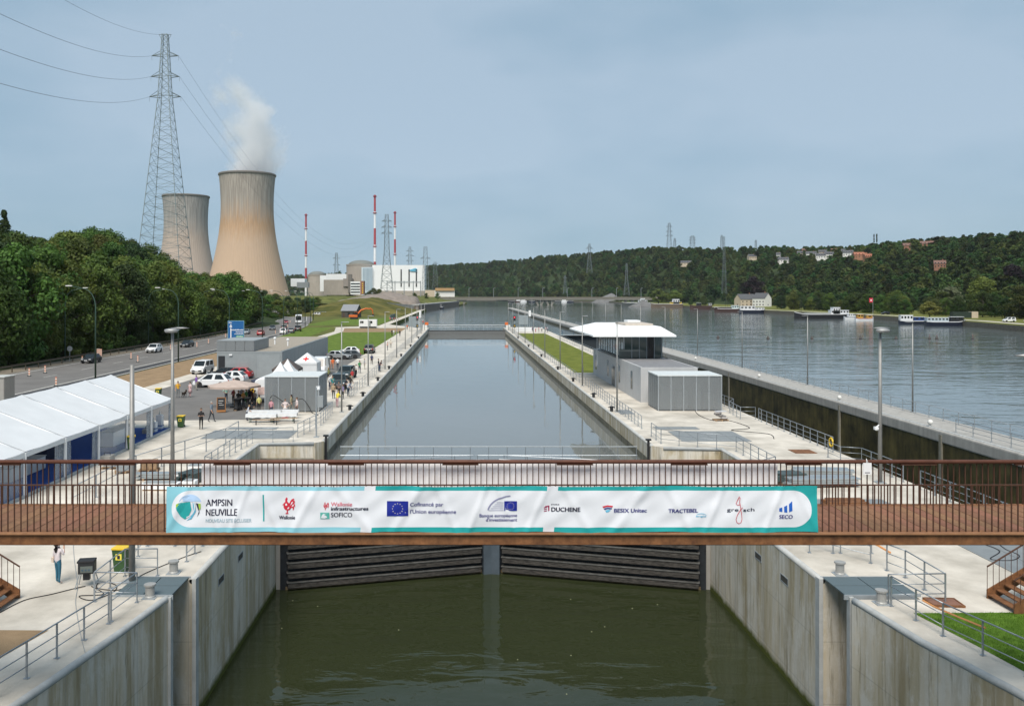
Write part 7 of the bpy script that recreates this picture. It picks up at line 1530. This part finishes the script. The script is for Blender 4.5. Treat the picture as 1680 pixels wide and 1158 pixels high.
# ================================================================ boats
def boat(px0, px1, py, hull, lab, L=None, H=1.6, cabin=(), mid=None, Y=None, deck=None, bow=1, mast_=(), rz=None, sheer=.8):
    """boat whose hull spans px0..px1 at the water line py; cabin = [(f0, f1, height, material, windows)]"""
    Yb = Y or (CAMH + 1.7) * F / (py - CY); x0, x1 = (px0 - CX) / F * Yb, (px1 - CX) / F * Yb; L = x1 - x0; Wd = min(6, max(2.4, L * .17))
    # seen end on, barges along the bank are longer than they look: they lie parallel to it
    t = thing('moored_boat', lab, 'boat', ((x0 + x1) / 2, Yb, -1.7), rz or 0.); n = 14; vs = []; b = MB()
    for i in range(n + 1):
        f = i / n; xx = (-.5 + f) * L; g = f if bow > 0 else 1 - f
        wv = Wd / 2 * (1 - max(0, (g - .82) / .18) ** 2 * .95) * (1 - max(0, (.06 - g) / .06) * .3); zt = H + sheer * max(0, (g - .75) / .25) ** 2 + .25 * max(0, (.15 - g) / .15)
        vs += [(xx, -wv * .8, -.4), (xx, -wv, zt), (xx, wv, zt), (xx, wv * .8, -.4)]
    b.add(vs, [(4 * i + k, 4 * i + (k + 1) % 4, 4 * i + 4 + (k + 1) % 4, 4 * i + 4 + k) for i in range(n) for k in range(4)] + [(0, 1, 2, 3), (4 * n, 4 * n + 1, 4 * n + 2, 4 * n + 3)]); b.build('hull', hull, t)
    b = MB(); b.add([(p[0], p[1] * 1.01, p[2] - (.0 if j % 4 in (1,) else .25)) for i in range(n + 1) for j, p in ((1, vs[4 * i + 1]), (0, (vs[4 * i + 1][0], vs[4 * i + 1][1], vs[4 * i + 1][2] - .02)))], [(2 * i, 2 * i + 2, 2 * i + 3, 2 * i + 1) for i in range(n)]); b.build('rubbing_strake', mid or WHITE, t)
    if deck: MB().bb(-.30 * L, .32 * L, -Wd * .36, Wd * .36, H, H + .55).build('hatch_cover', deck, t, bevel=.1)
    for (f0, f1, h, m, wn_) in cabin:
        c_ = MB().bb((-.5 + f0) * L, (-.5 + f1) * L, -Wd * .4, Wd * .4, H - .1, H + h).build('cabin', m, t, bevel=.06); MB().bb((-.5 + f0) * L - .15, (-.5 + f1) * L + .15, -Wd * .43, Wd * .43, H + h, H + h + .1).build('roof', WHITE, c_)
        k = max(1, wn_); 
        for i in range(wn_):
            xx = (-.5 + f0 + (f1 - f0) * (i + .5) / k) * L; MB().box(xx, -Wd * .4 - .01, H + h * .62, (f1 - f0) * L / k * .6, .04, h * .38).build('window', CARGLASS, c_)
    for (f, h) in mast_: MB().tube(((-.5 + f) * L, 0, H), ((-.5 + f) * L, 0, H + h), .09, 6).tube(((-.5 + f) * L, 0, H + h * .7), ((-.5 + f + .05) * L, 0, H + h * .5), .05, 5).build('mast', DARKM, t)
    return t
HB, HN, HBR, HW, HG = mat('hull_black', (.016, .017, .02), .5), mat('hull_navy', (.012, .016, .032), .4), mat('hull_brown', (.055, .03, .026), .6), mat('hull_white', (.68, .69, .7), .4), mat('hull_grey', (.065, .075, .075), .6)
boat(1020, 1067, 502, HG, 'grey cargo barge with white wheelhouse near the far bridge', cabin=((.58, .88, 2.6, HW, 4), (.66, .8, 4.6, HW, 2)), deck=mat('tarp', (.3, .32, .31), .8), H=4.2, bow=-1, Y=940)
boat(1068, 1120, 505, mat('hull_mud', (.13, .1, .075), .8), 'empty brown barge with a yellow wheelhouse', cabin=((.6, .95, 1.8, YELLOW, 4), (.68, .88, 4.6, HW, 3)), H=3.9, bow=-1, mast_=((.99, 4),), Y=850)
boat(1132, 1168, 508, HBR, 'dark brown barge moored behind the brown and white barge', cabin=((.3, .5, 2.2, DARKM, 2), (.86, .98, 2.0, mat('grey_cabin', (.35, .36, .36), .6), 1)), H=3.4, bow=-1, mid=HBR)
boat(1172, 1212, 512, HBR, 'brown barge with portholes and a pale cabin', cabin=((.02, .68, 1.0, HBR, 7), (.7, .98, 2.3, mat('pale_teal', (.5, .6, .6), .5), 3)), H=2.6, bow=-1, mast_=((.45, 9), (.55, 7)))
boat(1213, 1255, 514, HN, 'white motor barge moored before the river houses', cabin=((.02, .6, 2.6, HW, 4), (.62, .95, 1.6, HW, 3)), H=2.4, mid=HW)
boat(1303, 1391, 523, HB, 'long black barge with masts at its bow and a white wheelhouse', cabin=((.66, .99, 2.0, HW, 6), (.7, .83, 3.5, HW, 3)), deck=mat('tarp', (.3, .32, .31)), H=2.6, bow=-1, mast_=((.14, 9), (.11, 7), (.95, 4)), sheer=1.2)
boat(1385, 1404, 524, HW, 'small blue and white cabin boat beside the orange workboat', cabin=((.3, .8, 1.5, HW, 3),), H=1.4, mid=HN); boat(1403, 1433, 526, HW, 'workboat with orange gear beside the small cabin boat', cabin=((.1, .4, 2.0, mat('mustard', (.45, .25, .05), .6), 2), (.62, .9, 1.6, mat('mustard', (.45, .25, .05)), 1)), H=1.2, mid=RED)
boat(1475, 1522, 532, HN, 'blue and white passenger boat moored behind the long navy barge', cabin=((.02, .45, 2.4, HW, 4), (.5, .85, 1.6, mat('blue_tarp', (.02, .05, .18), .7), 2)), H=1.6, mid=HW); boat(1518, 1584, 535, HN, 'long navy and white river barge with an awning', cabin=((.02, .55, 1.6, mat('pale_blue_cabin', (.45, .52, .56), .5), 6), (.6, .92, 1.9, DARKM, 2)), H=1.9, mid=HW, sheer=1.0)
boat(702, 714, 507.5, HW, 'small white cabin boat by the left bank wall', cabin=((.2, .75, 2.6, HW, 2),), H=2); boat(716, 728, 507, HN, 'small blue boat by the left bank wall', cabin=((.3, .7, 2.2, mat('grey_cabin', (.35, .36, .36)), 2),), H=1.8)
for k, (px, hl, lb_) in enumerate(((838, HB, 'dark'), (858, HW, 'white'), (872, HN, 'navy'), (925, HW, 'white domed'), (935, HN, 'blue'), (850, HBR, 'brown'), (915, HG, 'grey'))): boat(px - 5, px + 6, 496.5 - (k % 2) * .4, hl, 'far off %s boat in the row moored beyond the bridge' % lb_, cabin=((.2, .8, 4.0, HW if k % 2 else DARKM, 2),), H=2.5)
# sand and gravel heaps, white cabins by the far bridge
for (px, Y, r_, h, lb_) in ((1003, 1400, 25, 15, 'large grey gravel heap under the far bridge end'), (965, 1620, 30, 13, 'pale gravel heap beyond the far bridge'), (1055, 900, 12, 7, 'grey gravel heap behind the yellow barge'), (905, 1900, 30, 9, 'pale heap on the far shore beyond the bridge'), (860, 2000, 40, 7, 'low white works on the far shore')):
    x = (px - CX) / F * Y; b = MB(); n = 14; o = tag(b.lathe([(r_ * (1 - k / 5) ** .9 * 1 + .05, h * k / 5 - 2) for k in range(6)], n).build('gravel_heap', mat('heap_grey', (.14, .14, .14), .95, 0, .25, .2, .4, 2)), lb_, 'gravel heap'); o.location = (x, Y, .4); o.scale = (1.3, .8, 1)
# river houses
x, y = (1223 - CX) / F * 800, 800; house(x, y, .5, 17, 10, 6.5, 4.6, rad(18), CREAM, SLATE, 'cream river house with dark roof below the copper beech', 4, 2); house((1250 - CX) / F * 790, 790, .5, 13, 10, 7.5, 4.6, rad(-55), RENDER_W, SLATE, 'white river house with dark roof right beside the cream house', 4, 2)
x, y = 226, 478; fl = thing('red_flag', 'red flag board on a pole on the far bank', 'flag', (x, y, .4)); MB().tube((0, 0, 0), (0, 0, 9), .09).build('pole', GALVM, fl); MB().bb(-2.0, -.1, -.05, .05, 6.6, 9).build('flag_cloth', mat('flag_red', (.55, .03, .06), .6), fl); MB().bb(-1.4, -.7, -.08, -.051, 7.4, 8.2).build('white_mark', WHITE, fl)
sh_ = thing('dark_shelter', 'dark green fenced shelter on the far bank', 'shelter', (233, 405, .4)); MB().bb(-5, 5, -1.5, 1.5, 0, 2.8).build('body', mat('shelter_green', (.02, .035, .025), .7), sh_); MB().bb(3.5, 6.5, -1.6, 1.0, 0, 3.0).build('store', CREAM, sh_)

# ================================================================ steam of the cooling tower
pl = MB().bb(-75, 95, -45, 45, 0, 190).build('steam_plume', mat('steam_dummy', (1, 1, 1))); pl.location = (-264, 1078, 157.5)
m = bpy.data.materials.new('steam'); m.use_nodes = True; n, l = m.node_tree.nodes, m.node_tree.links; n.remove(n['Principled BSDF']); pv = n.new('ShaderNodeVolumePrincipled'); pv.inputs['Color'].default_value = (.97, .97, .98, 1); pv.inputs['Anisotropy'].default_value = .2
t = n.new('ShaderNodeTexCoord'); s = n.new('ShaderNodeSeparateXYZ'); l.new(t.outputs['Object'], s.inputs[0])
def MM(op, a, c=0.):
    x = n.new('ShaderNodeMath'); x.operation = op
    for i, q in enumerate((a, c)):
        if hasattr(q, 'links'): l.new(q, x.inputs[i])
        else: x.inputs[i].default_value = q
    return x.outputs[0]
def NZ(sc_, det, off=(0, 0, 0)):
    mp = n.new('ShaderNodeMapping'); mp.inputs['Location'].default_value = off; l.new(t.outputs['Object'], mp.inputs[0]); z = n.new('ShaderNodeTexNoise'); z.inputs['Scale'].default_value = sc_; z.inputs['Detail'].default_value = det; z.inputs['Roughness'].default_value = .6; l.new(mp.outputs[0], z.inputs['Vector']); return z.outputs['Fac']
zc = s.outputs['Z']
axis = MM('ADD', MM('MULTIPLY', MM('SINE', MM('MULTIPLY', zc, .034)), 14), MM('MULTIPLY', zc, -.06))        # meandering column
dx = MM('SUBTRACT', s.outputs['X'], axis); dx = MM('ADD', dx, MM('MULTIPLY', MM('SUBTRACT', NZ(.018, 2), .5), 70)); dy = s.outputs['Y']
r2 = MM('SQRT', MM('ADD', MM('MULTIPLY', dx, dx), MM('MULTIPLY', dy, dy)))
wd = MM('ADD', 34, MM('MULTIPLY', zc, .16)); core = MM('SUBTRACT', 1.0, MM('DIVIDE', r2, wd))
tex = MM('MULTIPLY', MM('SUBTRACT', NZ(.032, 5, (7, 3, 1)), .5), 1.9)
fade = n.new('ShaderNodeMapRange'); fade.inputs['From Min'].default_value = 45; fade.inputs['From Max'].default_value = 145; fade.inputs['To Min'].default_value = 0; fade.inputs['To Max'].default_value = 1.0; l.new(zc, fade.inputs['Value'])
den = MM('MAXIMUM', MM('SUBTRACT', MM('ADD', core, tex), MM('ADD', MM('MULTIPLY', fade.outputs[0], .95), .05)), 0)
edge = MM('MULTIPLY', MM('LESS_THAN', r2, 75), den)
l.new(MM('MINIMUM', MM('MULTIPLY', edge, .12), .08), pv.inputs['Density']); l.new(pv.outputs[0], n['Material Output'].inputs['Volume'])
pl.data.materials.clear(); pl.data.materials.append(m); tag(pl, 'white steam plume rising from the ochre cooling tower', 'steam', kind='stuff')

# ================================================================ the air: far things fade a little
hz = MB().bb(-3200, 3200, -120, 4200, -9.5, 400).build('haze', mat('haze_dummy', (1, 1, 1)))
m = bpy.data.materials.new('haze_air'); m.use_nodes = True; n, l = m.node_tree.nodes, m.node_tree.links; n.remove(n['Principled BSDF']); pv = n.new('ShaderNodeVolumePrincipled')
pv.inputs['Color'].default_value = (.86, .92, 1, 1); pv.inputs['Density'].default_value = .000028; pv.inputs['Anisotropy'].default_value = .1; l.new(pv.outputs[0], n['Material Output'].inputs['Volume'])
hz.data.materials.clear(); hz.data.materials.append(m); tag(hz, 'thin pale haze in the air of the valley', 'haze', kind='stuff')
